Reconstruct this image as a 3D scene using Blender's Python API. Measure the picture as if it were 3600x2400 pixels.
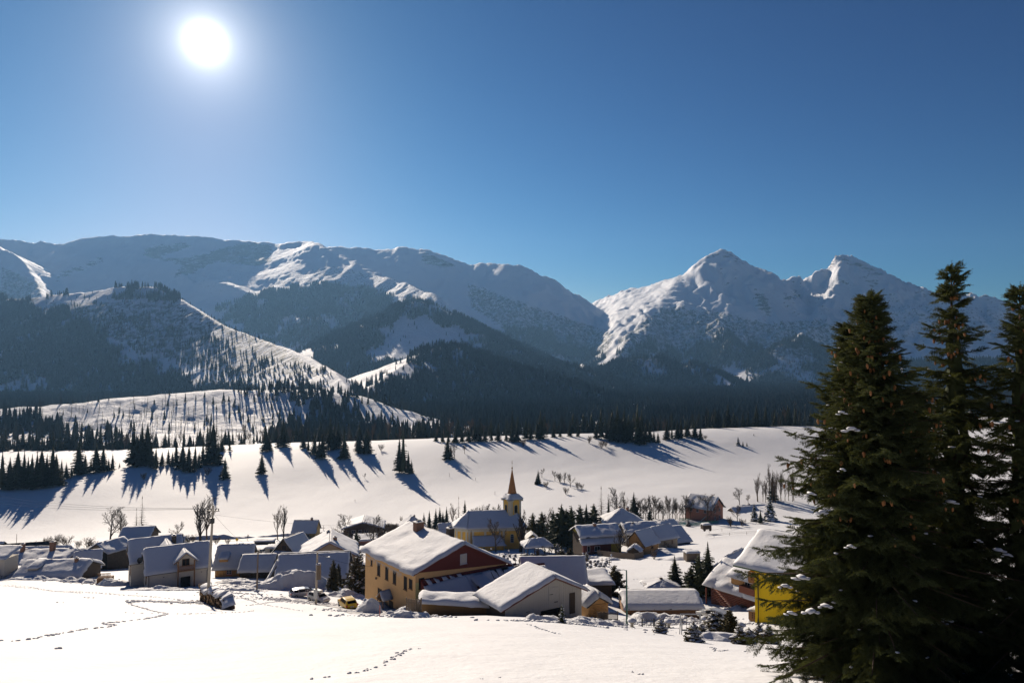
import bpy, math, random
import numpy as np
from mathutils import Vector, Matrix

for _o in list(bpy.data.objects):
    bpy.data.objects.remove(_o)
SC = bpy.context.scene
COL = SC.collection
RND = random.Random(11)
NR = np.random.RandomState(5)
PI = math.pi

# ------------------------------------------------------------------ camera
F, CX, CY = 2400.0, 1800.0, 1200.0            # focal length and centre of the 3600 x 2400 photograph
PITCH = math.radians(2.39)
cam_d = bpy.data.cameras.new('camera'); cam_d.sensor_width = 36; cam_d.lens = 24
cam_d.clip_start = 0.1; cam_d.clip_end = 40000
cam = bpy.data.objects.new('camera', cam_d); COL.objects.link(cam)
cam.location = (0, 0, 0); cam.rotation_euler = (PI/2 + PITCH, 0, 0)
SC.camera = cam
cP, sP = math.cos(PITCH), math.sin(PITCH)

def ray(px, py):
    """direction through a photograph pixel, scaled to one metre of depth"""
    a = (px-CX)/F; b = (CY-py)/F
    dy = cP - b*sP; dz = sP + b*cP
    return a/dy, dz/dy

def P(px, py, Y):
    a, t = ray(px, py)
    return Vector((a*Y, Y, t*Y))

def proj(x, y, z):
    f = y*cP + z*sP; up = -y*sP + z*cP
    return CX + F*x/f, CY - F*up/f

# ------------------------------------------------------------------ light
sx_, sz_ = ray(722, 150)
SUN = Vector((sx_, 1, sz_)).normalized()
SUN_EL = math.asin(SUN.z); SUN_AZ = math.atan2(SUN.x, SUN.y)
SUN_STRENGTH, SKY_STRENGTH, EXPOSURE = 5.0, 0.1, 0.49
sd = bpy.data.lights.new('sun', 'SUN'); sd.energy = SUN_STRENGTH; sd.angle = math.radians(0.53); sd.color = (1.0, 0.865, 0.715)
sun = bpy.data.objects.new('sun', sd); COL.objects.link(sun)
LIT = Vector((SUN.x, SUN.y, SUN.z + .015)).normalized()
sun.rotation_euler = (-LIT).to_track_quat('-Z', 'Y').to_euler()

W = bpy.data.worlds.new('World'); SC.world = W; W.use_nodes = True
nt = W.node_tree; nt.nodes.clear()
def wn(t): return nt.nodes.new(t)
out = wn('ShaderNodeOutputWorld'); bg = wn('ShaderNodeBackground')
SKY_CURVE = ((3.3, 12.0), (2.05, 2.3), (1.6, 1.46))
sky = wn('ShaderNodeTexSky'); sky.sky_type = 'NISHITA'; sky.sun_disc = False
sky.sun_elevation = SUN_EL; sky.sun_rotation = SUN_AZ
sky.altitude = 900; sky.air_density = 1.0; sky.dust_density = 0.3; sky.ozone_density = 2.2
# the clear, hard blue of high winter air: each colour channel of the sky deepened by a power of its own
sep = wn('ShaderNodeSeparateXYZ'); cmb = wn('ShaderNodeCombineXYZ')
nt.links.new(sky.outputs[0], sep.inputs[0])
for _i, (_p, _c) in enumerate(SKY_CURVE):
    _m = wn('ShaderNodeMath'); _m.operation = 'MULTIPLY'; _m.inputs[1].default_value = .05; nt.links.new(sep.outputs[_i], _m.inputs[0])
    _q = wn('ShaderNodeMath'); _q.operation = 'POWER'; _q.inputs[1].default_value = _p; nt.links.new(_m.outputs[0], _q.inputs[0])
    _r = wn('ShaderNodeMath'); _r.operation = 'MULTIPLY'; _r.inputs[1].default_value = _c/SKY_STRENGTH; nt.links.new(_q.outputs[0], _r.inputs[0])
    nt.links.new(_r.outputs[0], cmb.inputs[_i])
# the glow of the sun itself, seen in the frame: two falls-off round the sun's direction
tc = wn('ShaderNodeTexCoord'); dot = wn('ShaderNodeVectorMath'); dot.operation = 'DOT_PRODUCT'
nrm = wn('ShaderNodeVectorMath'); nrm.operation = 'NORMALIZE'
nt.links.new(tc.outputs['Generated'], nrm.inputs[0]); nt.links.new(nrm.outputs[0], dot.inputs[0])
dot.inputs[1].default_value = SUN
def wm(op, a, b=None):
    n = wn('ShaderNodeMath'); n.operation = op
    for i, v in enumerate((a, b)):
        if v is None: continue
        if isinstance(v, (int, float)): n.inputs[i].default_value = v
        else: nt.links.new(v, n.inputs[i])
    return n.outputs[0]
cl = wm('MINIMUM', wm('MAXIMUM', dot.outputs['Value'], -1.0), 1.0)
ang = wm('ARCCOSINE', cl)
def lobe(sigma, amp): return wm('MULTIPLY', wm('EXPONENT', wm('MULTIPLY', ang, -1/math.radians(sigma))), amp)
glow = wm('ADD', wm('ADD', lobe(0.3, 240), lobe(1.7, 12)), lobe(6.0, .7))
gcol = wn('ShaderNodeVectorMath'); gcol.operation = 'SCALE'; gcol.inputs[0].default_value = (1.0, 0.97, 0.92)
nt.links.new(glow, gcol.inputs['Scale'])
add = wn('ShaderNodeVectorMath'); add.operation = 'ADD'
nt.links.new(cmb.outputs[0], add.inputs[0]); nt.links.new(gcol.outputs[0], add.inputs[1])
nt.links.new(add.outputs[0], bg.inputs[0]); bg.inputs[1].default_value = SKY_STRENGTH
nt.links.new(bg.outputs[0], out.inputs[0])

vs = SC.view_settings; vs.view_transform = 'Standard'; vs.look = 'None'; vs.exposure = EXPOSURE; vs.gamma = 1; vs.use_curve_mapping = False
SC.render.engine = 'CYCLES'
cy = SC.cycles; cy.use_denoising = True; cy.max_bounces = 4; cy.diffuse_bounces = 1; cy.glossy_bounces = 2
cy.transmission_bounces = 2; cy.volume_bounces = 0; cy.transparent_max_bounces = 8; cy.caustics_reflective = False; cy.caustics_refractive = False
cy.sample_clamp_indirect = .2

# ------------------------------------------------------------------ helpers: things, meshes, materials
def link(o, parent=None):
    COL.objects.link(o)
    if parent is not None: o.parent = parent
    return o
def tag(o, label=None, cat=None, group=None, kind=None):
    if label: o['label'] = label
    if cat: o['category'] = cat
    if group: o['group'] = group
    if kind: o['kind'] = kind
    return o
def empty(name, loc, rz=0, label=None, cat=None, group=None):
    o = bpy.data.objects.new(name, None); o.empty_display_size = 0.3
    o.location = loc; o.rotation_euler = (0, 0, rz); COL.objects.link(o)
    return tag(o, label, cat, group)
def mesh_obj(name, verts, faces, mat, parent=None, smooth=False, mids=None):
    me = bpy.data.meshes.new(name); me.from_pydata([tuple(v) for v in verts], [], [tuple(f) for f in faces])
    mats = mat if isinstance(mat, (list, tuple)) else [mat]
    for m in mats: me.materials.append(m)
    if mids is not None: me.polygons.foreach_set('material_index', mids)
    if smooth: me.polygons.foreach_set('use_smooth', [True]*len(me.polygons))
    me.update()
    return link(bpy.data.objects.new(name, me), parent)
def big_mesh(name, V, Q, mat, parent=None, smooth=True):
    """numpy arrays: V (n,3), Q (m,3 or 4)"""
    me = bpy.data.meshes.new(name); k = Q.shape[1]
    me.vertices.add(len(V)); me.vertices.foreach_set('co', np.ascontiguousarray(V, dtype=np.float32).ravel())
    me.loops.add(Q.size); me.loops.foreach_set('vertex_index', np.ascontiguousarray(Q, dtype=np.int32).ravel())
    me.polygons.add(len(Q)); me.polygons.foreach_set('loop_start', np.arange(0, Q.size, k, dtype=np.int32))
    me.polygons.foreach_set('use_smooth', np.full(len(Q), smooth))
    me.update(calc_edges=True); me.materials.append(mat)
    return link(bpy.data.objects.new(name, me), parent)
def copy_tree(o, parent=None):
    c = o.copy(); COL.objects.link(c); c.parent = parent
    for ch in list(o.children): copy_tree(ch, c)
    return c

class MB:
    """collects boxes, tubes and prisms for one mesh"""
    def __init__(s): s.v = []; s.f = []; s.m = []
    def add(s, vs, fs, mi=0):
        n = len(s.v); s.v += [tuple(v) for v in vs]; s.f += [tuple(i+n for i in f) for f in fs]; s.m += [mi]*len(fs)
    def box(s, x0, x1, y0, y1, z0, z1, mi=0, mtx=None):
        vs = [Vector((x, y, z)) for z in (z0, z1) for y in (y0, y1) for x in (x0, x1)]
        if mtx is not None: vs = [mtx @ v for v in vs]
        s.add(vs, [(0, 2, 3, 1), (4, 5, 7, 6), (0, 1, 5, 4), (2, 6, 7, 3), (0, 4, 6, 2), (1, 3, 7, 5)], mi)
        return s
    def tube(s, pts, rads, n=6, mi=0, cap=True):
        pts = [Vector(p) for p in pts]
        if isinstance(rads, (int, float)): rads = [rads]*len(pts)
        rings = []
        for i, p in enumerate(pts):
            d = (pts[min(i+1, len(pts)-1)] - pts[max(i-1, 0)]).normalized()
            a = d.cross(Vector((0, 0, 1)))
            if a.length < 1e-3: a = d.cross(Vector((1, 0, 0)))
            a.normalize(); b = a.cross(d)
            rings.append([p + (a*math.cos(2*PI*k/n) + b*math.sin(2*PI*k/n))*rads[i] for k in range(n)])
        vs = [v for r in rings for v in r]; fs = []
        for i in range(len(pts)-1):
            for k in range(n):
                fs.append((i*n+k, (i+1)*n+k, (i+1)*n+(k+1) % n, i*n+(k+1) % n))
        if cap:
            fs.append(tuple(range(n))); fs.append(tuple(reversed(range((len(pts)-1)*n, len(pts)*n))))
        s.add(vs, fs, mi); return s
    def lathe(s, prof, n=12, c=(0, 0, 0), mi=0):
        vs = []; fs = []
        for r, z in prof:
            for k in range(n): vs.append((c[0]+r*math.cos(2*PI*k/n), c[1]+r*math.sin(2*PI*k/n), c[2]+z))
        for i in range(len(prof)-1):
            for k in range(n): fs.append((i*n+k, i*n+(k+1) % n, (i+1)*n+(k+1) % n, (i+1)*n+k))
        s.add(vs, fs, mi); return s
    def prism(s, poly, y0, y1, mi=0, mtx=None):
        """polygon in x,z pushed from y0 to y1"""
        n = len(poly); vs = [Vector((x, y0, z)) for x, z in poly] + [Vector((x, y1, z)) for x, z in poly]
        if mtx is not None: vs = [mtx @ v for v in vs]
        fs = [tuple(range(n)), tuple(reversed(range(n, 2*n)))] + [(i, n+i, n+(i+1) % n, (i+1) % n) for i in range(n)]
        s.add(vs, fs, mi); return s
    def build(s, name, mat, parent=None, smooth=False):
        return mesh_obj(name, s.v, s.f, mat, parent, smooth, s.m)

MATS = {}
def new_mat(name):
    m = bpy.data.materials.new(name); m.use_nodes = True
    n = m.node_tree; b = n.nodes['Principled BSDF']
    return m, n, b
def mat(name, c, rough=0.8, var=0.12, scale=6.0, bump=0.0, bscale=None, metal=0.0, spec=0.3, stretch=None, coat=0.0):
    """a colour with noise in value, optional stretched grain and bump, in object space"""
    if name in MATS: return MATS[name]
    m, n, b = new_mat(name)
    b.inputs['Roughness'].default_value = rough; b.inputs['Metallic'].default_value = metal
    b.inputs['Specular IOR Level'].default_value = spec; b.inputs['Coat Weight'].default_value = coat
    t = n.nodes.new('ShaderNodeTexCoord'); mp = n.nodes.new('ShaderNodeMapping')
    if stretch: mp.inputs['Scale'].default_value = stretch
    n.links.new(t.outputs['Object'], mp.inputs[0])
    ns = n.nodes.new('ShaderNodeTexNoise'); ns.inputs['Scale'].default_value = scale; ns.inputs['Detail'].default_value = 5; ns.inputs['Roughness'].default_value = 0.65
    n.links.new(mp.outputs[0], ns.inputs[0])
    mx = n.nodes.new('ShaderNodeMix'); mx.data_type = 'RGBA'
    mx.inputs[6].default_value = tuple(max(0, v*(1-var*2)) for v in c)+(1,); mx.inputs[7].default_value = tuple(min(1, v*(1+var*2)) for v in c)+(1,)
    n.links.new(ns.outputs[0], mx.inputs[0]); n.links.new(mx.outputs[2], b.inputs['Base Color'])
    if bump:
        bs = n.nodes.new('ShaderNodeTexNoise'); bs.inputs['Scale'].default_value = bscale or scale*3; bs.inputs['Detail'].default_value = 4
        n.links.new(mp.outputs[0], bs.inputs[0])
        bp = n.nodes.new('ShaderNodeBump'); bp.inputs['Strength'].default_value = bump; bp.inputs['Distance'].default_value = 0.05
        n.links.new(bs.outputs[0], bp.inputs['Height']); n.links.new(bp.outputs[0], b.inputs['Normal'])
    MATS[name] = m; return m

# ------------------------------------------------------------------ numpy noise
_perm = np.random.RandomState(3).permutation(512).astype(np.int64)
_perm = np.concatenate([_perm, _perm, _perm])
_grad = np.random.RandomState(4).rand(512)*2-1
def vnoise(x, y):
    xi = np.floor(x).astype(np.int64); yi = np.floor(y).astype(np.int64)
    xf = x-xi; yf = y-yi; u = xf*xf*xf*(xf*(xf*6-15)+10); v = yf*yf*yf*(yf*(yf*6-15)+10)
    def g(a, b): return _grad[_perm[(_perm[a & 511] + b) & 511]]
    return (g(xi, yi)*(1-u)+g(xi+1, yi)*u)*(1-v) + (g(xi, yi+1)*(1-u)+g(xi+1, yi+1)*u)*v
def fbm(x, y, oct=4, gain=0.5):
    s = 0; a = 1.0
    for k in range(oct):
        s = s + a*vnoise(x*2**k + 17.3*k, y*2**k - 9.1*k); a *= gain
    return s

# ------------------------------------------------------------------ terrain: the place's heights
GP = [  # photograph column, row and distance of points read off the snow (foreground hill, village, field)
 (-500,2400,16),(0,2400,16),(900,2400,16),(1800,2400,16),(2700,2410,16),(3600,2410,16),(4100,2410,16),
 (-300,2240,30),(900,2238,30),(1800,2242,30),(2700,2300,30),(3500,2320,30),
 (0,2176,50),(900,2178,50),(1600,2182,50),(2000,2190,50),(2400,2245,50),(2700,2270,50),(3300,2290,50),(-500,2176,50),
 (0,2145,71),(500,2143,71),(900,2152,71),(1300,2158,71),(1600,2163,71),(1900,2180,71),(2100,2192,71),(2400,2225,71),(2700,2215,71),(3200,2215,71),
 (0,2092,100),(400,2096,100),(760,2105,97),(1000,2118,98),(1480,2158,92),(1300,2128,105),(1218,2130,110),(1110,2110,115),(1070,2090,119),(1050,2070,135),
 (560,2070,128),(720,2060,131),(420,2062,135),(150,2032,142),(-300,2040,140),(340,1998,172),(100,1985,170),(60,1935,230),(-400,1950,220),
 (790,2028,150),(880,2030,148),(1150,2010,165),(1005,1958,200),(920,1962,212),(1050,1890,270),(1250,1885,300),(900,1893,300),(600,1908,285),(250,1930,250),(0,1910,290),(-400,1925,290),
 (1620,1930,225),(1860,1922,230),(1740,1942,214),(1450,1880,290),(1700,1990,170),(1850,2012,150),(1950,1970,185),(2000,1952,200),(2100,2008,150),
 (1950,2080,110),(1900,2168,84),(2010,2178,82),(2100,1946,195),(2270,1950,190),(2320,1912,215),(2200,1870,255),(2380,1895,230),(2480,1836,280),(2540,1920,200),(2620,1950,180),(2700,1840,270),(3200,1850,270),(3700,1850,270),
 (2373,2068,130),(2500,2085,125),(2300,2165,105),(2110,2172,93),(2202,2197,80),(2515,2178,97),(2560,2140,115),(2660,2200,72),(2900,2200,72),(2900,2050,120),(3400,2050,120),
 (600,1860,310),(1100,1830,322),(1700,1800,310),(2000,1778,315),(2400,1738,325),(2800,1715,340),(3400,1690,350),
 (-300,1800,330),(0,1742,350),(200,1700,362),(420,1652,385),(560,1645,388),(700,1636,392),(920,1668,378),(820,1585,420),(1000,1574,425),(1200,1572,428),(1415,1662,380),(1415,1560,432),(1620,1552,435),(1860,1540,440),(2040,1532,445),(2250,1526,448),(2500,1511,455),(2810,1498,465),(3300,1480,480),(3800,1470,490),
 (1100,1700,370),(1800,1660,380),(2200,1640,385),(2600,1610,400),(3000,1590,410),
]
_g = np.array([tuple(P(a_, b_, c_ if c_ < 300 else 300+(c_-300)*1.3)) for a_, b_, c_ in GP])
_g = np.vstack([_g, [(-90, -30, 8), (0, -30, 8), (90, -30, 8), (-40, 0, -1.8), (0, 0, -1.9), (40, 0, -2.2), (0, 6, -3.95), (-14, 6, -3.9), (14, 6, -4.1)]])
for _x in (-700, -500, -300, -100, 100, 300, 500, 700):
    _g = np.vstack([_g, [(_x, 620, -68), (_x, 720, -70), (_x, 850, -70)]])
_S = 100.0
def _tps(r2): return np.where(r2 > 0, r2*np.log(np.maximum(r2, 1e-12)), 0)
_gx = _g[:, :2]/_S; _n = len(_g)
_K = _tps(((_gx[:, None]-_gx[None])**2).sum(-1)) + np.eye(_n)*0.0015
_Pm = np.hstack([np.ones((_n, 1)), _gx])
_A = np.zeros((_n+3, _n+3)); _A[:_n, :_n] = _K; _A[:_n, _n:] = _Pm; _A[_n:, :_n] = _Pm.T
_w = np.linalg.solve(_A, np.concatenate([_g[:, 2], [0, 0, 0]]))
def near_z(x, y):
    q = np.stack([x, y], -1)/_S; z = np.zeros(len(q))
    for i in range(0, len(q), 40000):
        c = q[i:i+40000]; z[i:i+40000] = _tps(((c[:, None]-_gx[None])**2).sum(-1)) @ _w[:_n] + _w[_n] + c @ _w[_n+1:]
    return z

RIDGES = {   # crest points (photograph column, row, distance), slope of the sides, how soon they flatten out
 'plateau': ([(-900,850,5300),(-300,838,5300),(0,835,5200),(60,841,5200),(103,847,5200),(218,847,5200),(290,835,5200),(388,823,5200),(497,826,5200),(527,821,5200),(575,818,5200),(672,824,5200),(787,838,5200),(848,842,5200),(878,856,5200),(897,848,5200),(945,858,5200),(1042,853,5200),(1075,844,5150),(1100,850,5200),(1150,862,5250),(1250,869,5300),(1315,872,5300),(1349,866,5300),(1430,869,5250),(1500,875,5200),(1567,892,5150),(1625,915,5100),(1636,926,5100),(1670,926,5100),(1688,919,5100),(1705,925,5100),(1745,926,5050),(1780,922,5000),(1826,926,5000),(1877,955,4950),(1935,981,4900),(1970,1009,4850),(2003,1035,4800),(2043,1073,4700),(2090,1104,4500),(2176,1165,4150)], .66, 2600),
 'edge': ([(-200,780,4900),(0,856,4650),(82,912,4450),(130,990,4150),(150,1040,3900)], .6, 1500),
 'spur': ([(1075,844,5150),(1112,862,4950),(1200,905,4700),(1300,950,4400),(1420,990,4050),(1521,1035,3700),(1590,1110,3400)], .62, 1800),
 'spur_b': ([(1500,875,5200),(1640,965,4800),(1774,1062,4350),(1870,1146,4000),(1950,1225,3650)], .6, 1500),
 'cirque': ([(545,850,5180),(640,960,4600),(760,1040,4200)], .62, 900),
 'peaks': ([(2040,1075,5700),(2101,1067,5600),(2141,1052,5450),(2187,1030,5300),(2210,1017,5250),(2245,1012,5100),(2290,1004,4950),(2348,984,4800),(2417,955,4650),(2451,923,4650),(2500,889,4650),(2536,880,4650),(2602,903,4650),(2660,940,4650),(2724,980,4650),(2780,975,4650),(2832,964,4650),(2870,935,4680),(2908,918,4700),(2940,900,4700),(2977,895,4700),(3046,926,4700),(3110,960,4700),(3184,995,4700),(3306,1025,4700),(3413,1022,4700),(3520,1048,4700),(3700,1080,4700),(4300,1150,4700)], .72, 2400),
 'peak_a': ([(2417,955,4650),(2385,1010,4400),(2348,1066,4050),(2290,1105,3850),(2225,1165,3500),(2185,1220,3250)], .66, 1300),
 'butt': ([(2348,1066,4050),(2405,1061,3950),(2480,1085,3850),(2530,1130,3650),(2570,1200,3350)], .75, 900),
 'peak_b': ([(2602,903,4650),(2690,1040,4250),(2690,1190,3650)], .66, 1000),
 'peak_c': ([(2977,895,4700),(2930,990,4350),(2880,1080,4000),(2801,1182,3450),(2740,1250,3150)], .68, 1100),
 'peak_d': ([(3046,926,4700),(3141,1043,4250),(3095,1150,3800),(3050,1250,3350)], .68, 1000),
 'right_wood': ([(2690,1300,3100),(2740,1214,3200),(2801,1186,3300),(2908,1230,3250),(3000,1280,3100),(3170,1290,3000),(3400,1275,3000),(3800,1260,3000),(4400,1260,3000)], .55, 1200),
 'big_hill': ([(-900,1000,3000),(-500,1015,2900),(-100,1048,2750),(145,1048,2600),(300,1028,2550),(418,1006,2500),(545,1008,2450),(618,1040,2350),(697,1085,2200),(787,1140,2050),(878,1176,1900),(1000,1220,1700),(1090,1257,1500),(1175,1305,1300),(1230,1370,1150)], .62, 1500),
 'mid_hill': ([(1060,1300,2300),(1200,1215,2600),(1315,1162,2750),(1412,1078,2900),(1458,1062,2900),(1521,1077,2850),(1556,1104,2800),(1659,1167,2650),(1774,1203,2500),(1889,1270,2350),(2003,1288,2250),(2130,1324,2100),(2180,1365,1950)], .5, 1300),
 'wood_hill': ([(1150,1440,1100),(1250,1395,1220),(1315,1352,1350),(1452,1263,1650),(1487,1245,1700),(1544,1216,1750),(1613,1223,1750),(1717,1270,1700),(1831,1302,1650),(1946,1330,1600),(2049,1366,1500),(2176,1408,1400),(2290,1428,1300),(2405,1466,1150),(2600,1492,1050)], .38, 1100),
 'side_hill': ([(2050,1370,2250),(2130,1300,2400),(2176,1270,2500),(2233,1258,2500),(2319,1258,2500),(2394,1288,2450),(2434,1279,2450),(2500,1300,2400),(2602,1372,2200),(2755,1432,1900),(2950,1465,1700)], .5, 900),
 'cut_hill': ([(-400,1480,850),(28,1436,880),(276,1415,900),(498,1390,920),(774,1371,940),(907,1375,940),(1083,1368,950),(1250,1392,960),(1400,1440,960)], .66, 72),
}
_fa = [(2101,1067,5600),(2141,1052,5450),(2187,1030,5300),(2210,1017,5250),(2245,1012,5100),(2290,1004,4950),(2348,984,4800),(2417,955,4650)]
_fb = [(2176,1172,3700),(2200,1168,3650),(2225,1165,3500),(2250,1140,3650),(2290,1105,3850),(2348,1066,4050),(2385,1010,4400),(2410,965,4600)]
for _i in range(29):      # the sunny flank below the pass: close ribs between its crest and its lower edge
    _t = _i/28*7; _j = min(int(_t), 6); _f = _t-_j
    RIDGES['flank%d' % _i] = ([tuple(_fa[_j][c]*(1-_f)+_fa[_j+1][c]*_f for c in range(3)), tuple(_fb[_j][c]*(1-_f)+_fb[_j+1][c]*_f for c in range(3))], .5, 400)
_fa = [(800,840,5200),(897,848,5200),(1000,852,5180),(1075,844,5150),(1112,862,4950),(1200,905,4700),(1300,950,4400)]
_fb = [(740,985,4450),(800,1000,4350),(850,1020,4250),(900,1040,4150),(950,1060,4000),(1020,1090,3800),(1100,1120,3600)]
for _i in range(25):      # ribs added to turn the bowl under the cliffs out of the sun
    _t = _i/24*6; _j = min(int(_t), 5); _f = _t-_j
    RIDGES['flank_b%d' % _i] = ([tuple(_fa[_j][c]*(1-_f)+_fa[_j+1][c]*_f for c in range(3)), tuple(_fb[_j][c]*(1-_f)+_fb[_j+1][c]*_f for c in range(3))], .5, 400)
_R = []
for _k, (_pts, _s, _D) in RIDGES.items():
    _R.append((_k, np.array([tuple(P(*p)) for p in _pts]), _s, _D))
def ridge_z(x, y, name=None):
    h = np.full(len(x), -1e9)
    for k, p, s, D in _R:
        if name and k != name: continue
        T = .06 if k == 'cut_hill' else .3
        flat = k.startswith('flank')
        for i in range(len(p)-1):
            a, b = p[i], p[i+1]; e = b[:2]-a[:2]; L2 = e @ e
            t = np.clip(((x-a[0])*e[0]+(y-a[1])*e[1])/L2, 0, 1)
            d = np.hypot(x-a[0]-t*e[0], y-a[1]-t*e[1])
            if k == 'cut_hill': d = np.sqrt(d*d+35**2)-35
            if flat: h = np.maximum(h, a[2]+t*(b[2]-a[2]) - .1*d - .9*np.maximum(0, d-60)); continue
            h = np.maximum(h, a[2]+t*(b[2]-a[2]) - (s-T)*D*(1-np.exp(-d/D)) - T*d)
    return h
def far_z(x, y):
    base = np.full(len(x), -72.0)
    r = ridge_z(x, y)
    amp = np.clip((y-900)/3000, 0, 1)
    wx = x+fbm(x/300+7, y/300, 3)*70; wy = y+fbm(x/300-5, y/300+3, 3)*70
    n = fbm(x/420, y/420, 4, .5)
    rid = 1-np.abs(fbm(wx/230+40, wy/420, 5, .55))*1.9
    rid2 = 1-np.abs(fbm(wx/75+4, wy/130+8, 3, .55))*1.9
    z = np.maximum(base, r)
    up = np.clip((z+60)/250, 0, 1); fl = np.exp(-(((x-950)/330)**2+((y-4550)/750)**2)*.8)      # crags damped so the flank below the pass stays sunlit
    crag = np.clip((x+100)/900, .3, 1.0)*np.clip((y-2800)/700, .3, 1)*(1-.85*fl)*(1-.8*np.exp(-((x+1500)/650)**2-((y-4550)/650)**2))  # the last factor damps crags in the bowl so less of it catches sun
    cut = np.exp(-((y-830)/110)**2)*np.clip((y-660)/60, 0, 1)*(x < 0)      # relief added so the low sun streaks the cut-over hill
    z = z + amp*up*(n*14 + crag*((rid-.55)*34 + (rid2-.55)*11)) + np.clip((y-650)/150, 0, 1)*fbm(x/38, y/38, 3)*1.8*np.clip(1.5-y/3000, .3, 1) + cut*(fbm(x/30, y/7, 4, .7)*.85)
    return z
def ground_z(x, y):
    x = np.atleast_1d(np.asarray(x, float)); y = np.atleast_1d(np.asarray(y, float))
    z = np.empty(len(x)); m = y < 640
    if m.any():
        zz = near_z(x[m], y[m])
        zz = zz + fbm(x[m]/14, y[m]/14, 3)*0.085*np.clip(y[m]/30, .9, 1.4) + fbm(x[m]/3.1, y[m]/3.1, 2)*.045*np.clip(1.6-y[m]/60, 0, 1)
        w = np.clip((y[m]-560)/80, 0, 1)
        if (w > 0).any():
            fz = far_z(x[m], y[m]); zz = zz*(1-w)+fz*w
        z[m] = zz
    if (~m).any(): z[~m] = far_z(x[~m], y[~m])
    return z
def gz(x, y): return float(ground_z([x], [y])[0])
def hit(px, py, y0=12, y1=700, n=1400):
    """where the line of sight through a photograph pixel meets the ground"""
    ys = np.geomspace(y0, y1, n); a, t = ray(px, py)
    g = ground_z(a*ys, ys); k = np.argmax(g >= t*ys)
    if g[k] < t*ys[k]: k = n-1
    return Vector((a*ys[k], ys[k], float(g[k])))
def at(px, Y):
    """on the ground at a photograph column and distance"""
    a, _ = ray(px, 1900); x = a*Y
    return Vector((x, Y, gz(x, Y)))

SNOW_ROUGH, SNOW_SPEC = .74, .42
def snow_mat(name, bump=.35, fine=60, coarse=1.2, tintc=(0.76, 0.765, 0.775)):
    m, n, b = new_mat(name)
    b.inputs['Roughness'].default_value = SNOW_ROUGH; b.inputs['Specular IOR Level'].default_value = SNOW_SPEC
    t = n.nodes.new('ShaderNodeTexCoord')
    a = n.nodes.new('ShaderNodeTexNoise'); a.inputs['Scale'].default_value = coarse; a.inputs['Detail'].default_value = 6; a.inputs['Roughness'].default_value = .6
    f = n.nodes.new('ShaderNodeTexNoise'); f.inputs['Scale'].default_value = fine; f.inputs['Detail'].default_value = 2
    n.links.new(t.outputs['Object'], a.inputs[0]); n.links.new(t.outputs['Object'], f.inputs[0])
    mx = n.nodes.new('ShaderNodeMix'); mx.data_type = 'RGBA'
    mx.inputs[6].default_value = tuple(v*.94 for v in tintc)+(1,); mx.inputs[7].default_value = tuple(min(1, v*1.05) for v in tintc)+(1,)
    n.links.new(a.outputs[0], mx.inputs[0]); n.links.new(mx.outputs[2], b.inputs['Base Color'])
    g_ = n.nodes.new('ShaderNodeTexNoise'); g_.inputs['Scale'].default_value = coarse*7; g_.inputs['Detail'].default_value = 3; n.links.new(t.outputs['Object'], g_.inputs[0])
    b0 = n.nodes.new('ShaderNodeBump'); b0.inputs['Strength'].default_value = bump; b0.inputs['Distance'].default_value = .05; n.links.new(g_.outputs[0], b0.inputs['Height'])
    b1 = n.nodes.new('ShaderNodeBump'); b1.inputs['Strength'].default_value = bump; b1.inputs['Distance'].default_value = .22
    b2 = n.nodes.new('ShaderNodeBump'); b2.inputs['Strength'].default_value = bump; b2.inputs['Distance'].default_value = .008
    n.links.new(a.outputs[0], b1.inputs['Height']); n.links.new(f.outputs[0], b2.inputs['Height'])
    n.links.new(b1.outputs[0], b0.inputs['Normal']); n.links.new(b0.outputs[0], b2.inputs['Normal']); n.links.new(b2.outputs[0], b.inputs['Normal'])
    MATS[name] = m; return m
SNOW_G = snow_mat('snow ground', .6, 34, .5)
SNOW = snow_mat('snow on roofs', .35, 14, 1.4)
SNOW_R = snow_mat('snow cleared rough', .9, 9, 2.2)

def fan_grid(ys, us, Y0=55.0):
    Yg, Ug = np.meshgrid(ys, us, indexing='ij'); X = Ug*(Yg+Y0)
    n, m = Yg.shape; idx = np.arange(n*m).reshape(n, m)
    Q = np.stack([idx[:-1, :-1], idx[:-1, 1:], idx[1:, 1:], idx[1:, :-1]], -1).reshape(-1, 4)
    return X.ravel(), Yg.ravel(), Q
# ------------------------------------------------------------------ the snowy ground and the mountains
_ys = np.concatenate([np.linspace(-35, 8, 12)[:-1], np.geomspace(8, 60, 90)[:-1], np.geomspace(60, 640, 300)])
_x, _y, _q = fan_grid(_ys, np.linspace(-1.0, 1.0, 460))
_z = ground_z(_x, _y)
snow_ground = big_mesh('snow_ground', np.stack([_x, _y, _z], -1), _q, SNOW_G)
tag(snow_ground, 'snow covered hillside, village ground and sloping white field', None, None, 'structure')

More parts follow.
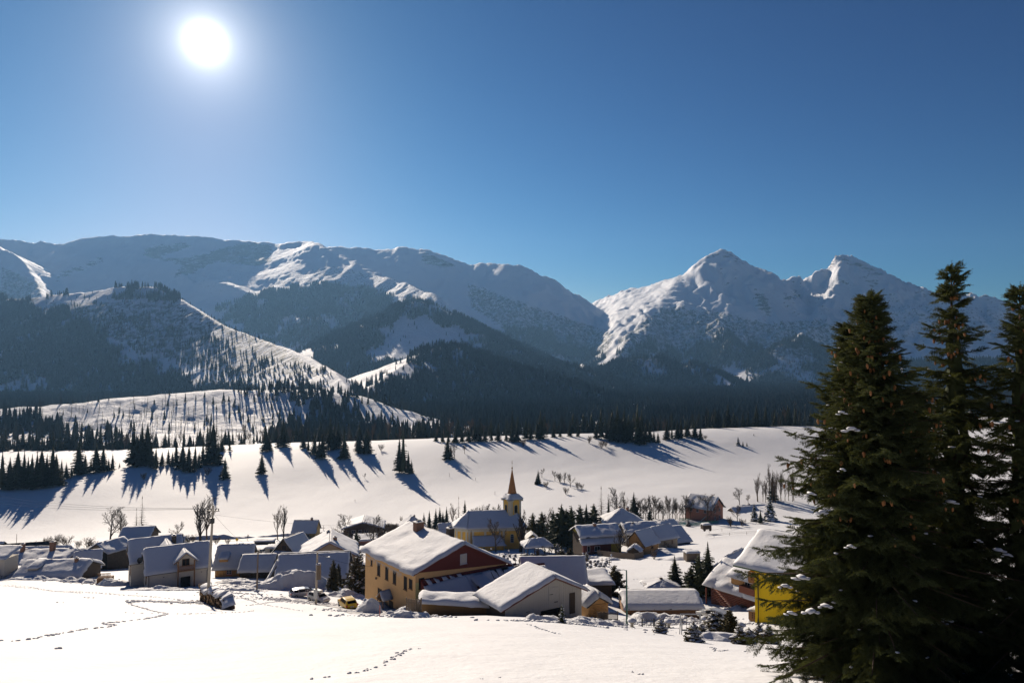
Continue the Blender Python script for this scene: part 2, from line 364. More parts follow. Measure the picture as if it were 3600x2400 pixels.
def mountain_mat():
    m, n, b = new_mat('mountain snow and rock')
    b.inputs['Roughness'].default_value = SNOW_ROUGH; b.inputs['Specular IOR Level'].default_value = SNOW_SPEC
    g = n.nodes.new('ShaderNodeNewGeometry')
    def noise(scale, det, rough=.6, st=None):
        t = n.nodes.new('ShaderNodeTexNoise'); t.inputs['Scale'].default_value = scale; t.inputs['Detail'].default_value = det; t.inputs['Roughness'].default_value = rough
        if st:
            mp = n.nodes.new('ShaderNodeMapping'); mp.inputs['Scale'].default_value = st
            n.links.new(g.outputs['Position'], mp.inputs[0]); n.links.new(mp.outputs[0], t.inputs[0])
        else: n.links.new(g.outputs['Position'], t.inputs[0])
        return t.outputs[0]
    def math_(op, a, c):
        k = n.nodes.new('ShaderNodeMath'); k.operation = op
        for i, v in enumerate((a, c)):
            if isinstance(v, (int, float)): k.inputs[i].default_value = v
            else: n.links.new(v, k.inputs[i])
        return k.outputs[0]
    def step(v, lo, hi):
        r = n.nodes.new('ShaderNodeMapRange'); r.inputs[1].default_value = lo; r.inputs[2].default_value = hi; n.links.new(v, r.inputs[0]); return r.outputs[0]
    def mix(f, a, c):
        k = n.nodes.new('ShaderNodeMix'); k.data_type = 'RGBA'; n.links.new(f, k.inputs[0])
        for i, v in ((6, a), (7, c)):
            if isinstance(v, tuple): k.inputs[i].default_value = v+(1,)
            else: n.links.new(v, k.inputs[i])
        return k.outputs[2]
    ra = n.nodes.new('ShaderNodeAttribute'); ra.attribute_name = 'rock'
    sa = n.nodes.new('ShaderNodeAttribute'); sa.attribute_name = 'scrub'
    rn = noise(.018, 9, .75, (.7, .7, 3.0)); sn = noise(.05, 9, .78)
    snow = mix(noise(.004, 4), (.80, .81, .83), (.88, .885, .90))
    rock = mix(noise(.03, 5), (.07, .068, .066), (.2, .19, .18))
    rm = step(math_('ADD', rn, math_('MULTIPLY', ra.outputs['Fac'], .27)), .68, .73)
    sm = step(math_('ADD', sn, math_('MULTIPLY', sa.outputs['Fac'], .27)), .66, .74)
    c = mix(rm, snow, rock); c = mix(sm, c, (.035, .042, .03))
    n.links.new(c, b.inputs['Base Color'])
    bn = noise(.02, 8, .7); bp = n.nodes.new('ShaderNodeBump'); bp.inputs['Strength'].default_value = .7; bp.inputs['Distance'].default_value = 14
    n.links.new(bn, bp.inputs['Height']); n.links.new(bp.outputs[0], b.inputs['Normal'])
    return m

def inside(poly, x, y):
    p = np.array(poly, float); r = np.zeros(len(x), bool); j = len(p)-1
    for i in range(len(p)):
        c = ((p[i, 1] > y) != (p[j, 1] > y)) & (x < (p[j, 0]-p[i, 0])*(y-p[i, 1])/(p[j, 1]-p[i, 1]+1e-9)+p[i, 0])
        r ^= c; j = i
    return r
_ysm = np.concatenate([np.geomspace(640, 1000, 70)[:-1], np.geomspace(1000, 6400, 480)])
_usm = np.linspace(-.98, .98, 760)
_x, _y, _q = fan_grid(_ysm, _usm)
_z = ground_z(_x, _y)
mountains = big_mesh('mountains', np.stack([_x, _y, _z], -1), _q, mountain_mat())
tag(mountains, 'snowy mountain range with rock bands and wooded foothills', None, None, 'structure')
_mpx, _mpy = proj(_x, _y, _z)
_Z2 = _z.reshape(len(_ysm), -1); _Y2 = _y.reshape(_Z2.shape)
_gyd = np.gradient(_Z2, axis=0)/np.gradient(_Y2, axis=0)
ROCK = [([(500,870),(640,850),(700,860),(560,905),(640,910),(780,870),(860,850),(960,860),(960,920),(900,935),(760,920),(680,960),(600,985),(640,930),(500,900)], 1.0),
        ([(1470,880),(1530,895),(1600,930),(1640,945),(1560,940),(1490,925)], 1.0), ([(2450,930),(2500,890),(2560,885),(2640,935),(2600,930),(2540,905)], .7),
        ([(2860,930),(2960,895),(3060,935),(3150,990),(3060,960),(2960,925),(2900,960)], .8), ([(2640,1000),(2700,1040),(2720,1110),(2670,1100)], .9),
        ([(2240,1130),(2360,1060),(2520,1090),(2560,1200),(2400,1230),(2250,1220)], .5), ([(3180,1000),(3420,1015),(3600,1050),(3600,1100),(3400,1040)], .6), ([(180,970),(360,900),(380,910),(200,1000)], .7), ([(2730,1040),(2800,1020),(2830,1050),(2760,1070)], .8)]
SCRUB = [([(1180,930),(1400,985),(1560,1040),(1560,1100),(1300,1060),(1000,1020),(950,980)], .55), ([(0,930),(160,1000),(140,1060),(0,1060)], .8), ([(1640,990),(1780,1040),(2160,1170),(2140,1260),(1960,1270),(1760,1150),(1650,1080)], .8),
         ([(2160,1200),(2340,1070),(2520,1090),(2700,1130),(2900,1120),(3000,1200),(2900,1260),(2500,1260),(2200,1280)], .75), ([(3100,1060),(3600,1080),(3600,1200),(3000,1200)], .5), ([(150,1060),(620,1060),(1000,1220),(1180,1330),(700,1300),(400,1200)], .7), ([(0,1420),(1250,1360),(1250,1540),(0,1560)], .35), ([(640,970),(1000,900),(1060,960),(760,1050)], .3)]
for _nm, _zones in (('rock', ROCK), ('scrub', SCRUB)):
    _v = np.zeros(len(_x))
    for _poly, _s in _zones: _v = np.maximum(_v, inside(_poly, _mpx, _mpy)*_s*((_y > 2900) if _nm == 'rock' else 1))
    _v = _v.reshape(_Z2.shape)
    for _i in range(3): _v = (_v + np.roll(_v, 1, 0) + np.roll(_v, -1, 0) + np.roll(_v, 1, 1) + np.roll(_v, -1, 1))/5
    if _nm == 'rock': _v = np.maximum(_v, np.clip((_gyd-.95)*1.2, 0, .6)*(_Y2 > 3000))
    at_ = mountains.data.attributes.new(_nm, 'FLOAT', 'POINT'); at_.data.foreach_set('value', _v.ravel().astype(np.float32))

# the woods on the foothills: one mass of small spruces, scattered where the photograph shows wood
def needle_mat(name, c, rnd=.5, snowy=0.0):
    m, n, b = new_mat(name); b.inputs['Roughness'].default_value = .75; b.inputs['Specular IOR Level'].default_value = .15
    oi = n.nodes.new('ShaderNodeObjectInfo'); mx = n.nodes.new('ShaderNodeMix'); mx.data_type = 'RGBA'
    mx.inputs[6].default_value = tuple(v*(1-rnd) for v in c)+(1,); mx.inputs[7].default_value = tuple(v*(1+rnd) for v in c)+(1,)
    tx = n.nodes.new('ShaderNodeTexCoord'); ns = n.nodes.new('ShaderNodeTexNoise'); ns.inputs['Scale'].default_value = 1.1; ns.inputs['Detail'].default_value = 4
    n.links.new(tx.outputs['Object'], ns.inputs[0])
    ad = n.nodes.new('ShaderNodeMath'); ad.operation = 'ADD'; n.links.new(oi.outputs['Random'], ad.inputs[0]); n.links.new(ns.outputs[0], ad.inputs[1])
    hf = n.nodes.new('ShaderNodeMath'); hf.operation = 'MULTIPLY'; hf.inputs[1].default_value = .5; n.links.new(ad.outputs[0], hf.inputs[0])
    n.links.new(hf.outputs[0], mx.inputs[0]); col = mx.outputs[2]
    if snowy:
        g = n.nodes.new('ShaderNodeNewGeometry'); sp = n.nodes.new('ShaderNodeSeparateXYZ'); n.links.new(g.outputs['True Normal'], sp.inputs[0])
        ab = n.nodes.new('ShaderNodeMath'); ab.operation = 'ABSOLUTE'; n.links.new(sp.outputs[2], ab.inputs[0])
        mu = n.nodes.new('ShaderNodeMath'); mu.operation = 'MULTIPLY'; n.links.new(ab.outputs[0], mu.inputs[0]); n.links.new(ns.outputs[0], mu.inputs[1])
        mr = n.nodes.new('ShaderNodeMapRange'); mr.inputs[1].default_value = .5-snowy*.3; mr.inputs[2].default_value = .56-snowy*.3; n.links.new(mu.outputs[0], mr.inputs[0])
        m2 = n.nodes.new('ShaderNodeMix'); m2.data_type = 'RGBA'; n.links.new(mr.outputs[0], m2.inputs[0]); n.links.new(col, m2.inputs[6]); m2.inputs[7].default_value = (.8, .81, .83, 1); col = m2.outputs[2]
    n.links.new(col, b.inputs['Base Color']); return m
FAR_NEEDLE = needle_mat('far spruce needles', (.045, .05, .036), .6)
FAR_TWIG = needle_mat('far bare wood', (.075, .06, .045), .35)

def hidden_proto(name, verts, faces, m):
    me = bpy.data.meshes.new(name); me.from_pydata([tuple(v) for v in verts], [], [tuple(f) for f in faces]); me.materials.append(m); return me
def far_spruce(seed, h=1.0, tiers=5, n=7, wide=.17):
    r = random.Random(seed); V = []; Fc = []
    for t in range(tiers):
        z0 = h*(.06+.86*t/tiers); z1 = h*(.06+.86*(t+1.75)/tiers) if t < tiers-1 else h
        R = wide*(1-t/tiers)**.85+.018; k = len(V)
        for i in range(n*2):
            a = PI*i/n + t; rr = R*(1.15 if i % 2 else .5)*r.uniform(.8, 1.2)
            V.append((rr*math.cos(a), rr*math.sin(a), z0 - (.05 if i % 2 else -.03)*h))
        V.append((0, 0, min(z1, h)))
        for i in range(n*2): Fc.append((k+i, k+(i+1) % (n*2), k+n*2))
    return V, Fc
def instance_cloud(name, pts, scl, rots, protos, label, parent=None, tilt=None):
    """points of one mesh object, each carrying an instance of one of the small meshes"""
    me = bpy.data.meshes.new(name); me.vertices.add(len(pts)); me.vertices.foreach_set('co', np.asarray(pts, np.float32).ravel())
    a = me.attributes.new('scl', 'FLOAT_VECTOR', 'POINT'); a.data.foreach_set('vector', np.asarray(scl, np.float32).ravel())
    a = me.attributes.new('rot', 'FLOAT_VECTOR', 'POINT'); a.data.foreach_set('vector', np.asarray(rots, np.float32).ravel())
    o = link(bpy.data.objects.new(name, me), parent)
    for p in protos:
        for m in p.materials: me.materials.append(m)
    g = bpy.data.node_groups.new(name, 'GeometryNodeTree')
    g.interface.new_socket('Geometry', in_out='INPUT', socket_type='NodeSocketGeometry'); g.interface.new_socket('Geometry', in_out='OUTPUT', socket_type='NodeSocketGeometry')
    N = g.nodes; gi = N.new('NodeGroupInput'); go = N.new('NodeGroupOutput'); jn = N.new('GeometryNodeJoinGeometry')
    which = np.random.RandomState(len(pts)).randint(0, len(protos), len(pts))
    a = me.attributes.new('which', 'INT', 'POINT'); a.data.foreach_set('value', which.astype(np.int32))
    for i, p in enumerate(protos):
        po = bpy.data.objects.new(name+'_sample', p)        # not linked to the scene: only a source for the instances
        oi = N.new('GeometryNodeObjectInfo'); oi.inputs['Object'].default_value = po; oi.inputs['As Instance'].default_value = True
        ip = N.new('GeometryNodeInstanceOnPoints'); g.links.new(gi.outputs[0], ip.inputs['Points']); g.links.new(oi.outputs['Geometry'], ip.inputs['Instance'])
        for nm, ty, so in (('scl', 'FLOAT_VECTOR', 'Scale'), ('rot', 'FLOAT_VECTOR', 'Rotation')):
            na = N.new('GeometryNodeInputNamedAttribute'); na.data_type = ty; na.inputs[0].default_value = nm
            if so == 'Rotation':
                er = N.new('FunctionNodeEulerToRotation'); g.links.new(na.outputs[0], er.inputs[0]); g.links.new(er.outputs[0], ip.inputs['Rotation'])
            else: g.links.new(na.outputs[0], ip.inputs[so])
        na = N.new('GeometryNodeInputNamedAttribute'); na.data_type = 'INT'; na.inputs[0].default_value = 'which'
        cp = N.new('FunctionNodeCompare'); cp.data_type = 'INT'; cp.operation = 'EQUAL'; g.links.new(na.outputs[0], cp.inputs[2]); cp.inputs[3].default_value = i
        g.links.new(cp.outputs[0], ip.inputs['Selection']); g.links.new(ip.outputs[0], jn.inputs[0])
    g.links.new(jn.outputs[0], go.inputs[0])
    md = o.modifiers.new('instances', 'NODES'); md.node_group = g
    return tag(o, label, None, None, 'stuff')

# running skyline of the terrain, to leave out trees nobody can see
_allz = _mpy.reshape(_Z2.shape)
_sky = np.minimum.accumulate(_allz, axis=0)
WOODS = [  # area in the photograph, distances, share of full density; later ones override earlier ones
 ([(-400,1000),(150,1075),(340,1140),(430,1210),(520,1290),(700,1340),(1000,1370),(700,1400),(-400,1480)], 1000, 3200, 1.0),
 ([(145,1068),(420,1090),(700,1180),(1000,1260),(1180,1320),(1180,1370),(700,1360),(520,1300),(420,1215),(330,1140)], 1000, 3200, .42),
 ([(150,1035),(620,1045),(720,1110),(900,1190),(1000,1230),(860,1220),(640,1170),(420,1100),(170,1075)], 1000, 3200, .07),
 ([(180,1048),(250,1000),(330,985),(420,990),(430,1060),(600,1065),(640,1050),(600,985),(400,970),(200,1000)], 1500, 3200, 1.0),
 ([(440,1015),(540,1000),(600,1040),(480,1050)], 1500, 3200, .15),
 ([(790,1080),(900,1040),(1150,1000),(1300,1020),(1420,1050),(1300,1160),(1180,1260),(1000,1220),(860,1160)], 2600, 4600, .85),
 ([(1020,1330),(1200,1190),(1420,1040),(1560,1080),(1800,1190),(2000,1270),(2180,1330),(2180,1420),(1900,1330),(1550,1230),(1300,1360),(1100,1400)], 1850, 3200, 1.0),
 ([(1265,1290),(1330,1180),(1440,1108),(1500,1130),(1640,1175),(1700,1215),(1560,1200),(1480,1245),(1400,1280)], 1850, 3200, .02),
 ([(1100,1450),(1300,1360),(1450,1255),(1540,1195),(1620,1200),(1830,1280),(2050,1340),(2300,1400),(2500,1450),(2700,1470),(2700,1560),(1100,1560)], 950, 1850, 1.0),
 ([(1180,1420),(1330,1330),(1420,1275),(1490,1268),(1540,1310),(1440,1322),(1340,1360),(1250,1400),(1180,1450)], 950, 1850, .05),
 ([(1230,1440),(1290,1450),(1400,1530),(1330,1540)], 950, 1850, .12),
 ([(2020,1345),(2180,1250),(2330,1235),(2500,1280),(2700,1380),(2900,1440),(2900,1530),(2500,1450),(2150,1390)], 1750, 2700, 1.0),
 ([(2640,1320),(2720,1230),(2800,1180),(2920,1230),(3000,1270),(3300,1270),(3800,1260),(3800,1560),(2900,1560)], 1500, 3400, .9),
 ([(2700,1290),(2790,1210),(2850,1240),(2900,1330),(2800,1380)], 2600, 3400, .3),
 ([(1780,1150),(1900,1160),(2120,1260),(2150,1310),(1990,1265),(1860,1220)], 2600, 4400, .8),
 ([(2190,1300),(2260,1200),(2420,1240),(2560,1170),(2700,1250),(2640,1310),(2500,1290),(2300,1240)], 2600, 3900, .6),
 ([(2300,1392),(3900,1378),(3900,1485),(2300,1485)], 900, 2600, 1.0),
 ([(-300,1470),(60,1455),(230,1495),(400,1530),(420,1560),(-300,1640)], 560, 900, 1.0),
 ([(-300,1560),(0,1545),(600,1540),(600,1640),(-300,1700)], 560, 700, .16),
 ([(60,1440),(500,1400),(900,1385),(980,1500),(300,1545)], 640, 945, .07),
 ([(780,1385),(1000,1370),(1100,1560),(900,1540)], 560, 1300, .2),
 ([(900,1378),(1100,1370),(1300,1400),(1400,1540),(1150,1560),(1010,1500)], 560, 1300, .45),
 ([(1010,1385),(1100,1372),(1300,1400),(1400,1540),(1200,1560)], 560, 1300, .7),
 ([(1000,1490),(1400,1470),(2000,1480),(3900,1430),(3900,1530),(1400,1560),(1000,1570)], 545, 1150, .75),
]
_N = 520000
_yy = np.sqrt(NR.uniform(480**2, 4600**2, _N)); _uu = NR.uniform(-.86, .86, _N); _xx = _uu*(_yy+55)
_near = NR.rand(_N) < 1.0
_zz = ground_z(_xx, _yy); _px, _py = proj(_xx, _yy, _zz); _, _pyt = proj(_xx, _yy, _zz+22)
_den = np.zeros(_N); _jx = _px+fbm(_xx/70, _yy/70, 3)*60; _jy = _py+fbm(_xx/70+9, _yy/70, 3)*14      # ragged edges of the woods
for _poly, _a, _b, _d in WOODS:
    _m = (_yy > _a) & (_yy < _b) & inside(_poly, _jx, _jy); _den[_m] = _d
_ri = np.clip(np.searchsorted(_ysm, _yy)-2, 0, len(_ysm)-1); _ci = np.clip(((_uu+.98)/1.96*759).astype(int), 0, 759)
_vis = (_pyt < _sky[_ri, _ci]+6) | (_yy < 600)
_clump = np.clip(.75+fbm(_xx/45, _yy/45, 3)*.9, .1, 1)
_full = 1/46.0      # spruces per square metre in closed wood
_area = .5*.86*2*(4600**2-480**2)      # of the sampled fan
_clear = np.clip(1.15+fbm(_xx/120+3, _yy/120, 3)*1.5, .12, 1)
_keep = _vis & (NR.rand(_N) < _den*np.where(_den > .5, _clear, _clump)*_full*_area/_N)
print('far trees', _keep.sum(), 'max p', _full*_area/_N)
_pts = np.stack([_xx, _yy, _zz-.4], -1)[_keep]; _k = len(_pts)
_h = NR.uniform(11, 22, _k)*np.where(_den[_keep] > .5, 1, .62)*np.clip(.75+_yy[_keep]/4000, .8, 1.5)
_wd = _h*NR.uniform(.8, 1.25, _k)
_pr = [hidden_proto('small_spruce', *far_spruce(s, 1, 5, 6, w), FAR_NEEDLE) for s, w in ((1, .15), (2, .17), (3, .13))]
instance_cloud('forest', _pts, np.stack([_wd, _wd, _h], -1), np.stack([NR.normal(0, .03, _k), NR.normal(0, .03, _k), NR.uniform(0, 6.3, _k)], -1), _pr, 'dark spruce woods covering the foothills below the snowy mountains')

# ------------------------------------------------------------------ the air between
def haze():
    m = bpy.data.materials.new('pale winter air'); m.use_nodes = True; n = m.node_tree; n.nodes.clear()
    o = n.nodes.new('ShaderNodeOutputMaterial'); v = n.nodes.new('ShaderNodeVolumePrincipled')
    v.inputs['Color'].default_value = (.24, .5, .88, 1); v.inputs['Density'].default_value = HAZE; v.inputs['Anisotropy'].default_value = .35
    n.links.new(v.outputs[0], o.inputs['Volume'])
    b = MB().box(-7200, 7200, -260, 7000, -140, 1320)
    tag(b.build('haze', m), 'pale blue winter haze in front of the mountains', None, None, 'stuff')
HAZE = 0.00006
haze()
# ------------------------------------------------------------------ building kit
WHITE = mat('plaster cream', (.60, .55, .47), .9, .05, 2.0, .15, 30)
TAN = mat('plaster tan', (.66, .41, .19), .9, .12, .5, .15, 25)
PALEYEL = mat('plaster pale yellow', (.62, .56, .25), .9, .06, 1.2, .1, 25)
OCHRE = mat('plaster ochre', (.86, .52, .10), .9, .06, .8, .1, 20)
CREAMTRIM = mat('plaster pale trim', (.74, .68, .52), .9, .05, 1.5)
YELLOW = mat('plaster strong yellow', (.80, .53, .012), .9, .1, .5, .12, 25)
BROWNP = mat('plaster brown', (.30, .23, .16), .9, .06, 1.2, .1, 25)
PINK = mat('bare brick pink', (.36, .17, .12), .9, .12, 3.5, .2, 25)
GREYP = mat('plaster grey', (.36, .35, .33), .9, .08, 1.2)
BRICK = mat('chimney brick', (.20, .11, .075), .9, .2, 7, .3)
DKBRICK = mat('chimney dark', (.05, .04, .035), .9, .2, 7, .3)
REDP = mat('red painted boards', (.10, .019, .016), .75, .12, 3, .2, 14, stretch=(6, 6, .4))
DRED = mat('dark red boards', (.085, .022, .018), .8, .15, 3, .2, 14, stretch=(6, 6, .4))
OLDW = mat('old dark wood', (.055, .038, .026), .85, .25, 4, .4, 18, stretch=(4, 4, .5))
MIDW = mat('brown wood', (.18, .095, .045), .8, .2, 4, .35, 16, stretch=(5, 5, .5))
HONEY = mat('honey wood', (.42, .23, .085), .75, .18, 4, .3, 16, stretch=(.6, .6, 6))
LOGRED = mat('red brown stained logs', (.165, .052, .027), .6, .07, 3, .25, 12, stretch=(.5, .5, 5))
PALEW = mat('pale weathered boards', (.52, .49, .43), .85, .12, 3, .3, 18, stretch=(6, 6, .4))
SILVERW = mat('silver weathered boards', (.33, .28, .21), .85, .15, 3, .3, 18, stretch=(6, 6, .4))
FENCEW = mat('grey fence wood', (.13, .10, .075), .85, .2, 4, .3, 14, stretch=(5, 5, .5))
ROOFD = mat('dark roof sheet', (.02, .018, .018), .55, .2, 3)
ROOFR = mat('dark red trim', (.11, .02, .016), .6, .15, 4)
COPPER = mat('brown copper spire', (.27, .115, .03), .5, .18, 2.5, .2, 10, stretch=(1, 1, .3))
GLASS = mat('dark window glass', (.014, .015, .018), .5, .1, 2, spec=.04)
DARKIN = mat('opening shade', (.008, .007, .006), .95, .1, 2)  # near-black colour standing in for the shade inside openings
FRAMEW = mat('white painted frame', (.72, .72, .70), .6, .05, 3)
METAL = mat('galvanised metal', (.33, .34, .35), .45, .1, 6, metal=.6)
DKMETAL = mat('dark metal', (.03, .03, .032), .5, .15, 6, metal=.3)
GREENM = mat('green painted steel', (.012, .075, .06), .45, .1, 6)
CONC = mat('concrete', (.34, .31, .26), .9, .12, 5, .2, 30)
STONEM = mat('grey grave stone', (.10, .10, .11), .6, .25, 5)
RUST = mat('rusty iron', (.09, .05, .035), .8, .2, 8)
BRASS = mat('gilded iron', (.22, .15, .05), .4, .1, 5, metal=.6)
ROAD = mat('packed snow road', (.55, .54, .53), .8, .12, .6, .5, 3)
ASPH = mat('wet asphalt', (.075, .077, .082), .6, .2, .8)

def RZ(deg): return Matrix.Rotation(math.radians(deg), 4, 'Z')
def TR(x, y, z=0): return Matrix.Translation((x, y, z))
def place(name, label, cat, anchor, local, yaw, group=None, kind=None):
    """an Empty so that its local point falls on a photograph pixel at a distance"""
    q = P(*anchor) if len(anchor) == 3 else anchor
    o = Vector(q) - RZ(yaw) @ Vector(local)
    return empty(name, o, math.radians(yaw), label, cat, group)

def snow_slab(root, quad, thick, seed=0, mtx=None, rnd=(1, 1, 0, 1), over=.15, lump=.26, n=None, name='snow_cover', up=None, m=None, sag=0):
    """thick settled snow on a roof plane: quad = eave left, eave right, ridge right, ridge left"""
    a, b, c, d = [Vector(p) for p in quad]
    if mtx is not None: a, b, c, d = [mtx @ p for p in (a, b, c, d)]
    Lu = max((b-a).length, (c-d).length); Lv = max((d-a).length, (c-b).length)
    nu, nv = n or (max(6, min(26, int(Lu/.5))), max(5, min(18, int(Lv/.45))))
    nrm = (b-a).cross(d-a).normalized()
    if nrm.z < 0: nrm = -nrm
    upv = (nrm*.55+Vector((0, 0, .45))).normalized()
    out_v = ((a+b)/2-(c+d)/2); out_v.z = 0; out_v.normalize()
    us = 3; r = max(thick*1.1, .15)
    def warp(k, N):     # more rows near the edges
        t = k/N; return .5-.5*math.cos(PI*t)*(.35)-(.5-t)*.65 if True else t
    V = []; ug = []; vg = []
    for j in range(nv+1):
        for i in range(nu+1): ug.append(warp(i, nu)); vg.append(warp(j, nv))
    ug = np.array(ug); vg = np.array(vg)
    base = np.array([list(a*(1-u)*(1-v)+b*u*(1-v)+c*u*v+d*(1-u)*v) for u, v in zip(ug, vg)])
    nz = fbm(ug*Lu/1.6+seed*7.7, vg*Lv/1.6+seed*3.1, 3); nz2 = fbm(ug*Lu/.5+seed, vg*Lv/.5, 2)
    def edge(dist): t = np.clip(dist/r, 0, 1); return np.sqrt(np.maximum(0, 1-(1-t)**2))
    e = np.ones(len(ug))
    if rnd[0]: e = e*edge(vg*Lv)
    if rnd[1]: e = e*edge((1-ug)*Lu)
    if rnd[2]: e = e*edge((1-vg)*Lv)
    if rnd[3]: e = e*edge(ug*Lu)
    th = thick*(.22+.78*e)*(1+lump*nz)+.02*nz2
    ov = np.clip(1-vg*Lv/max(r*1.3, .3), 0, 1)
    along = (b-a).normalized(); nz3 = fbm(ug*Lu/.9+seed*1.3+5, vg*Lv/.9+2, 2)
    side = (np.clip(1-ug*Lu/.5, 0, 1)*-1*(rnd[3] > 0)+np.clip(1-(1-ug)*Lu/.5, 0, 1)*(rnd[1] > 0))*nz3*.16
    base = base + np.outer(side, along)
    top = base + np.outer(th, upv) + np.outer(ov*over*(1+1.3*nz+1.2*nz3), out_v) - np.outer(ov*sag*(1+.5*nz), [0, 0, 1])
    bot = base + np.outer(ov*over*.4*(1+.9*nz), out_v) - np.outer(ov*sag*.8, [0, 0, 1])
    N = (nu+1)*(nv+1); idx = np.arange(N).reshape(nv+1, nu+1); F_ = []
    for j in range(nv):
        for i in range(nu):
            F_.append((idx[j, i], idx[j, i+1], idx[j+1, i+1], idx[j+1, i]))
            if j < 1 or i < 1 or i == nu-1: F_.append((N+idx[j, i], N+idx[j+1, i], N+idx[j+1, i+1], N+idx[j, i+1]))
    ring = [idx[0, i] for i in range(nu)] + [idx[j, nu] for j in range(nv)] + [idx[nv, i] for i in range(nu, 0, -1)] + [idx[j, 0] for j in range(nv, 0, -1)]
    for k in range(len(ring)):
        p, q = ring[k], ring[(k+1) % len(ring)]; F_.append((p, N+p, N+q, q))
    V = np.vstack([top, bot])
    if nrm.dot((b-a).cross(d-a)) < 0: F_ = [tuple(reversed(f)) for f in F_]
    return mesh_obj(name, V, F_, m or SNOW, root, True)

def gable(root, W, L, h, rise, wall, roof=ROOFD, mtx=None, over=.6, gov=.5, snow=.4, seed=0, rx=0, hl=None, hr=None, th=.16, base=-2.5, gmat=None, sag=.05, snow_l=True, snow_r=True, lump=.22, wname='wall', rg=0):
    """walls, roof and roof snow of a gabled block; front gable at y=0, ridge along +y"""
    hl = h if hl is None else hl; hr = h if hr is None else hr; top = h+rise; xl, xr = -W/2, W/2
    mtx = mtx or Matrix()
    if gmat is None:
        MB().prism([(xl, base), (xr, base), (xr, hr), (rx, top), (xl, hl)], 0, L, mtx=mtx).build(wname, wall, root)
    else:
        MB().prism([(xl, base), (xr, base), (xr, hr), (xl, hl)], 0, L, mtx=mtx).build(wname, wall, root)
        MB().prism([(xl-.02, hl), (xr+.02, hr), (rx, top)], -.03, L+.03, mtx=mtx).build('gable', gmat, root)
    sl = (top-hl)/(rx-xl); sr = (top-hr)/(xr-rx)
    x0, z0, x1, z1 = xl-over, hl-over*sl, xr+over, hr-over*sr
    MB().prism([(x0, z0+.02), (rx, top+.02), (x1, z1+.02), (x1, z1+th), (rx, top+th), (x0, z0+th)], -gov, L+gov, mtx=mtx).build('roof', roof, root)
    g = gov-.03; kl = rg/math.hypot(1, sl); kr = rg/math.hypot(1, sr); rr_ = (1, 1, 1 if rg else 0, 1)
    if snow and snow_l: snow_slab(root, [(x0, L+g, z0+th), (x0, -g, z0+th), (rx-kl, -g, top+th-kl*sl), (rx-kl, L+g, top+th-kl*sl)], snow, seed, mtx, sag=sag, lump=lump, rnd=rr_)
    if snow and snow_r: snow_slab(root, [(x1, -g, z1+th), (x1, L+g, z1+th), (rx+kr, L+g, top+th-kr*sr), (rx+kr, -g, top+th-kr*sr)], snow, seed+5, mtx, sag=sag, lump=lump, rnd=rr_)
    return dict(W=W, L=L, h=h, top=top, mtx=mtx)

def face(side, W, L, u, z, mtx=None):
    """a frame on a wall: x along it to the right seen from outside, y into the wall, z up"""
    m = {'front': TR(u, 0, z), 'back': TR(u, L, z) @ RZ(180), 'left': TR(-W/2, u, z) @ RZ(-90), 'right': TR(W/2, u, z) @ RZ(90)}[side]
    return (mtx or Matrix()) @ m
def window(root, M, w, h, fr=FRAMEW, mull=1, trans=0, sill=True, glass=GLASS, bar=.07, name='window', deep=.05):
    b = MB(); x, z = w/2, h/2
    b.box(-x-bar, -x, -deep, .02, -z-bar, z+bar, mtx=M); b.box(x, x+bar, -deep, .02, -z-bar, z+bar, mtx=M)
    b.box(-x, x, -deep, .02, z, z+bar, mtx=M); b.box(-x, x, -deep, .02, -z-bar, -z, mtx=M)
    for k in range(mull):
        q = -x+w*(k+1)/(mull+1); b.box(q-.03, q+.03, -deep+.008, .02, -z, z, mtx=M)
    for k in range(trans):
        q = -z+h*(k+1)/(trans+1); b.box(-x, x, -deep+.011, .02, q-.025, q+.025, mtx=M)
    if sill: b.box(-x-bar-.05, x+bar+.05, -deep-.08, .02, -z-bar-.05, -z-bar, mtx=M)
    f = b.build(name, fr, root)
    MB().box(-x, x, -.02, .03, -z, z, mtx=M).build('pane', glass, f)
    return f
def door(root, M, w, h, m=MIDW):
    d = MB().box(-w/2, w/2, -.05, .03, 0, h, mtx=M).build('door', m, root)
    MB().box(w/2-.16, w/2-.08, -.11, -.05, h*.46, h*.5, mtx=M).build('handle', DKMETAL, d); return d
def chimney(root, x, y, z, w=.6, d=.6, h=1.5, m=BRICK, mtx=None, cap=True, snow=.12):
    M = (mtx or Matrix()) @ TR(x, y, z)
    c = MB().box(-w/2, w/2, -d/2, d/2, -1.0, h, mtx=M).build('chimney', m, root)
    if cap:
        MB().box(-w/2-.08, w/2+.08, -d/2-.08, d/2+.08, h+.002, h+.1, mtx=M).build('cap', CONC, c)
        MB().box(-w/4, w/4, -d/4, d/4, h+.1, h+.35, mtx=M).build('flue', DKMETAL, c)
    if snow:
        w2, d2 = w/2+.05, d/2+.05
        b = MB(); b.add([M @ Vector(v) for v in [(-w2, -d2, h+.1), (w2, -d2, h+.1), (w2, d2, h+.1), (-w2, d2, h+.1), (-w2*.6, -d2*.6, h+.1+snow), (w2*.6, -d2*.6, h+.1+snow), (w2*.6, d2*.6, h+.1+snow), (-w2*.6, d2*.6, h+.1+snow)]], [(0, 1, 5, 4), (1, 2, 6, 5), (2, 3, 7, 6), (3, 0, 4, 7), (4, 5, 6, 7)])
        b.build('snow_cap', SNOW, c, True)
    return c
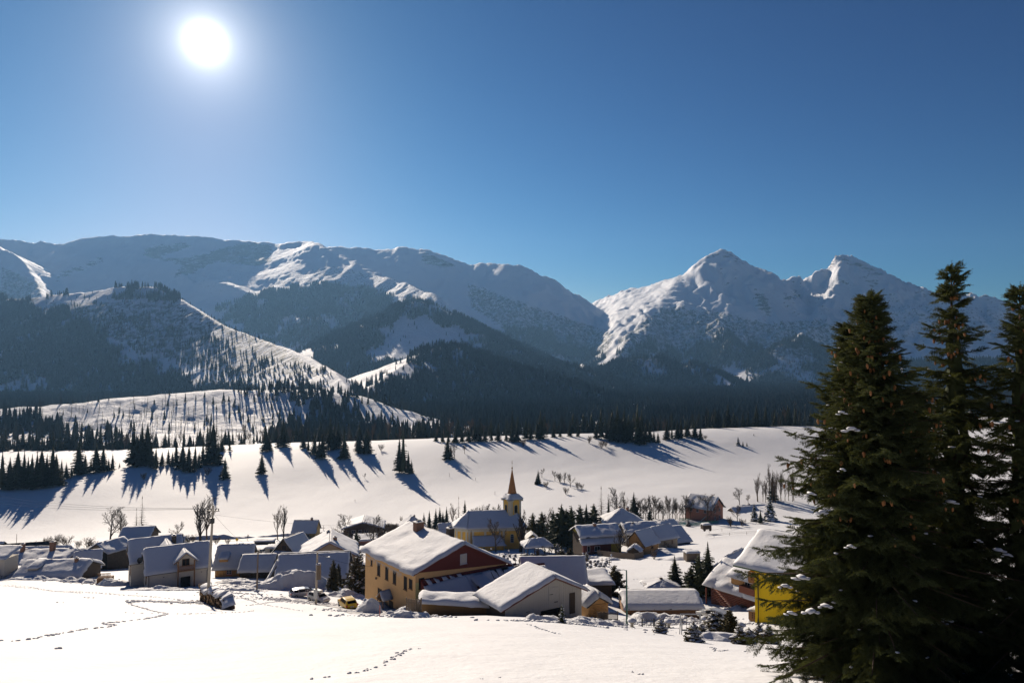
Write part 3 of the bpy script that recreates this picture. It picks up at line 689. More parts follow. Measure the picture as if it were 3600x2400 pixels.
def pieces(root, name, frames, size, m, jitter=.0, log=False):
    """alike planks, slats or logs: one mesh shared by many children"""
    sx, sy, sz = size
    b = MB()
    if log: b.tube([(-sx/2, 0, 0), (sx/2, 0, 0)], sz/2, 7)
    else: b.box(-sx/2, sx/2, -sy/2, sy/2, -sz/2, sz/2)
    me = None; out_ = []
    for M in frames:
        if me is None:
            o = b.build(name, m, root, log); me = o.data
        else:
            o = bpy.data.objects.new(name, me); link(o, root)
        if jitter: M = M @ TR(0, RND.uniform(-jitter, jitter), RND.uniform(-jitter, jitter))
        o.matrix_local = M; out_.append(o)
    return out_
def log_wall(root, M, w, h, d=.28, m=LOGRED):
    n = int(h/d*1.05)
    pieces(root, 'log', [M @ TR(0, -.02, d/2+k*d*.95) for k in range(n)], (w, d, d), m, 0, True)
def board_wall(root, M, w, h, bw=.25, m=PALEW, top=None, gap=.015, name='board', thick=.05):
    """upright boards; top(x) gives the height at x"""
    n = int(w/bw); me = {}
    for k in range(n):
        x = -w/2+(k+.5)*w/n; z1 = top(x) if top else h
        if z1 < .15: continue
        key = round(z1, 2)
        if key in me:
            o = bpy.data.objects.new(name, me[key]); link(o, root)
        else:
            o = MB().box(-w/n/2+gap/2, w/n/2-gap/2, -thick, 0, 0, z1).build(name, m, root); me[key] = o.data
        o.matrix_local = M @ TR(x, -.004-RND.uniform(0, .02), 0)
def rail(root, M, w, h, m=MIDW, step=.16, name='balcony_railing'):
    b = MB(); b.box(-w/2, w/2, -.05, .05, h-.1, h, mtx=M); b.box(-w/2, w/2, -.04, .04, .06, .14, mtx=M)
    r = b.build(name, m, root); n = int(w/step)
    fr = [M @ TR(-w/2+(k+.5)*w/n, 0, h/2) for k in range(n)]
    pieces(r, 'baluster', fr, (step*.55, .03, h-.24), m)
    return r
def pipe(root, pts, r=.05, m=DKMETAL, name='downpipe'): return MB().tube(pts, r, 6).build(name, m, root)

# ------------------------------------------------------------------ cream double house by the pole
W_, L_, H_, RI = 8.6, 10.6, 2.9, 3.3
R1 = place('house', 'cream house with two snowy roofs, wooden gables and a balcony dormer', 'house', (508, 2027, 127), (4.9, -.5, H_-.46), -58)
gable(R1, W_, L_, H_, RI, WHITE, over=.6, gov=.55, snow=.3, seed=1, lump=.12)
M2 = TR(-8.0, -2.2, .0)
gable(R1, 8.2, 9.0, H_+.4, 3.2, WHITE, mtx=M2, snow=.3, seed=2, lump=.12, wname='wing_wall')
M3 = TR(-.2, 4.0, 0) @ RZ(90)       # the cross roof that joins them
gable(R1, 7.0, 9.0, H_+.3, 2.9, WHITE, mtx=M3, over=.3, gov=.1, snow=.3, seed=3, wname='link_wall')
for MM, wd, hh in ((Matrix(), W_, H_), (M2, 8.2, H_+.4)):       # boarded gable tops with their braces
    rr = 3.15
    MB().prism([(-wd/2+.9, hh+.55), (wd/2-.9, hh+.55), (0, hh+rr-.12)], -.28, -.02, mtx=MM).build('gable_boards', MIDW, R1)
    for s in (-1, 1): MB().tube([MM @ Vector((s*(wd/2-.2), -.05, hh-.9)), MM @ Vector((s*(wd/2+.1), -.5, hh+.05))], .08, 5).build('brace', MIDW, R1)
    for dx in (-.1, .9): window(R1, face('front', wd, 9, dx+1.6, 1.1, MM), .55, 1.25, MIDW, 0)
MD = TR(W_/2+.25, 6.4, 0) @ RZ(90)   # dormer with balcony on the near slope
gable(R1, 3.0, 3.6, 4.45, 1.25, WHITE, mtx=MD, over=.55, gov=.75, snow=.22, seed=4, base=1.2, wname='dormer_wall', roof=MIDW)
window(R1, MD @ TR(0, 0, 3.75), 1.15, 1.75, MIDW, 1, name='balcony_door')
MB().box(-1.5, 1.5, -1.0, 0, 2.55, 2.7, mtx=MD).build('balcony', MIDW, R1)
rail(R1, MD @ TR(0, -.95, 2.7), 2.9, .95)
for s in (-1, 1): MB().box(s*1.4-.11, s*1.4+.11, -1.06, -.84, -2, 4.5, mtx=MD).build('post', MIDW, R1)
MB().box(-.8, .8, .04-.3, .1, -.5, 1.35, mtx=MD @ TR(0, -.02, 0)).build('garage_door', DARKIN, R1)
pipe(R1, [(4.95, .15, H_-.35), (4.42, .25, H_-1.0), (4.42, .25, -1.5)], .06); pipe(R1, [(4.95, 10.4, H_-.35), (4.42, 10.2, H_-1.0), (4.42, 10.2, -1.5)], .06)
MB().box(4.3, 4.36, 9.1, 9.3, 1.7, 1.8).build('wall_lamp', DKMETAL, R1); MB().box(4.3, 4.36, 2.6, 2.8, 1.7, 1.8).build('wall_lamp', DKMETAL, R1)
dish = MB(); dish.lathe([(.0, .0), (.25, .03), (.45, .1), (.55, .17)], 16); dish.tube([(0, 0, 0), (0, 0, -.4), (0, .3, -.7)], .04, 5)
o = dish.build('satellite_dish', DKMETAL, R1); o.location = (-3.3, -.7, 3.6); o.rotation_euler = (math.radians(75), 0, math.radians(60))
chimney(R1, -3.2, 8.2, 4.4, .75, .75, 1.2, DKBRICK); chimney(R1, -6.2, 5.4, 5.0, .75, .75, 1.9, DKBRICK)
# wooden deck at its far corner
r = place('deck_railing', 'low brown timber deck railing at the corner of the cream house', 'railing', (366, 2030, 139), (0, 0, 0), 10)
rail(r, Matrix(), 2.4, .9, MIDW, .22); MB().box(-1.3, 1.3, -.2, 1.5, -1.2, .02).build('deck', MIDW, r)

# roofs behind the cream house
r = place('house', 'house with dark bare roof edge behind the cream house', 'house', (433, 1884, 190), (-.6, -.5, 0), -80)
gable(r, 8, 7.5, 0, 2.4, OLDW, snow=.25, seed=6, base=-6)
r = place('house', 'snowy blue-shaded roof behind the two dark chimneys', 'house', (520, 1890, 176), (0, -.5, 2.6), -78)
gable(r, 8.5, 8.0, 0, 2.4, GREYP, snow=.28, seed=7, base=-6); chimney(r, .6, 4.2, 1.8, .3, .3, .9, DKMETAL, snow=0)

# log cabin with a red window
LC = place('log_cabin', 'log cabin with deep snowy roof and a red framed window', 'cabin', (747, 2003, 150), (3.9, -.45, 1.75), -83)
gable(LC, 6.6, 7.0, 2.3, 3.5, HONEY, over=.7, gov=.6, snow=.35, seed=8, lump=.1)
log_wall(LC, face('right', 6.6, 7, 3.5, -.4), 7.0, 2.5, .24, HONEY); log_wall(LC, face('front', 6.6, 7, 0, -.4), 6.6, 2.6, .24, HONEY)
window(LC, face('right', 6.6, 7, 2.9, 1.1) @ TR(0, -.14, 0), 1.0, 1.0, mat('red frame', (.45, .03, .03), .5, .1), 1, 1)
window(LC, face('right', 6.6, 7, 2.9, 1.1) @ TR(0, -.16, 0), .85, .85, FRAMEW, 2, 1, False)
door(LC, face('right', 6.6, 7, 5.3, -.3) @ TR(0, -.13, 0), 1.3, 2.1, mat('orange door wood', (.5, .25, .05), .6, .1))
for y in (1.7, 4.3, 6.9): MB().box(3.34, 3.46, y-.07, y+.07, -1, 2.2).build('post', HONEY, LC)
MD = TR(3.0, 1.6, 0) @ RZ(90); MB().box(-.9, .9, -.05, 2.4, 2.8, 3.75, mtx=MD).build('dormer', HONEY, LC)
snow_slab(LC, [(-1.1, -.4, 3.78), (1.1, -.4, 3.78), (1.1, 2.9, 5.3), (-1.1, 2.9, 5.3)], .3, 9, MD)

# low timber shed to its right
r = place('timber_shed', 'low dark timber shed under a broad snow roof beside the log cabin', 'shed', (832, 2014, 146), (4.2, -.4, .9), -84)
gable(r, 7.0, 6.4, 1.3, 2.4, OLDW, snow=.24, seed=10, over=.7, rg=.15); log_wall(r, face('right', 7, 6.4, 3.2, -.8), 6.4, 2.2, .22, OLDW)

# big blue shaded barn roof behind the snow heap
r = place('barn', 'barn with one broad blue-shaded snow roof reaching nearly to the ground', 'barn', (962, 2044, 138), (6.2, -.5, .5), -82)
gable(r, 10.6, 13.2, 1.0, 3.3, OLDW, over=.9, gov=.7, snow=.34, seed=11, lump=.14, rg=.25)
snow_slab(r, [(-2, -2.6, -.4), (5.6, -2.6, -1.2), (2.4, -.4, 3.2), (-1, -.4, 3.6)], .5, 12)

# tan gabled house with a white window
TG = place('house', 'brown gabled house with a wide white window and red roof edge', 'house', (1262, 1958, 160), (6.6, -.5, 4.3), 14.5)
gable(TG, 12.0, 12.5, 4.6, 3.2, BROWNP, ROOFR, over=.6, gov=.7, snow=.4, seed=13)
window(TG, face('front', 12, 12, -.6, 5.0), 2.7, 1.35, FRAMEW, 2, 0); window(TG, face('front', 12, 12, 3.9, 1.7), .8, 1.0, FRAMEW, 0); window(TG, face('front', 12, 12, 5.2, 1.7), .8, 1.0, FRAMEW, 0)
chimney(TG, 1.2, 3.0, 6.6, .9, .9, 1.8, BRICK); chimney(TG, -.4, 9.5, 7.6, .8, .8, .8, DKBRICK)

# A-frame with a yellow porch
r = place('house', 'dark steep gabled house with a yellow porch by the parking place', 'house', (996, 1892, 200), (0, -.4, 5.9), -18)
gable(r, 8.0, 8.5, 1.2, 4.6, OLDW, snow=.3, seed=14, over=.9, lump=.2, rg=.2)
MB().box(-2.6, 2.6, -1.2, 0, -2.5, 1.5).build('porch', PALEYEL, r); window(r, face('front', 8, 8, 0, 3.2), 1.4, 1.3, MIDW, 1)
snow_slab(r, [(-3, -1.6, 1.5), (3, -1.6, 1.5), (3, 0, 2.1), (-3, 0, 2.1)], .25, 15)
# little ochre house by the road
r = place('house', 'small ochre house with bluish snow roof beside the road and two tall bare trees', 'house', (1022, 1876, 268), (4.6, -.4, 2.0), -88)
gable(r, 8.0, 8.8, 2.5, 3.8, mat('plaster dull ochre', (.34, .25, .11), .9, .06), snow=.2, seed=16, lump=.25, rg=.25); chimney(r, 0, 6.5, 6.2, .8, .8, .9, BRICK)
window(r, face('right', 8, 8.8, 2, 1.2), .9, 1.0, FRAMEW, 1); window(r, face('right', 8, 8.8, 6, 1.2), .9, 1.0, FRAMEW, 1); window(r, face('front', 8, 8.8, 0, 3.6), .9, 1.0, FRAMEW, 1)
# bus shelter and flat snowy roofs near the parking
r = place('bus_shelter', 'dark open shelter beside the road left of the ochre house', 'shelter', (928, 1925, 250), (0, 0, 0), 4)
MB().box(-3.4, 3.4, 0, 2.2, -1.5, 2.2).build('wall', OLDW, r); snow_slab(r, [(-3.7, -.5, 2.3), (3.7, -.5, 2.3), (3.7, 2.6, 2.6), (-3.7, 2.6, 2.6)], .3, 17)
r = place('garage', 'low garage with flat snow roof behind the parked cars', 'garage', (963, 1944, 222), (0, 0, 0), 2)
MB().box(-2.8, 2.8, 0, 3, -1.5, 1.6).build('wall', GREYP, r); snow_slab(r, [(-3, -.3, 1.62), (3, -.3, 1.62), (3, 3.2, 1.9), (-3, 3.2, 1.9)], .35, 18); MB().box(-1.3, 1.3, -.05, .02, -1, 1.3).build('garage_door', DARKIN, r)
# brown house with wide low gable
r = place('house', 'wide brown house with low snowy gable behind the bare trees', 'house', (1275, 1838, 262), (0, -.6, 7.6), 8)
gable(r, 14.0, 12, 5.6, 2.0, OLDW, snow=.35, seed=19, over=1.0, gov=1.0); MB().box(-7.2, 7.2, -.06, .0, -2, 2.6).build('lower_wall', GREYP, r)
for x in (-3.4, -1.0, 1.4): window(r, face('front', 14, 12, x, 4.4), 1.2, 1.0, FRAMEW, 1)
r = place('annex', 'low annex with snow roof in front of the wide brown house', 'annex', (1285, 1900, 248), (0, 0, 2), 12)
MB().box(-4, 4, 0, 5, -2, 2).build('wall', PINK, r); snow_slab(r, [(-4.4, -.5, 2.0), (4.4, -.5, 2.0), (4.4, 5.4, 3.0), (-4.4, 5.4, 3.0)], .4, 20)
# hip roofed house further along
def hip(root, W, L, h, rise, wall, snow=.4, seed=0, over=.6, ridge=.45, base=-2.5, mtx=None, roof=ROOFD):
    mtx = mtx or Matrix(); x, y = W/2, L/2; k = L*ridge/2
    MB().box(-x, x, -y, y, base, h, mtx=mtx).build('wall', wall, root)
    e = [(-x-over, -y-over, h), (x+over, -y-over, h), (x+over, y+over, h), (-x-over, y+over, h), (0, -k, h+rise), (0, k, h+rise)]
    b = MB(); b.add([mtx @ Vector(v) for v in e], [(0, 1, 4), (1, 2, 5, 4), (2, 3, 5), (3, 0, 4, 5), (3, 2, 1, 0)]); b.build('roof', roof, root)
    f = .05
    def q(i): return (e[i][0], e[i][1], e[i][2]+f)
    for n_, (a, b_, c, d) in enumerate(((0, 1, 4, 4), (1, 2, 5, 4), (2, 3, 5, 5), (3, 0, 4, 5))):
        snow_slab(root, [q(a), q(b_), q(c), q(d)], snow, seed+n_, mtx, rnd=(1, 0, 0, 0))
r = place('house', 'grey house with rounded snow-laden hip roof near the field edge', 'house', (1455, 1858, 285), (0, -4, 2.0), 20)
hip(r, 9, 9, 2.2, 4.0, GREYP, .5, 21, ridge=.3); chimney(r, 1.0, 0, 5.6, .7, .7, 1.0, BRICK)
# left cluster
r = place('barn', 'long barn with a dark snow-free roof at the photo edge', 'barn', (112, 1906, 226), (0, 9.8, 4.4), -74)
gable(r, 9, 15, 1.6, 2.8, OLDW, snow=0, over=.7); snow_slab(r, [(5.0, -.4, 1.4), (5.0, 15, 1.4), (3.6, 15, 2.3), (3.6, -.4, 2.3)], .12, 22)
r = place('house', 'sliver of a snowy roof above the dark barn', 'house', (8, 1903, 245), (0, 6, 3.4), -80)
gable(r, 7, 6.4, .6, 2.6, OLDW, snow=.25, seed=23)
LH = place('house', 'low house with two brick chimneys and lumpy snow roof', 'house', (125, 1926, 176), (0, 9, 4.0), -87)
gable(LH, 13, 19, 1.3, 1.9, OLDW, over=.8, gov=.7, snow=.55, seed=24, lump=.4); chimney(LH, 1.2, 6.6, 3.2, .8, .8, 2.2, BRICK); chimney(LH, 1.0, 13.8, 3.2, 1.0, 1.0, 2.6, BRICK)
MB().box(6.5, 6.56, 9, 18, -.4, 1.0).build('plank_wall', MIDW, LH)
r = place('house', 'cream house wall cut by the photo edge, beside snow banks', 'house', (6, 2022, 143), (0, 0, 0), 0)
MB().box(-4, .5, 0, 4, -2, 3.3).build('wall', WHITE, r); snow_slab(r, [(-4.4, -.5, 3.3), (1.0, -.5, 3.3), (1.0, 4.4, 4.8), (-4.4, 4.4, 4.8)], .4, 25); window(r, TR(-.6, 0, .9), .5, .8, FRAMEW, 0)
L3 = place('cottage', 'cottage smothered in smooth deep snow with a small boxed dormer', 'cottage', (95, 1968, 146), (0, -.3, 3.4), -86)
gable(L3, 8.4, 12.6, 1.0, 1.75, OLDW, over=.9, gov=.6, snow=.75, seed=26, lump=.15, sag=.25); chimney(L3, 1.2, 10.4, 2.0, .6, .6, 1.9, BRICK)
MD = TR(2.4, 3.0, 0) @ RZ(90); MB().box(-.95, .95, -1.1, 2.2, 1.7, 2.6, mtx=MD).build('dormer', SILVERW, L3)
snow_slab(L3, [(-1.15, -1.5, 2.6), (1.15, -1.5, 2.6), (1.15, 2.4, 3.2), (-1.15, 2.4, 3.2)], .6, 27, MD)
MB().box(4.2, 4.27, 3.0, 5.6, -1.2, .75).build('door_panel', MIDW, L3)
MB().prism([(-1.5, -2.5), (3.6, -2.5), (3.6, -.6), (-1.5, .8)], -3.8, -.5).build('lean_to_wall', OLDW, L3)
snow_slab(L3, [(4.6, -4.2, -.9), (4.6, .4, -.5), (-1.4, .4, 1.1), (-1.4, -4.2, .6)], .7, 28, sag=.15)
r = place('barn', 'old dark stone barn with patchy snow roof left of the cream house', 'barn', (300, 1940, 172), (-3.7, -.4, 2.6), -20)
gable(r, 6.4, 7, 2.9, 1.9, mat('dark rubble stone', (.075, .062, .05), .9, .35, 1.6, .6, 4), snow=.22, seed=29, lump=.7, over=.5)
r = place('shed', 'steep bluish snow roof wedged between the cottage and the stone barn', 'shed', (262, 1940, 165), (0, -.3, 4.0), -60)
gable(r, 6, 5, .8, 3.0, OLDW, snow=.35, seed=30)
r = place('bird_house', 'tiny red-brown hut peeping out of the snow by the stone barn', 'hut', (309, 1999, 158), (0, 0, 0), 0)
gable(r, 1.6, 1.4, .7, .5, MIDW, snow=.25, seed=31, over=.2, gov=.2, base=-1)
r = place('house', 'long low snow roof behind the two brick chimneys', 'house', (150, 1925, 215), (0, 8, 2.6), -87)
gable(r, 7, 14, .4, 2.4, GREYP, snow=.35, seed=32)
r = place('house', 'pale snow roof between the left bare bushes', 'house', (215, 1925, 205), (0, 2.6, 2.6), -84)
gable(r, 6, 5, .4, 2.6, GREYP, snow=.35, seed=33)

# ------------------------------------------------------------------ the large tan house, its lean-to, the white barn
TH = place('house', 'large tan two-storey house with red gable and thick overhanging snow', 'house', (1452, 2023, 92), (-8.2, -.4, 5.35), 37)
Wt, Lt, Ht = 15.2, 15.6, 5.5
gable(TH, Wt, Lt, Ht, 2.55, TAN, ROOFR, over=.6, gov=.55, snow=.42, seed=40, hr=4.2, sag=.18, base=-5, gmat=REDP)
MB().box(-Wt/2+.003, Wt/2-.6, -.012, .03, -5, Ht-1.31).build('end_wall', PALEYEL, TH)
for y, z, hh in ((1.3, 3.75, 1.2), (2.8, 3.5, 1.7), (6.0, 3.5, 1.7), (8.4, 3.5, 1.7), (11.0, 3.5, 1.7), (13.4, 3.9, .7)):
    window(TH, face('left', Wt, Lt, y, z), .85 if hh > 1 else .45, hh, MIDW, 0, 1 if hh > 1 else 0, deep=.03)
window(TH, face('left', Wt, Lt, 10.6, .0), 1.2, 1.5, MIDW, 1, 0, deep=.03); window(TH, face('left', Wt, Lt, 2.8, -.6), .9, 1.6, MIDW, 0, 0, deep=.03)
door(TH, face('left', Wt, Lt, 7.0, -2.2), 1.2, 2.2, OLDW)
MP = face('left', Wt, Lt, 7.4, -.1)       # little porch roof over the door
MB().prism([(-1.0, .5), (0, 1.5), (1.0, .5), (.85, .42), (0, 1.3), (-.85, .42)], -1.6, 0, mtx=MP).build('porch_roof', MIDW, TH)
snow_slab(TH, [(1.0, -1.6, .55), (1.0, 0, .55), (0, 0, 1.52), (0, -1.6, 1.52)], .16, 41, MP); snow_slab(TH, [(-1.0, 0, .55), (-1.0, -1.6, .55), (0, -1.6, 1.52), (0, 0, 1.52)], .16, 42, MP)
for s in (-.85, .85): MB().box(s-.05, s+.05, -1.55, -1.45, -2.2, .5, mtx=MP).build('post', MIDW, TH)
MB().box(-.9, .9, -.07, 0, .6, 1.0, mtx=face('left', Wt, Lt, 9.6, -.9)).build('house_sign', mat('sign yellow', (.5, .36, .04), .6, .1), TH)
window(TH, face('front', Wt, Lt, -6.7, 4.0), .7, 1.3, OLDW, 0); window(TH, face('front', Wt, Lt, -6.9, -.6), .8, 1.5, OLDW, 0)
window(TH, face('front', Wt, Lt, .0, 6.15) @ TR(0, -.04, 0), .95, 1.25, FRAMEW, 0, glass=mat('white board', (.62, .58, .52), .8, .05))
chimney(TH, -.9, 11.2, 7.4, 1.3, 1.1, 2.0, BRICK); chimney(TH, 2.2, 7.0, 6.9, .9, .9, 1.9, DKBRICK)
ice = [face('left', Wt, Lt, 15.6-k*.33, 5.0) @ TR(0, -.72, 0) for k in range(40)]
ib = MB().tube([(0, 0, 0), (0, 0, -.55)], [.05, .004], 4); ICE = mat('icicle', (.7, .75, .8), .1, .05, spec=.6); im = None
for k, M in enumerate(ice):
    if im is None: o = ib.build('icicle', ICE, TH); im = o.data
    else: o = link(bpy.data.objects.new('icicle', im), TH)
    o.matrix_local = M @ Matrix.Diagonal((1, 1, RND.uniform(.3, 1.5), 1))
wl = MB().box(-.08, .08, -.35, -.15, 0, .3, mtx=face('left', Wt, Lt, 11.4, 2.0)); wl.build('wall_lamp', DKMETAL, TH)
# sloped lean-to under the red gable, ribs of red sheet showing through the snow
A0, A1, B0, B1 = Vector((-6.9, -.15, 4.55)), Vector((9.2, -.15, 4.1)), Vector((-6.6, -4.2, .9)), Vector((9.4, -4.2, .9))
b = MB(); b.add([A0, A1, B1, B0, A0-Vector((0, 0, 4)), A1-Vector((0, 0, 4)), B1-Vector((0, 0, 6)), B0-Vector((0, 0, 6))], [(3, 2, 1, 0), (7, 6, 2, 3), (0, 4, 7, 3), (2, 6, 5, 1)])
b.build('lean_to_roof', REDP, TH)
def lq(u, v, dz=.03): return (A0*(1-u)+A1*u)*(1-v)+(B0*(1-u)+B1*u)*v + Vector((0, 0, dz))
snow_slab(TH, [lq(0, 1), lq(.42, 1), lq(.42, .1), lq(0, .2)], .22, 43, rnd=(1, 0, 1, 1), lump=.5); snow_slab(TH, [lq(.42, 1), lq(1, 1), lq(1, .1), lq(.42, .1)], .24, 44, rnd=(1, 1, 1, 0), lump=.5)
for k in range(5):
    u = .05+k*.078; snow_slab(TH, [lq(u, .3), lq(u+.05, .3), lq(u+.03, .04+.05*(k % 2)), lq(u-.014, .03)], .12, 45+k, rnd=(0, 1, 1, 1), over=0)
MDo = Matrix.Translation(lq(.52, .75)) ; MB().box(-1.0, 1.0, -.6, 2.0, -1.2, 1.0, mtx=MDo).build('dormer', REDP, TH)
window(TH, MDo @ TR(0, -.6, .1), 1.5, 1.3, FRAMEW, 1); snow_slab(TH, [(-1.2, -.9, 1.0), (1.2, -.9, 1.0), (1.2, 2.4, 1.9), (-1.2, 2.4, 1.9)], .25, 52, MDo)
for u in (.70, .83):
    c = lq(u, .3, .33); M = Matrix.Translation(c) @ Matrix.Rotation(math.radians(-42), 4, 'X') @ Matrix.Rotation(math.radians(90), 4, 'X') @ Matrix.Rotation(math.radians(180), 4, 'Y')
    M = Matrix.Translation(c) @ Matrix.Rotation(math.radians(43-90), 4, 'X')
    window(TH, M, .85, 1.25, DKMETAL, 0, 0, False, name='skylight', bar=.1, deep=.1)
# red ridged wing reaching right behind the barn
wr = place('house', 'red edged wing roof running right from the tan house', 'house', (1700, 2003, 100), (0, 0, 4.0), -70)
gable(wr, 8.0, 9.0, 1.6, 2.4, DRED, ROOFR, snow=.0, over=.5); snow_slab(wr, [(4.4, -.4, 1.5), (4.4, 9.4, 1.5), (.5, 9.4, 3.9), (.5, -.4, 3.9)], .26, 54, rnd=(1, 1, 1, 1), lump=.4)

WB = place('barn', 'white boarded barn with lit snow roof and dark hay openings', 'barn', (1768, 2160, 80), (-6.0, -.5, .3), 30)
Wb, Lb, Hb, Rb = 11.0, 6.2, .75, 2.45
gable(WB, Wb, Lb, Hb, Rb, OLDW, ROOFR, over=.6, gov=.5, snow=.4, seed=55, rx=1.4, hl=.75, hr=1.25, base=-3, lump=.1, sag=.1)
def bt(x): return (Hb+3 + (Rb)*(x+Wb/2)/(Wb/2+1.4)) if x < 1.4 else (Hb+3+Rb-(Hb+Rb-1.25)*(x-1.4)/(Wb/2-1.4))
board_wall(WB, TR(0, -.02, -3), Wb-.1, 8, .27, PALEW, bt)
MB().box(-.6, 2.6, -.16, -.1, -3, -.35).build('barn_opening_shade', DARKIN, WB); MB().box(3.6, 4.4, -.16, -.1, -1.4, 1.1).build('hay_hatch_shade', OLDW, WB)  # both panels dark: shade inside the openings is put into their colour
MB().box(-4.0, -2.0, -.13, -.1, -2.4, .2).build('small_door', PALEW, WB); MB().box(.6, 2.0, -.13, -.1, .8, 2.2).build('loft_door', PALEW, WB)
pieces(WB, 'hinge', [TR(-2.4, -.15, -.1), TR(-2.4, -.15, -1.2), TR(.9, -.15, 1.4), TR(1.6, -.15, .4)], (.5, .03, .06), DKMETAL)
# lean-to store in front of the tan house: upright planks under a tongue of snow
ST = place('plank_store', 'low brown plank store under a tongue of smooth snow joining the white barn', 'shed', (1482, 2110, 84), (0, 0, 1.75), 4)
MB().box(.05, 12.2, .1, 2.3, -2, 1.6).build('wall', OLDW, ST)
board_wall(ST, TR(5.2, .08, -2), 10.4, 3.6, .2, mat('brown planks', (.16, .095, .04), .85, .25, 3, .3, 16, stretch=(5, 5, .4)), lambda x: 3.65-.055*max(0, x+2))
snow_slab(ST, [(-.5, -.6, 1.7), (12.5, -.6, .6), (12.8, 2.6, .9), (-.4, 2.4, 1.75)], .5, 57, lump=.25, sag=.12, n=(30, 10))

B2 = place('barn', 'dark barn with steep bluish snow roof behind the white barn', 'barn', (2066, 2082, 105), (4.9, 9.6, 1.6), -88)
gable(B2, 8.6, 9.4, 2.0, 3.9, OLDW, ROOFD, over=.6, snow=.22, seed=58, lump=.12, base=-4, rg=.22)
r = place('shed', 'flat roofed dark shed right of the steep barn', 'shed', (2095, 2052, 112), (0, 0, 1.8), 5)
MB().box(-2.5, 2.6, 0, 5, -3, 1.7).build('wall', OLDW, r); snow_slab(r, [(-2.8, -.5, 1.75), (3.0, -.5, 1.75), (3.0, 5.4, 2.3), (-2.8, 5.4, 2.3)], .5, 59)
# ------------------------------------------------------------------ church
CH = place('church', 'ochre church with pale pilasters and a tower with brown pointed spire', 'church', (1622, 1860, 222.5), (5.6, -9.2, 7.4), -82)
fp = [(5, -7), (5, 11.6), (-5, 11.6), (-5, -7), (-2.6, -11), (2.6, -11)]
def extrude(root, name, m, fp, z0, z1, mtx=None):
    n = len(fp); b = MB(); M = mtx or Matrix()
    b.add([M @ Vector((x, y, z)) for z in (z0, z1) for x, y in fp], [tuple(reversed(range(n))), tuple(range(n, 2*n))] + [(i, (i+1) % n, n+(i+1) % n, n+i) for i in range(n)])
    return b.build(name, m, root)
extrude(CH, 'wall', OCHRE, fp, -4, 7.3)
fe = [(x*1.04, y*1.02) for x, y in fp]; extrude(CH, 'frieze', CREAMTRIM, fe, 6.35, 7.28)
fo = [(5.7, -7.4), (5.7, 12.3), (-5.7, 12.3), (-5.7, -7.4), (-3.0, -11.8), (3.0, -11.8)]
b = MB(); b.add([(x, y, 7.32) for x, y in fo] + [(0, -6.2, 11.9), (0, 9.0, 11.9)], [(0, 1, 7, 6), (1, 2, 7), (2, 3, 6, 7), (3, 4, 6), (4, 5, 6), (5, 0, 6), (5, 4, 3, 2, 1, 0)]); b.build('roof', ROOFR, CH)
def c3(i): return (fo[i][0], fo[i][1], 7.36)
rA, rB = (0, -6.2, 11.95), (0, 9.0, 11.95)
for k, q in enumerate(((c3(0), c3(1), rB, rA), (c3(1), c3(2), rB, rB), (c3(2), c3(3), rA, rB), (c3(3), c3(4), rA, rA), (c3(4), c3(5), rA, rA), (c3(5), c3(0), rA, rA))):
    snow_slab(CH, q, .26 if k < 3 else .38, 60+k, rnd=(1, 0, 0, 0), lump=.15, over=.1)
for y in (-6.6, -5.4, -1.4, 3.4, 4.6, 10.9): MB().box(5.0, 5.14, y-.35, y+.35, -4, 6.34).build('pilaster', CREAMTRIM, CH)
for t in (.12, .5, .88):
    x = 2.6+2.4*t; y = -11+4*t; MB().box(-.3, .3, -.1, .12, -4, 6.34, mtx=TR(x, y) @ RZ(59)).build('pilaster', CREAMTRIM, CH)
for x in (-2.0, 0, 2.0): MB().box(x-.3, x+.3, -11.12, -11, -4, 6.34).build('pilaster', CREAMTRIM, CH)
def arch_window(root, M, w, h, fr=CREAMTRIM, glass=GLASS, name='arched_window', bars=True):
    def outline(w, h): return [(-w/2, -h/2), (w/2, -h/2)] + [(w/2*math.cos(a), h/2-w/2+w/2*math.sin(a)) for a in [PI*k/8 for k in range(9)]]
    f = MB().prism(outline(w+.24, h+.24), -.05, .02, mtx=M).build(name, fr, root)
    MB().prism(outline(w, h), -.075, -.02, mtx=M).build('pane', glass, f)
    if bars:
        b = MB(); b.box(-.03, .03, -.1, -.06, -h/2, h/2, mtx=M)
        for k in (-.25, 0, .25): b.box(-w/2, w/2, -.097, -.06, h*k-.025, h*k+.025, mtx=M)
        b.build('glazing_bar', FRAMEW, f)
    return f
arch_window(CH, face('right', 10, 10, 7.4, 3.9), .95, 2.6); arch_window(CH, face('right', 10, 10, 1.2, 4.6), .9, 2.4)
ov = MB().prism([(.38*math.cos(a), .52*math.sin(a)) for a in [2*PI*k/12 for k in range(12)]], -.06, .02, mtx=TR(3.5, -9.5, 3.4) @ RZ(59)); ov.build('oval_window', GLASS, CH)
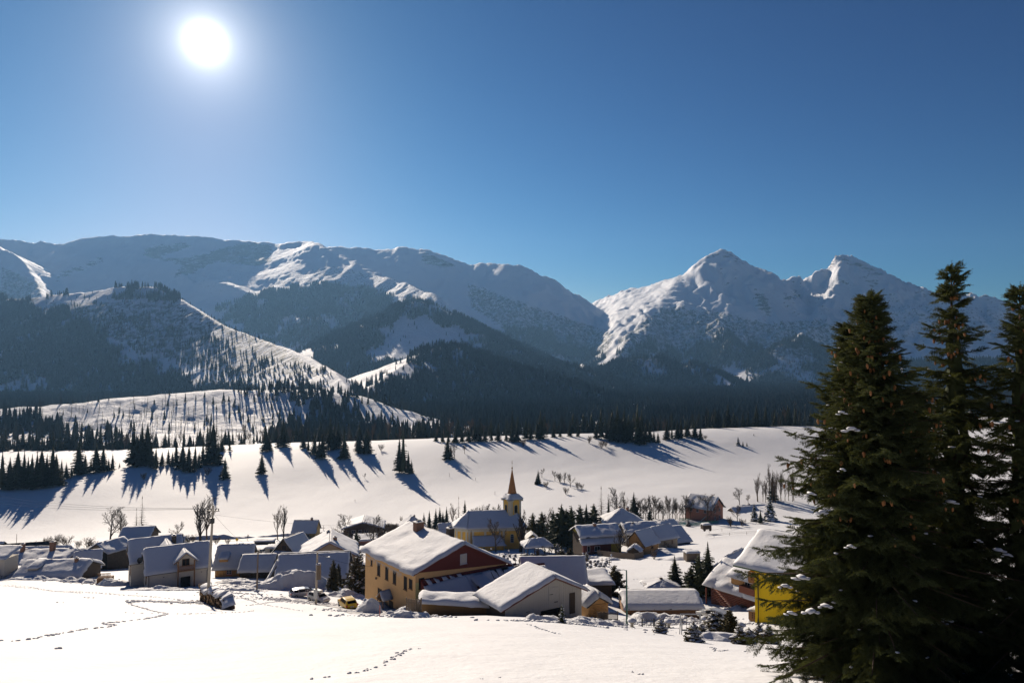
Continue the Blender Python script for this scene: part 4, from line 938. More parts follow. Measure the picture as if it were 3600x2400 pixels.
# side chapel on the near side
extrude(CH, 'annex_wall', OCHRE, [(5, -5.2), (8.6, -5.2), (8.6, 4.2), (5, 4.2)], -4, 2.6)
b = MB(); b.prism([(-5.3, 2.58), (4.3, 2.58), (4.3, 2.7), (-5.3, 2.7)], 0, .01); 
b = MB(); b.add([(8.95, -5.7, 2.5), (8.95, 5.0, 2.5), (5.02, 3.6, 5.0), (5.02, -5.7, 5.0), (5.02, -5.2, 2.6), (8.6, -5.2, 2.6)], [(0, 1, 2, 3), (3, 4, 5, 0), (1, 0, 5, 4, 2)]); b.build('annex_roof', ROOFR, CH)
MB().add([], []); b = MB(); b.add([(5.0, -5.2, 2.6), (8.6, -5.2, 2.6), (5.0, -5.2, 4.95)], [(0, 1, 2)]); b.build('annex_gable', OCHRE, CH)
snow_slab(CH, [(8.95, -5.7, 2.55), (8.95, 5.0, 2.55), (5.1, 3.6, 5.05), (5.1, -5.7, 5.05)], .25, 70, rnd=(1, 1, 1, 1), lump=.15)
window(CH, TR(6.6, -5.2, 1.2) , .5, 1.5, CREAMTRIM, 0); window(CH, face('right', 17.2, 1, -2.2, 1.9), .5, .4, CREAMTRIM, 0, 0, False)
door(CH, face('right', 17.2, 1, 1.6, -1.2), 1.2, 2.4, OLDW); pipe(CH, [(8.75, -5.3, 2.5), (8.75, -5.35, -2)], .06, RUST); pipe(CH, [(5.2, -6.0, 6.9), (5.2, -6.0, 2)], .06, RUST)
# tower
MT = TR(-.6, 8.2) @ RZ(24)
def oct_(a, c): return [(a, -a+c), (a, a-c), (a-c, a), (-a+c, a), (-a, a-c), (-a, -a+c), (-a+c, -a), (a-c, -a)]
extrude(CH, 'tower', OCHRE, oct_(2.35, .55), 2, 15.6, MT)
for k in range(4):
    for s in (-1.55, 1.55): MB().box(s-.24, s+.24, -2.45, -2.34, 9, 15.1, mtx=MT @ RZ(90*k)).build('tower_pilaster', CREAMTRIM, CH)
    MB().box(-.26, .26, -.06, .05, 9, 15.1, mtx=MT @ RZ(90*k+45) @ TR(0, -2.93)).build('tower_pilaster', CREAMTRIM, CH)
    arch_window(CH, MT @ RZ(90*k) @ TR(0, -2.36, 12.6), 1.15, 2.6, glass=DARKIN, name='belfry_window', bars=False)  # near-black pane stands for the shade inside the belfry
    arc = [(2.75*math.cos(a), 15.15+.05+1.0*max(0, math.sin(a))) for a in [PI*j/10 for j in range(11)]]
    arc = [(-2.6, 15.1), (-1.2, 15.1)] + [(1.2*math.cos(PI-PI*j/8), 15.1+.85*math.sin(PI*j/8)) for j in range(1, 8)] + [(1.2, 15.1), (2.6, 15.1), (2.6, 15.5)] + [(1.55*math.cos(PI*j/8), 15.5+.85*math.sin(PI*j/8)) for j in range(9)] + [(-2.6, 15.5)]
    MB().prism(arc, -2.75, -2.3, mtx=MT @ RZ(90*k)).build('cornice', CREAMTRIM, CH)
b = MB(); b.add([MT @ Vector((x, y, 15.62)) for x, y in oct_(2.9, .7)] + [MT @ Vector((x, y, 17.3)) for x, y in oct_(1.5, .6)], [(i, (i+1) % 8, 8+(i+1) % 8, 8+i) for i in range(8)] + [tuple(range(8, 16)), tuple(reversed(range(8)))]); b.build('tower_eaves', ROOFR, CH)
so = oct_(2.95, .7); si = oct_(1.45, .6)
for i in range(8):
    j = (i+1) % 8; snow_slab(CH, [MT @ Vector((*so[i], 15.75+.5*(i % 2 == 0)*0)), MT @ Vector((*so[j], 15.75)), MT @ Vector((*si[j], 17.4)), MT @ Vector((*si[i], 17.4))], .18, 80+i, rnd=(1, 0, 1, 0), lump=.5)
sp = MB().lathe([(1.62, 17.1), (1.42, 17.9), (.08, 25.6), (.0, 25.7)], 8); o = sp.build('spire', COPPER, CH); o.matrix_local = MT @ RZ(22.5)
b = MB(); b.lathe([(0, 25.5), (.2, 25.6), (.28, 25.85), (.2, 26.1), (0, 26.2)], 8); b.tube([(0, 0, 26.1), (0, 0, 28.3)], .05, 5); b.box(-.45, .45, -.04, .04, 27.45, 27.55); b.box(-.2, .2, -.035, .035, 27.85, 27.93)
o = b.build('cross', BRASS, CH); o.matrix_local = MT
r = place('house', 'small ochre vestry with snowy lean roof beside the church end', 'vestry', (1872, 1935, 232), (0, 0, 0), 5)
gable(r, 4, 5, 3.6, 1.6, OCHRE, ROOFR, snow=.25, seed=90, over=.4); window(r, face('front', 4, 5, 0, 1.8), .7, 1.0, CREAMTRIM, 0)
r = place('pavilion', 'open timber pavilion with plump snow roof right of the church', 'pavilion', (1895, 1953, 200), (0, -3, 0), 12)
for x in (-3.2, 0, 3.2):
    for y in (-2.4, 2.4): MB().box(x-.1, x+.1, y-.1, y+.1, -2, 2.3).build('post', OLDW, r)
e = [(-4.2, -3.2, 2.3), (4.2, -3.2, 2.3), (4.2, 3.2, 2.3), (-4.2, 3.2, 2.3), (-1.6, 0, 4.0), (1.8, 0, 4.0)]
b = MB(); b.add(e, [(0, 1, 5, 4), (1, 2, 5), (2, 3, 4, 5), (3, 0, 4), (3, 2, 1, 0)]); b.build('roof', OLDW, r)
for k, (i, j, l, m_) in enumerate(((0, 1, 5, 4), (1, 2, 5, 5), (2, 3, 4, 5), (3, 0, 4, 4))): snow_slab(r, [Vector(e[q])+Vector((0, 0, .04)) for q in (i, j, l, m_)], .5, 91+k, rnd=(1, 0, 0, 0))
for s, (px_, py_, Y_, yw, w_, l_) in enumerate(((1545, 1890, 262, -75, 8, 9), (1575, 1905, 250, -80, 8, 8))):
    r = place('house', ('snowy roof with sunlit gable left of the church', 'bluish snow roof right against the church')[s], 'house', (px_, py_-10, Y_), (4.2, -.4, 1.6), yw)
    gable(r, w_, l_, 1.8, 3.0, GREYP, snow=.35, seed=95+s)

# ------------------------------------------------------------------ farm group right of the church
FA = place('farmhouse', 'dark red farmhouse with yellow gable, white window and skirt of snow', 'house', (2050, 1940, 196), (4.0, .3, 0), -76)
gable(FA, 8.0, 11.5, 4.4, 1.8, OLDW, over=.8, gov=.9, snow=.42, seed=100, gmat=mat('olive yellow boards', (.33, .27, .03), .85, .1), sag=.1)
MB().box(4.0, 5.0, 0, 11.5, -3, 2.6).build('front_wall', DRED, FA); MB().box(5.0, 5.05, 8.4, 11.4, -.6, 2.3).build('yellow_boards', mat('olive yellow boards', (.33, .27, .03), .85, .1), FA)
snow_slab(FA, [(6.2, -.9, 2.5), (6.2, 12.2, 2.5), (3.9, 12.2, 3.7), (3.9, -.9, 3.7)], .42, 101, sag=.1); MB().box(3.9, 6.1, -.8, 12.1, 2.4, 2.52).build('porch_roof', OLDW, FA)
window(FA, face('right', 10, 1, 4.2, 1.0), 1.5, 1.2, FRAMEW, 1); window(FA, face('right', 10, 1, 1.6, 1.1), .7, 1.5, FRAMEW, 0); window(FA, face('right', 8, 1, 4.4, 4.0), .8, .7, HONEY, 1)
chimney(FA, .8, 5.0, 5.5, .8, .8, 1.6, BRICK)
r = place('barn', 'long dark barn with sagging snow roof in the middle of the farm', 'barn', (2200, 1879, 214), (4.5, -.3, 2.4), -84)
gable(r, 8, 12, 2.8, 1.9, OLDW, over=.8, gov=.7, snow=.6, seed=103, lump=.3, sag=.25); chimney(r, .8, 3.0, 4.0, .6, .6, 1.3, DKBRICK)
r = place('barn', 'barn with smooth blue snow roof sloping to the right of the farm', 'barn', (2322, 1846, 214), (0, -.4, 5.4), -66)
gable(r, 10, 7, 1.4, 3.0, OLDW, over=.8, snow=.45, seed=105, lump=.1, sag=.15)
CB = place('chalet', 'honey wood chalet with stepped tin roof edge and metal flue', 'chalet', (2267, 1951, 190), (3.0, 0, 0), -48)
gable(CB, 6.0, 6.0, 2.9, 3.0, HONEY, over=.6, gov=.7, snow=.16, seed=107, lump=.5)
board_wall(CB, TR(0, -.03, -1), 5.9, 4, .3, HONEY, lambda x: 3.85+3.0*(1-abs(x)/3.0)); window(CB, face('front', 6, 6, .6, 3.6) @ TR(0, -.06, 0), .8, .9, OLDW, 0); window(CB, face('right', 6, 6, 3.4, 1.6), .9, .6, HONEY, 1)
pipe(CB, [(-2.2, -.6, 2.2), (-2.2, -.6, 3.3), (-2.6, -.9, 3.9), (-2.6, -.9, 5.8)], .1, METAL, 'flue')
pieces(CB, 'snow_guard', [TR(2.9-.32*k, -.2, 3.2+.32*k) for k in range(9)], (.1, 1.6, .06), DKMETAL)
r = place('chalet', 'pale boarded chalet with two small windows beside the honey chalet', 'chalet', (2316, 1936, 198), (3.1, 0, 0), -58)
gable(r, 6.2, 7.5, 3.3, 2.6, SILVERW, over=.6, snow=.4, seed=109); board_wall(r, face('right', 6.2, 7.5, 3.75, -1), 7.4, 4.2, .3, SILVERW)
for y in (2.2, 5.2): window(r, face('right', 6.2, 7.5, y, 1.9) @ TR(0, -.05, 0), .6, .9, MIDW, 0)
r = place('house', 'house with wide hipped snow roof and two chimneys behind the farm', 'house', (2196, 1842, 246), (0, -4.5, 1.6), 6)
hip(r, 14, 9, 1.8, 4.2, SILVERW, .45, 111, ridge=.1); chimney(r, -.2, 1.5, 5.4, .8, .8, 1.3, BRICK); chimney(r, 2.6, 1.0, 5.0, .9, .9, 1.5, BRICK)
r = place('barn', 'grey boarded barn with plump snow roof behind the farm', 'barn', (2306, 1838, 244), (0, -.5, 4.6), -52)
gable(r, 7.5, 9, 1.4, 3.0, SILVERW, over=.6, snow=.6, seed=113, sag=.2); board_wall(r, TR(0, -.03, -1), 7.3, 3, .4, SILVERW, lambda x: 2.4+3.0*(1-abs(x)/3.75))
r = place('kennel', 'snow-hooded little shelter inside the farm fence', 'shelter', (2228, 1950, 186), (0, 0, 0), -20)
gable(r, 2.8, 3.0, 1.0, .9, OLDW, snow=.45, seed=115, over=.4, gov=.3, base=-1, sag=.1)
r = place('house', 'steep snowy gable glimpsed between the dark pines', 'house', (2050, 1858, 262), (0, -.4, 5.5), 30)
gable(r, 6, 7, 1.6, 3.8, GREYP, snow=.35, seed=116)
PKH = place('house', 'bare pink brick house with steep snow roof beside green netting', 'house', (2503, 1836, 280), (-4.6, 0, 0), 45)
gable(PKH, 9.2, 12, 5.4, 3.9, PINK, over=.8, gov=.8, snow=.4, seed=118)
for x in (-2.0, 1.6):
    for z in (1.4, 4.3): window(PKH, face('front', 9.2, 12, x, z), 1.0, 1.3, FRAMEW, 1)
window(PKH, face('front', 9.2, 12, 0, 7.0), .8, .9, FRAMEW, 1)
for y in (3, 6.5, 9.5): window(PKH, face('left', 9.2, 12, y, 3.9), 1.0, 1.2, FRAMEW, 1)
MB().tube([(-6.3, 5, -.5), (-4.7, 2.5, 2.2)], .22, 5).build('stair_beam', PALEW, PKH)
for s, (px_, py_, Y_, yw, W1, L1) in enumerate(((2600, 1800, 300, -72, 10, 12), (2640, 1792, 310, -80, 9, 12), (2680, 1775, 330, -78, 8, 9))):
    r = place('house', ('wide snow roof with red chimney right of the pink house', 'second snow roof further right of the pink house', 'dark gabled house at the far right beside bare birches')[s], 'house', (px_, py_, Y_), (0, 4, 1.8), yw)
    gable(r, W1, L1, .8, 3.0, BROWNP if s < 2 else OLDW, snow=.4, seed=120+s); chimney(r, 0, 3, 3.6, .7, .7, .9, BRICK)

# ------------------------------------------------------------------ right foreground houses
YH = place('house', 'bright yellow house with snow roof and icicles behind the spruce', 'house', (2652, 1978, 76), (5.0, 0, 7.0), -135)
gable(YH, 10, 13, 7.0, 2.2, YELLOW, mat('green roof edge', (.015, .06, .02), .5, .1), over=1.2, gov=1.9, snow=.36, seed=130, th=.22)
pipe(YH, [(6.2, -1.0, 6.2), (6.0, -.8, 5.9), (5.15, .45, 5.5), (5.15, .45, -2)], .09, DKMETAL)
for z in (4.3, .1):
    MB().box(-3.4, 3.4, -1.5, -.02, z-.1, z+.05).build('balcony', MIDW, YH); MB().box(-3.4, 3.4, -1.56, -1.46, z+.05, z+1.15).build('balcony_front', MIDW, YH)
    MB().box(3.35, 3.45, -1.5, -.02, z+.05, z+1.15).build('balcony_side', MIDW, YH)
    pieces(YH, 'cutout_shade', [TR(3.46, -.45-.3*a, z+.35+.22*c) for a in range(3) for c in range(3)], (.02, .12, .12), DARKIN)  # dark tabs laid on the panel in place of shaded holes
snow_slab(YH, [(3.5, -1.6, 1.2), (3.5, 0, 1.2), (-3.5, 0, 1.3), (-3.5, -1.6, 1.3)], .2, 132)
im2 = None
for k in range(46):
    if im2 is None: o = MB().tube([(0, 0, 0), (0, 0, -.4)], [.035, .003], 4).build('icicle', ICE, YH); im2 = o.data
    else: o = link(bpy.data.objects.new('icicle', im2), YH)
    o.matrix_local = TR(6.2, .2+k*.27, 6.33) @ Matrix.Diagonal((1, 1, RND.uniform(.3, 1.4), 1))
LG = place('log_house', 'red-brown log house with enormous snow pillows beside the yellow house', 'house', (2472, 2062, 119), (5.5, -.8, 2.5), -145)
gable(LG, 8.6, 11, 3.4, 2.4, MIDW, over=1.2, gov=.9, snow=.85, seed=134, lump=.25, sag=.1)
log_wall(LG, face('right', 8.6, 11, 5.5, -1.6), 11, 4.4, .3, LOGRED); log_wall(LG, face('front', 8.6, 11, 0, -1.6), 8.6, 4.6, .3, LOGRED)
door(LG, face('right', 8.6, 11, 6.6, -1.0) @ TR(0, -.2, 0), 1.1, 2.3, OLDW)
for y in (8.2, 9.0): window(LG, face('right', 8.6, 11, y, .9) @ TR(0, -.17, 0), .4, 1.1, FRAMEW, 0)
MB().box(5.0, 5.2, -.6, -.4, -3, 2.4).build('post', LOGRED, LG)
MD = TR(3.4, 6.6, 0) @ RZ(90); MB().box(-2.3, 1.8, -1.2, 3.0, 3.4, 5.6, mtx=MD).build('dormer', HONEY, LG)
window(LG, MD @ TR(.9, -1.2, 4.6), .9, 1.3, FRAMEW, 1); snow_slab(LG, [(-2.8, -1.9, 5.6), (2.6, -1.9, 5.6), (2.6, 3.4, 6.3), (-2.8, 3.4, 6.3)], 1.0, 136, MD, sag=.2)
MB().box(.2, 3.0, -2.5, -1.2, 3.7, 4.8, mtx=MD).build('balcony_box', LOGRED, LG)
MB().box(5.4, 7.4, 8.2, 11.5, .5, .65).build('entrance_roof', LOGRED, LG); snow_slab(LG, [(7.6, 8.0, .66), (7.6, 11.7, .66), (5.2, 11.7, 1.0), (5.2, 8.0, 1.0)], .3, 137)
MB().box(7.1, 7.3, 8.3, 8.5, -3, .5).build('post', LOGRED, LG)
r = place('barn', 'dark brown boarded barn behind the log house', 'barn', (2546, 1962, 122), (0, -.4, 6.0), -40)
gable(r, 6.5, 8, 2.6, 3.2, OLDW, over=.5, snow=.35, seed=138); board_wall(r, TR(0, -.03, -1), 6.3, 3, .3, OLDW, lambda x: 3.6+3.1*(1-abs(x)/3.25))
SH = place('shed', 'long log shed under one smooth snow roof behind the snow heap', 'shed', (2202, 2148, 101), (3.9, -.3, 1.1), -89)
gable(SH, 7.0, 10.6, 1.4, 1.0, MIDW, over=.5, gov=.7, snow=.5, seed=140, lump=.06, sag=.15); log_wall(SH, face('front', 7, 10.6, 0, -1), 7, 2.6, .26, MIDW)
MB().box(3.4, 3.7, 10.9, 11.1, -3, 1.0).build('post', OLDW, SH); MB().box(-1.0, -.8, -.55, -.4, 1.0, 3.2).build('stove_pipe', METAL, SH)
HU = place('log_hut', 'small honey log hut under a mushroom of snow', 'hut', (2104, 2170, 92), (0, 0, 0), 24)
gable(HU, 3.0, 3.6, 1.7, .9, HONEY, over=.35, gov=.3, snow=.75, seed=142, base=-1.5, sag=.12); log_wall(HU, face('front', 3, 3.6, 0, -.5), 2.9, 2.3, .2, HONEY)
r = place('gazebo', 'little gazebo roof buried in snow behind the long shed', 'gazebo', (2334, 2080, 126), (0, -1.6, 0), 5)
hip(r, 5.4, 3.4, .6, .9, OLDW, .35, 144, ridge=.3, base=-2); MB().box(-.25, .25, -.2, .2, 1.4, 2.1).build('lantern', OLDW, r)
r = place('hay_wagon', 'small snow-topped box wagon alone on the slope', 'wagon', (2487, 1862, 245), (0, 0, 0), 10)
MB().box(-1.6, 1.6, 0, 2, .3, 1.7).build('box', OLDW, r); MB().prism([(-1.7, .2), (1.7, .2), (1.7, .32), (-1.7, .32)], -.1, 2.1).build('bed', MIDW, r); snow_slab(r, [(-1.7, -.1, 1.7), (1.7, -.1, 1.7), (1.7, 2.1, 1.75), (-1.7, 2.1, 1.75)], .45, 145, rnd=(1, 1, 1, 1))
for s in (-1.1, 1.1): MB().tube([(s, -.12, 0), (s, .05, 0)], .45, 12).build('wheel', OLDW, r)
r = place('stone_hut', 'low snow-topped box shed beside the tall spruce in the snowfield', 'shed', (2438, 1958, 168), (0, 0, 0), 8)
MB().box(-1.7, 1.7, 0, 2.2, -1, 1.0).build('wall', FENCEW, r); snow_slab(r, [(-1.9, -.2, 1.0), (1.9, -.2, 1.0), (1.9, 2.4, 1.1), (-1.9, 2.4, 1.1)], .3, 146, rnd=(1, 1, 1, 1))
# ------------------------------------------------------------------ trees: a few kinds built once, then copied
NEEDLE = needle_mat('spruce needles', (.038, .045, .02), .45)
NEEDLE_P = needle_mat('pine needles', (.05, .058, .022), .4)
THUJA = needle_mat('thuja sprays', (.075, .06, .022), .4)
BARK = mat('dark bark', (.055, .042, .03), .95, .25, 3, .5, 10)
TWIG = mat('bare twigs', (.10, .068, .042), .9, .2, 2)
TWIGD = mat('dark bare twigs', (.045, .033, .024), .9, .2, 2)
LARCH = mat('larch twigs', (.105, .062, .028), .9, .2, 2)

def tri_mesh(name, V, T, m):
    V = np.asarray(V, np.float32); T = np.asarray(T, np.int32)
    me = bpy.data.meshes.new(name); me.vertices.add(len(V)); me.vertices.foreach_set('co', V.ravel())
    me.loops.add(T.size); me.loops.foreach_set('vertex_index', T.ravel()); me.polygons.add(len(T)); me.polygons.foreach_set('loop_start', np.arange(0, T.size, 3, dtype=np.int32))
    me.update(calc_edges=True); me.materials.append(m); return me

def conifer(seed, H=10., R=.2, whorls=26, per=8, bottom=.06, droop=.35, shape=.9, twigs=6, m=NEEDLE, ragged=.25, tri=1.0, width=.3, core=1.0, snow_p=.35):
    """crown of drooping boughs, each a spine with side twigs hanging from it; R relative to the height"""
    r = random.Random(seed); V = []; T = []; snow = []
    for w in range(whorls):
        t = bottom + (1-bottom)*(w/whorls)**.92
        z = H*t; L = H*R*max(.03, (1-t)**shape)*1.0+.02*H*(1-t)
        n = max(4, int(per*(1-.4*t)))
        a0 = r.uniform(0, 6.28)
        for k in range(n):
            a = a0+6.283*k/n+r.uniform(-.3, .3); l = L*r.uniform(1-ragged*1.6, 1+ragged); zz = z+r.uniform(-.5, .5)*H/whorls
            ca, sa = math.cos(a), math.sin(a); sp = []
            for i in range(4):
                s = i/3; sp.append((ca*l*s, sa*l*s, zz + l*(.22*s*(1-t)*0 + .15*s - droop*s*s + .12*s**4)))
            for i in range(3):      # spine ribbons
                p, q = sp[i], sp[i+1]; w0 = l*width*.6*(1-i/4.5); k0 = len(V)
                V += [(p[0]-sa*w0, p[1]+ca*w0, p[2]-w0*.3), (p[0]+sa*w0, p[1]-ca*w0, p[2]-w0*.3), q]; T.append((k0, k0+1, k0+2))
            for i in range(twigs):
                s = .18+.8*(i+r.random()*.5)/twigs; j = min(2, int(s*3)); f = s*3-j
                p = [sp[j][c]*(1-f)+sp[j+1][c]*f for c in range(3)]
                tl = l*width*(1.25-s*.75)*r.uniform(.75, 1.4)*tri; d = .24*l
                for sd in (-1, 1):
                    k0 = len(V); tx = p[0]+ca*tl*.55-sd*sa*tl; ty = p[1]+sa*tl*.55+sd*ca*tl
                    V += [(p[0]-ca*d*.5, p[1]-sa*d*.5, p[2]), (p[0]+ca*d*.5, p[1]+sa*d*.5, p[2]+.0), (tx, ty, p[2]-tl*r.uniform(.15, .6))]; T.append((k0, k0+1, k0+2))
                    V.append((p[0]+ca*tl*.2, p[1]+sa*tl*.2, p[2]-tl*r.uniform(.4, .9))); T.append((k0, k0+1, len(V)-1))
            if r.random() < snow_p and t < .93: snow.append((sp[2], l*(.2 if snow_p < .5 else .3)))
    n = 9; rings = 7; k0 = len(V)       # ragged inner cone added to block light through the crown
    for i in range(rings):
        t = bottom+(1-bottom)*.9*i/rings
        for k in range(n):
            a = 6.283*(k+.5*(i % 2))/n; q = H*R*(1-t)**shape*.5*core*r.uniform(.6, 1.3); V.append((q*math.cos(a), q*math.sin(a), H*t+r.uniform(-.02, .02)*H))
    V.append((0, 0, H*.97))
    for i in range(rings):
        for k in range(n):
            a0 = k0+i*n+k; a1 = k0+i*n+(k+1) % n
            if i < rings-1: T += [(a0, a1, a1+n), (a0, a1+n, a0+n)]
            else: T.append((a0, a1, k0+rings*n))
    k0 = len(V); V += [(0, 0, H*1.02), (.012*H, 0, H*.93), (-.006*H, .01*H, H*.93), (-.006*H, -.01*H, H*.93)]; T += [(k0, k0+1, k0+2), (k0, k0+2, k0+3), (k0, k0+3, k0+1)]
    return V, T, snow
_blob = None
def clump_mesh(name, spots, m, seed=0, flat=.55):
    r = random.Random(seed); V = []; T = []
    ph = (1+5**.5)/2; iv = [Vector(v).normalized() for v in ((-1, ph, 0), (1, ph, 0), (-1, -ph, 0), (1, -ph, 0), (0, -1, ph), (0, 1, ph), (0, -1, -ph), (0, 1, -ph), (ph, 0, -1), (ph, 0, 1), (-ph, 0, -1), (-ph, 0, 1))]
    it = ((0, 11, 5), (0, 5, 1), (0, 1, 7), (0, 7, 10), (0, 10, 11), (1, 5, 9), (5, 11, 4), (11, 10, 2), (10, 7, 6), (7, 1, 8), (3, 9, 4), (3, 4, 2), (3, 2, 6), (3, 6, 8), (3, 8, 9), (4, 9, 5), (2, 4, 11), (6, 2, 10), (8, 6, 7), (9, 8, 1))
    for p, s in spots:
        k = len(V); a = r.uniform(0, 6); c, d = math.cos(a), math.sin(a); st = r.uniform(.8, 1.6)
        for v in iv:
            q = r.uniform(.75, 1.25); x, y = v.x*st, v.y/st**.5
            V.append((p[0]+(x*c-y*d)*s*q, p[1]+(x*d+y*c)*s*q, p[2]+v.z*s*flat*q+s*.2))
        T += [(k+i, k+j, k+l) for i, j, l in it]
    me = tri_mesh(name, V, T, m); me.polygons.foreach_set('use_smooth', [True]*len(me.polygons)); return me
def trunk_mesh(H, r0, m=BARK, lean=0, seed=0):
    r = random.Random(seed); b = MB(); pts = [(r.uniform(-1, 1)*.01*H*k/5+lean*H*(k/5)**2, r.uniform(-1, 1)*.01*H*k/5, -.6+(H*.98+.6)*k/5) for k in range(6)]
    b.tube(pts, [r0*(1-.95*k/5)+.01 for k in range(6)], 7)
    me = bpy.data.meshes.new('trunk'); me.from_pydata(b.v, [], b.f); me.materials.append(m); return me

def bare(seed, H=10., spread=.55, levels=4, kids=(7, 6, 5, 4), thick=.022, up=.35, trunks=1, fork=.25, twig=.5, minr=.018):
    """a leafless tree: limbs that divide again and again"""
    r = random.Random(seed); V = []; Q = []
    def tube(p, d, L, r0, r1, seg, n, curve):
        pts = [p]; q = Vector(p); dd = Vector(d)
        for i in range(seg):
            dd = (dd + Vector((r.uniform(-1, 1), r.uniform(-1, 1), r.uniform(-.5, 1)))*curve + Vector((0, 0, up*.12))).normalized()
            q = q+dd*(L/seg); pts.append(q.copy())
        base = len(V)
        for i, c in enumerate(pts):
            t = (pts[min(i+1, seg)]-pts[max(i-1, 0)]).normalized(); a = t.orthogonal().normalized(); b_ = t.cross(a); rr = r0+(r1-r0)*i/seg
            for k in range(n): V.append(tuple(c+(a*math.cos(6.283*k/n)+b_*math.sin(6.283*k/n))*rr))
        for i in range(seg):
            for k in range(n):
                a0 = base+i*n+k; a1 = base+i*n+(k+1) % n; Q.append((a0, a1, a1+n)); Q.append((a0, a1+n, a0+n))
        return pts
    def grow(p, d, L, rad, lv):
        seg = 5 if lv == 0 else (4 if lv == 1 else (3 if lv == 2 else 2)); n = 6 if lv == 0 else (4 if lv == 1 else 3)
        pts = tube(p, d, L, rad, max(minr, rad*(.35 if lv == 0 else .4)), seg, n, .07 if lv == 0 else .16)
        if lv >= levels: return
        K = kids[min(lv, len(kids)-1)]
        for k in range(K):
            s = (fork if lv == 0 else .2) + (1-(fork if lv == 0 else .2))*(k+r.random()*.8)/K; s = min(s, .98); j = min(seg-1, int(s*seg)); f = s*seg-j
            c = pts[j].lerp(pts[j+1], f); dv = (pts[j+1]-pts[j]).normalized(); a = r.uniform(0, 6.283)
            o = dv.orthogonal().normalized(); o = Matrix.Rotation(a, 3, dv) @ o
            nd = (dv*(1-spread)+o*spread+Vector((0, 0, up*.5))).normalized()
            grow(c, nd, L*(.62 if lv == 0 else twig)*r.uniform(.65, 1.15)*(1.15-.55*s), max(minr, rad*.5*(1.1-.5*s)), lv+1)
    for t in range(trunks):
        a = r.uniform(0, 6.28); tilt = 0 if trunks == 1 else .28
        grow(Vector((math.cos(a)*.03*H*(trunks > 1), math.sin(a)*.03*H*(trunks > 1), -.3)), Vector((math.cos(a)*tilt, math.sin(a)*tilt, 1)).normalized(), H*.72, H*thick, 0)
    V = np.array(V); V[:, 2] *= H/max(1e-3, V[:, 2].max())
    return V, Q

KIND = {}
def def_conifer(key, label_name, seed, H, mm=NEEDLE, r0=.02, snow=False, **kw):
    V, T, sn = conifer(seed, H, m=mm, **kw)
    parts = [('trunk', trunk_mesh(H, H*r0*.7, seed=seed)), ('crown', tri_mesh('crown', V, T, mm))]
    if snow: parts.append(('snow', clump_mesh('snow', [(p, max(.12, s*1.0)) for p, s in sn], SNOW, seed)))
    KIND[key] = (label_name, H, parts)
for i in range(5): def_conifer('spruce%d' % i, 'spruce_tree', 20+i, 20., R=(.18, .2, .165, .21, .185)[i], whorls=30, per=10, droop=(.4, .5, .35, .45, .55)[i], ragged=.3)
def_conifer('sparse', 'spruce_tree', 31, 20., R=.16, whorls=24, per=6, droop=.5, ragged=.45, twigs=5)
for i in range(2): def_conifer('snowy%d' % i, 'snowy_spruce_tree', 40+i, 10., R=.27, whorls=20, per=9, droop=.5, snow=True, shape=.8, bottom=.02, snow_p=.55)
for i in range(2): def_conifer('pine%d' % i, 'pine_tree', 50+i, 12., mm=NEEDLE_P, R=.25, whorls=20, per=9, droop=.1, shape=.6, bottom=.12, ragged=.5, width=.4, tri=1.2)
for i in range(2): def_conifer('thuja%d' % i, 'thuja_shrub', 60+i, 6., mm=THUJA, R=.15, whorls=30, per=10, droop=-.35, shape=.5, bottom=.0, ragged=.3, width=.5)
for i in range(2): def_conifer('fat_thuja%d' % i, 'thuja_shrub', 64+i, 6., mm=THUJA, R=.34, whorls=24, per=12, droop=-.1, shape=.55, bottom=.0, ragged=.3, width=.42, snow=(i == 1))
for i in range(2): def_conifer('snow_thuja%d' % i, 'snowy_shrub', 68+i, 3., mm=THUJA, R=.24, whorls=18, per=9, droop=.0, shape=.5, bottom=.0, ragged=.4, width=.5, snow=True, snow_p=.75)
def_conifer('larch', 'larch_tree', 72, 18., mm=LARCH, R=.15, whorls=40, per=7, droop=.25, ragged=.35, twigs=5, tri=.5, width=.16, core=.02)
for i, kw in enumerate((dict(H=12., spread=.5, kids=(9, 7, 6, 4)), dict(H=12., spread=.62, kids=(8, 7, 6, 4), fork=.2), dict(H=14., spread=.36, kids=(11, 6, 5, 4), up=.5, fork=.15), dict(H=14., spread=.42, kids=(10, 6, 5, 4), up=.45, fork=.25, thick=.018))):
    V, T = bare(80+i, **kw); KIND['bare%d' % i] = ('bare_tree', kw['H'], [('trunk', tri_mesh('branches', V, T, (TWIG, TWIGD, TWIGD, TWIG)[i]))])
for i in range(2):
    V, T = bare(90+i, H=4., spread=.5, kids=(6, 5, 4), levels=3, trunks=7, thick=.012, fork=.1, up=.4, minr=.012); KIND['bush%d' % i] = ('bare_bush', 4., [('stems', tri_mesh('stems', V, T, TWIG))])
V, T = bare(95, H=10., spread=.3, kids=(12, 6, 5), levels=3, thick=.014, up=.5, fork=.2, trunks=1); KIND['birch'] = ('bare_birch_tree', 10., [('trunk', tri_mesh('branches', V, T, TWIG))])
V, T = bare(96, H=12., spread=.22, kids=(16, 7, 5, 3), levels=4, thick=.03, up=.7, fork=.08); KIND['column'] = ('bare_tree', 12., [('trunk', tri_mesh('branches', V, T, TWIGD))])

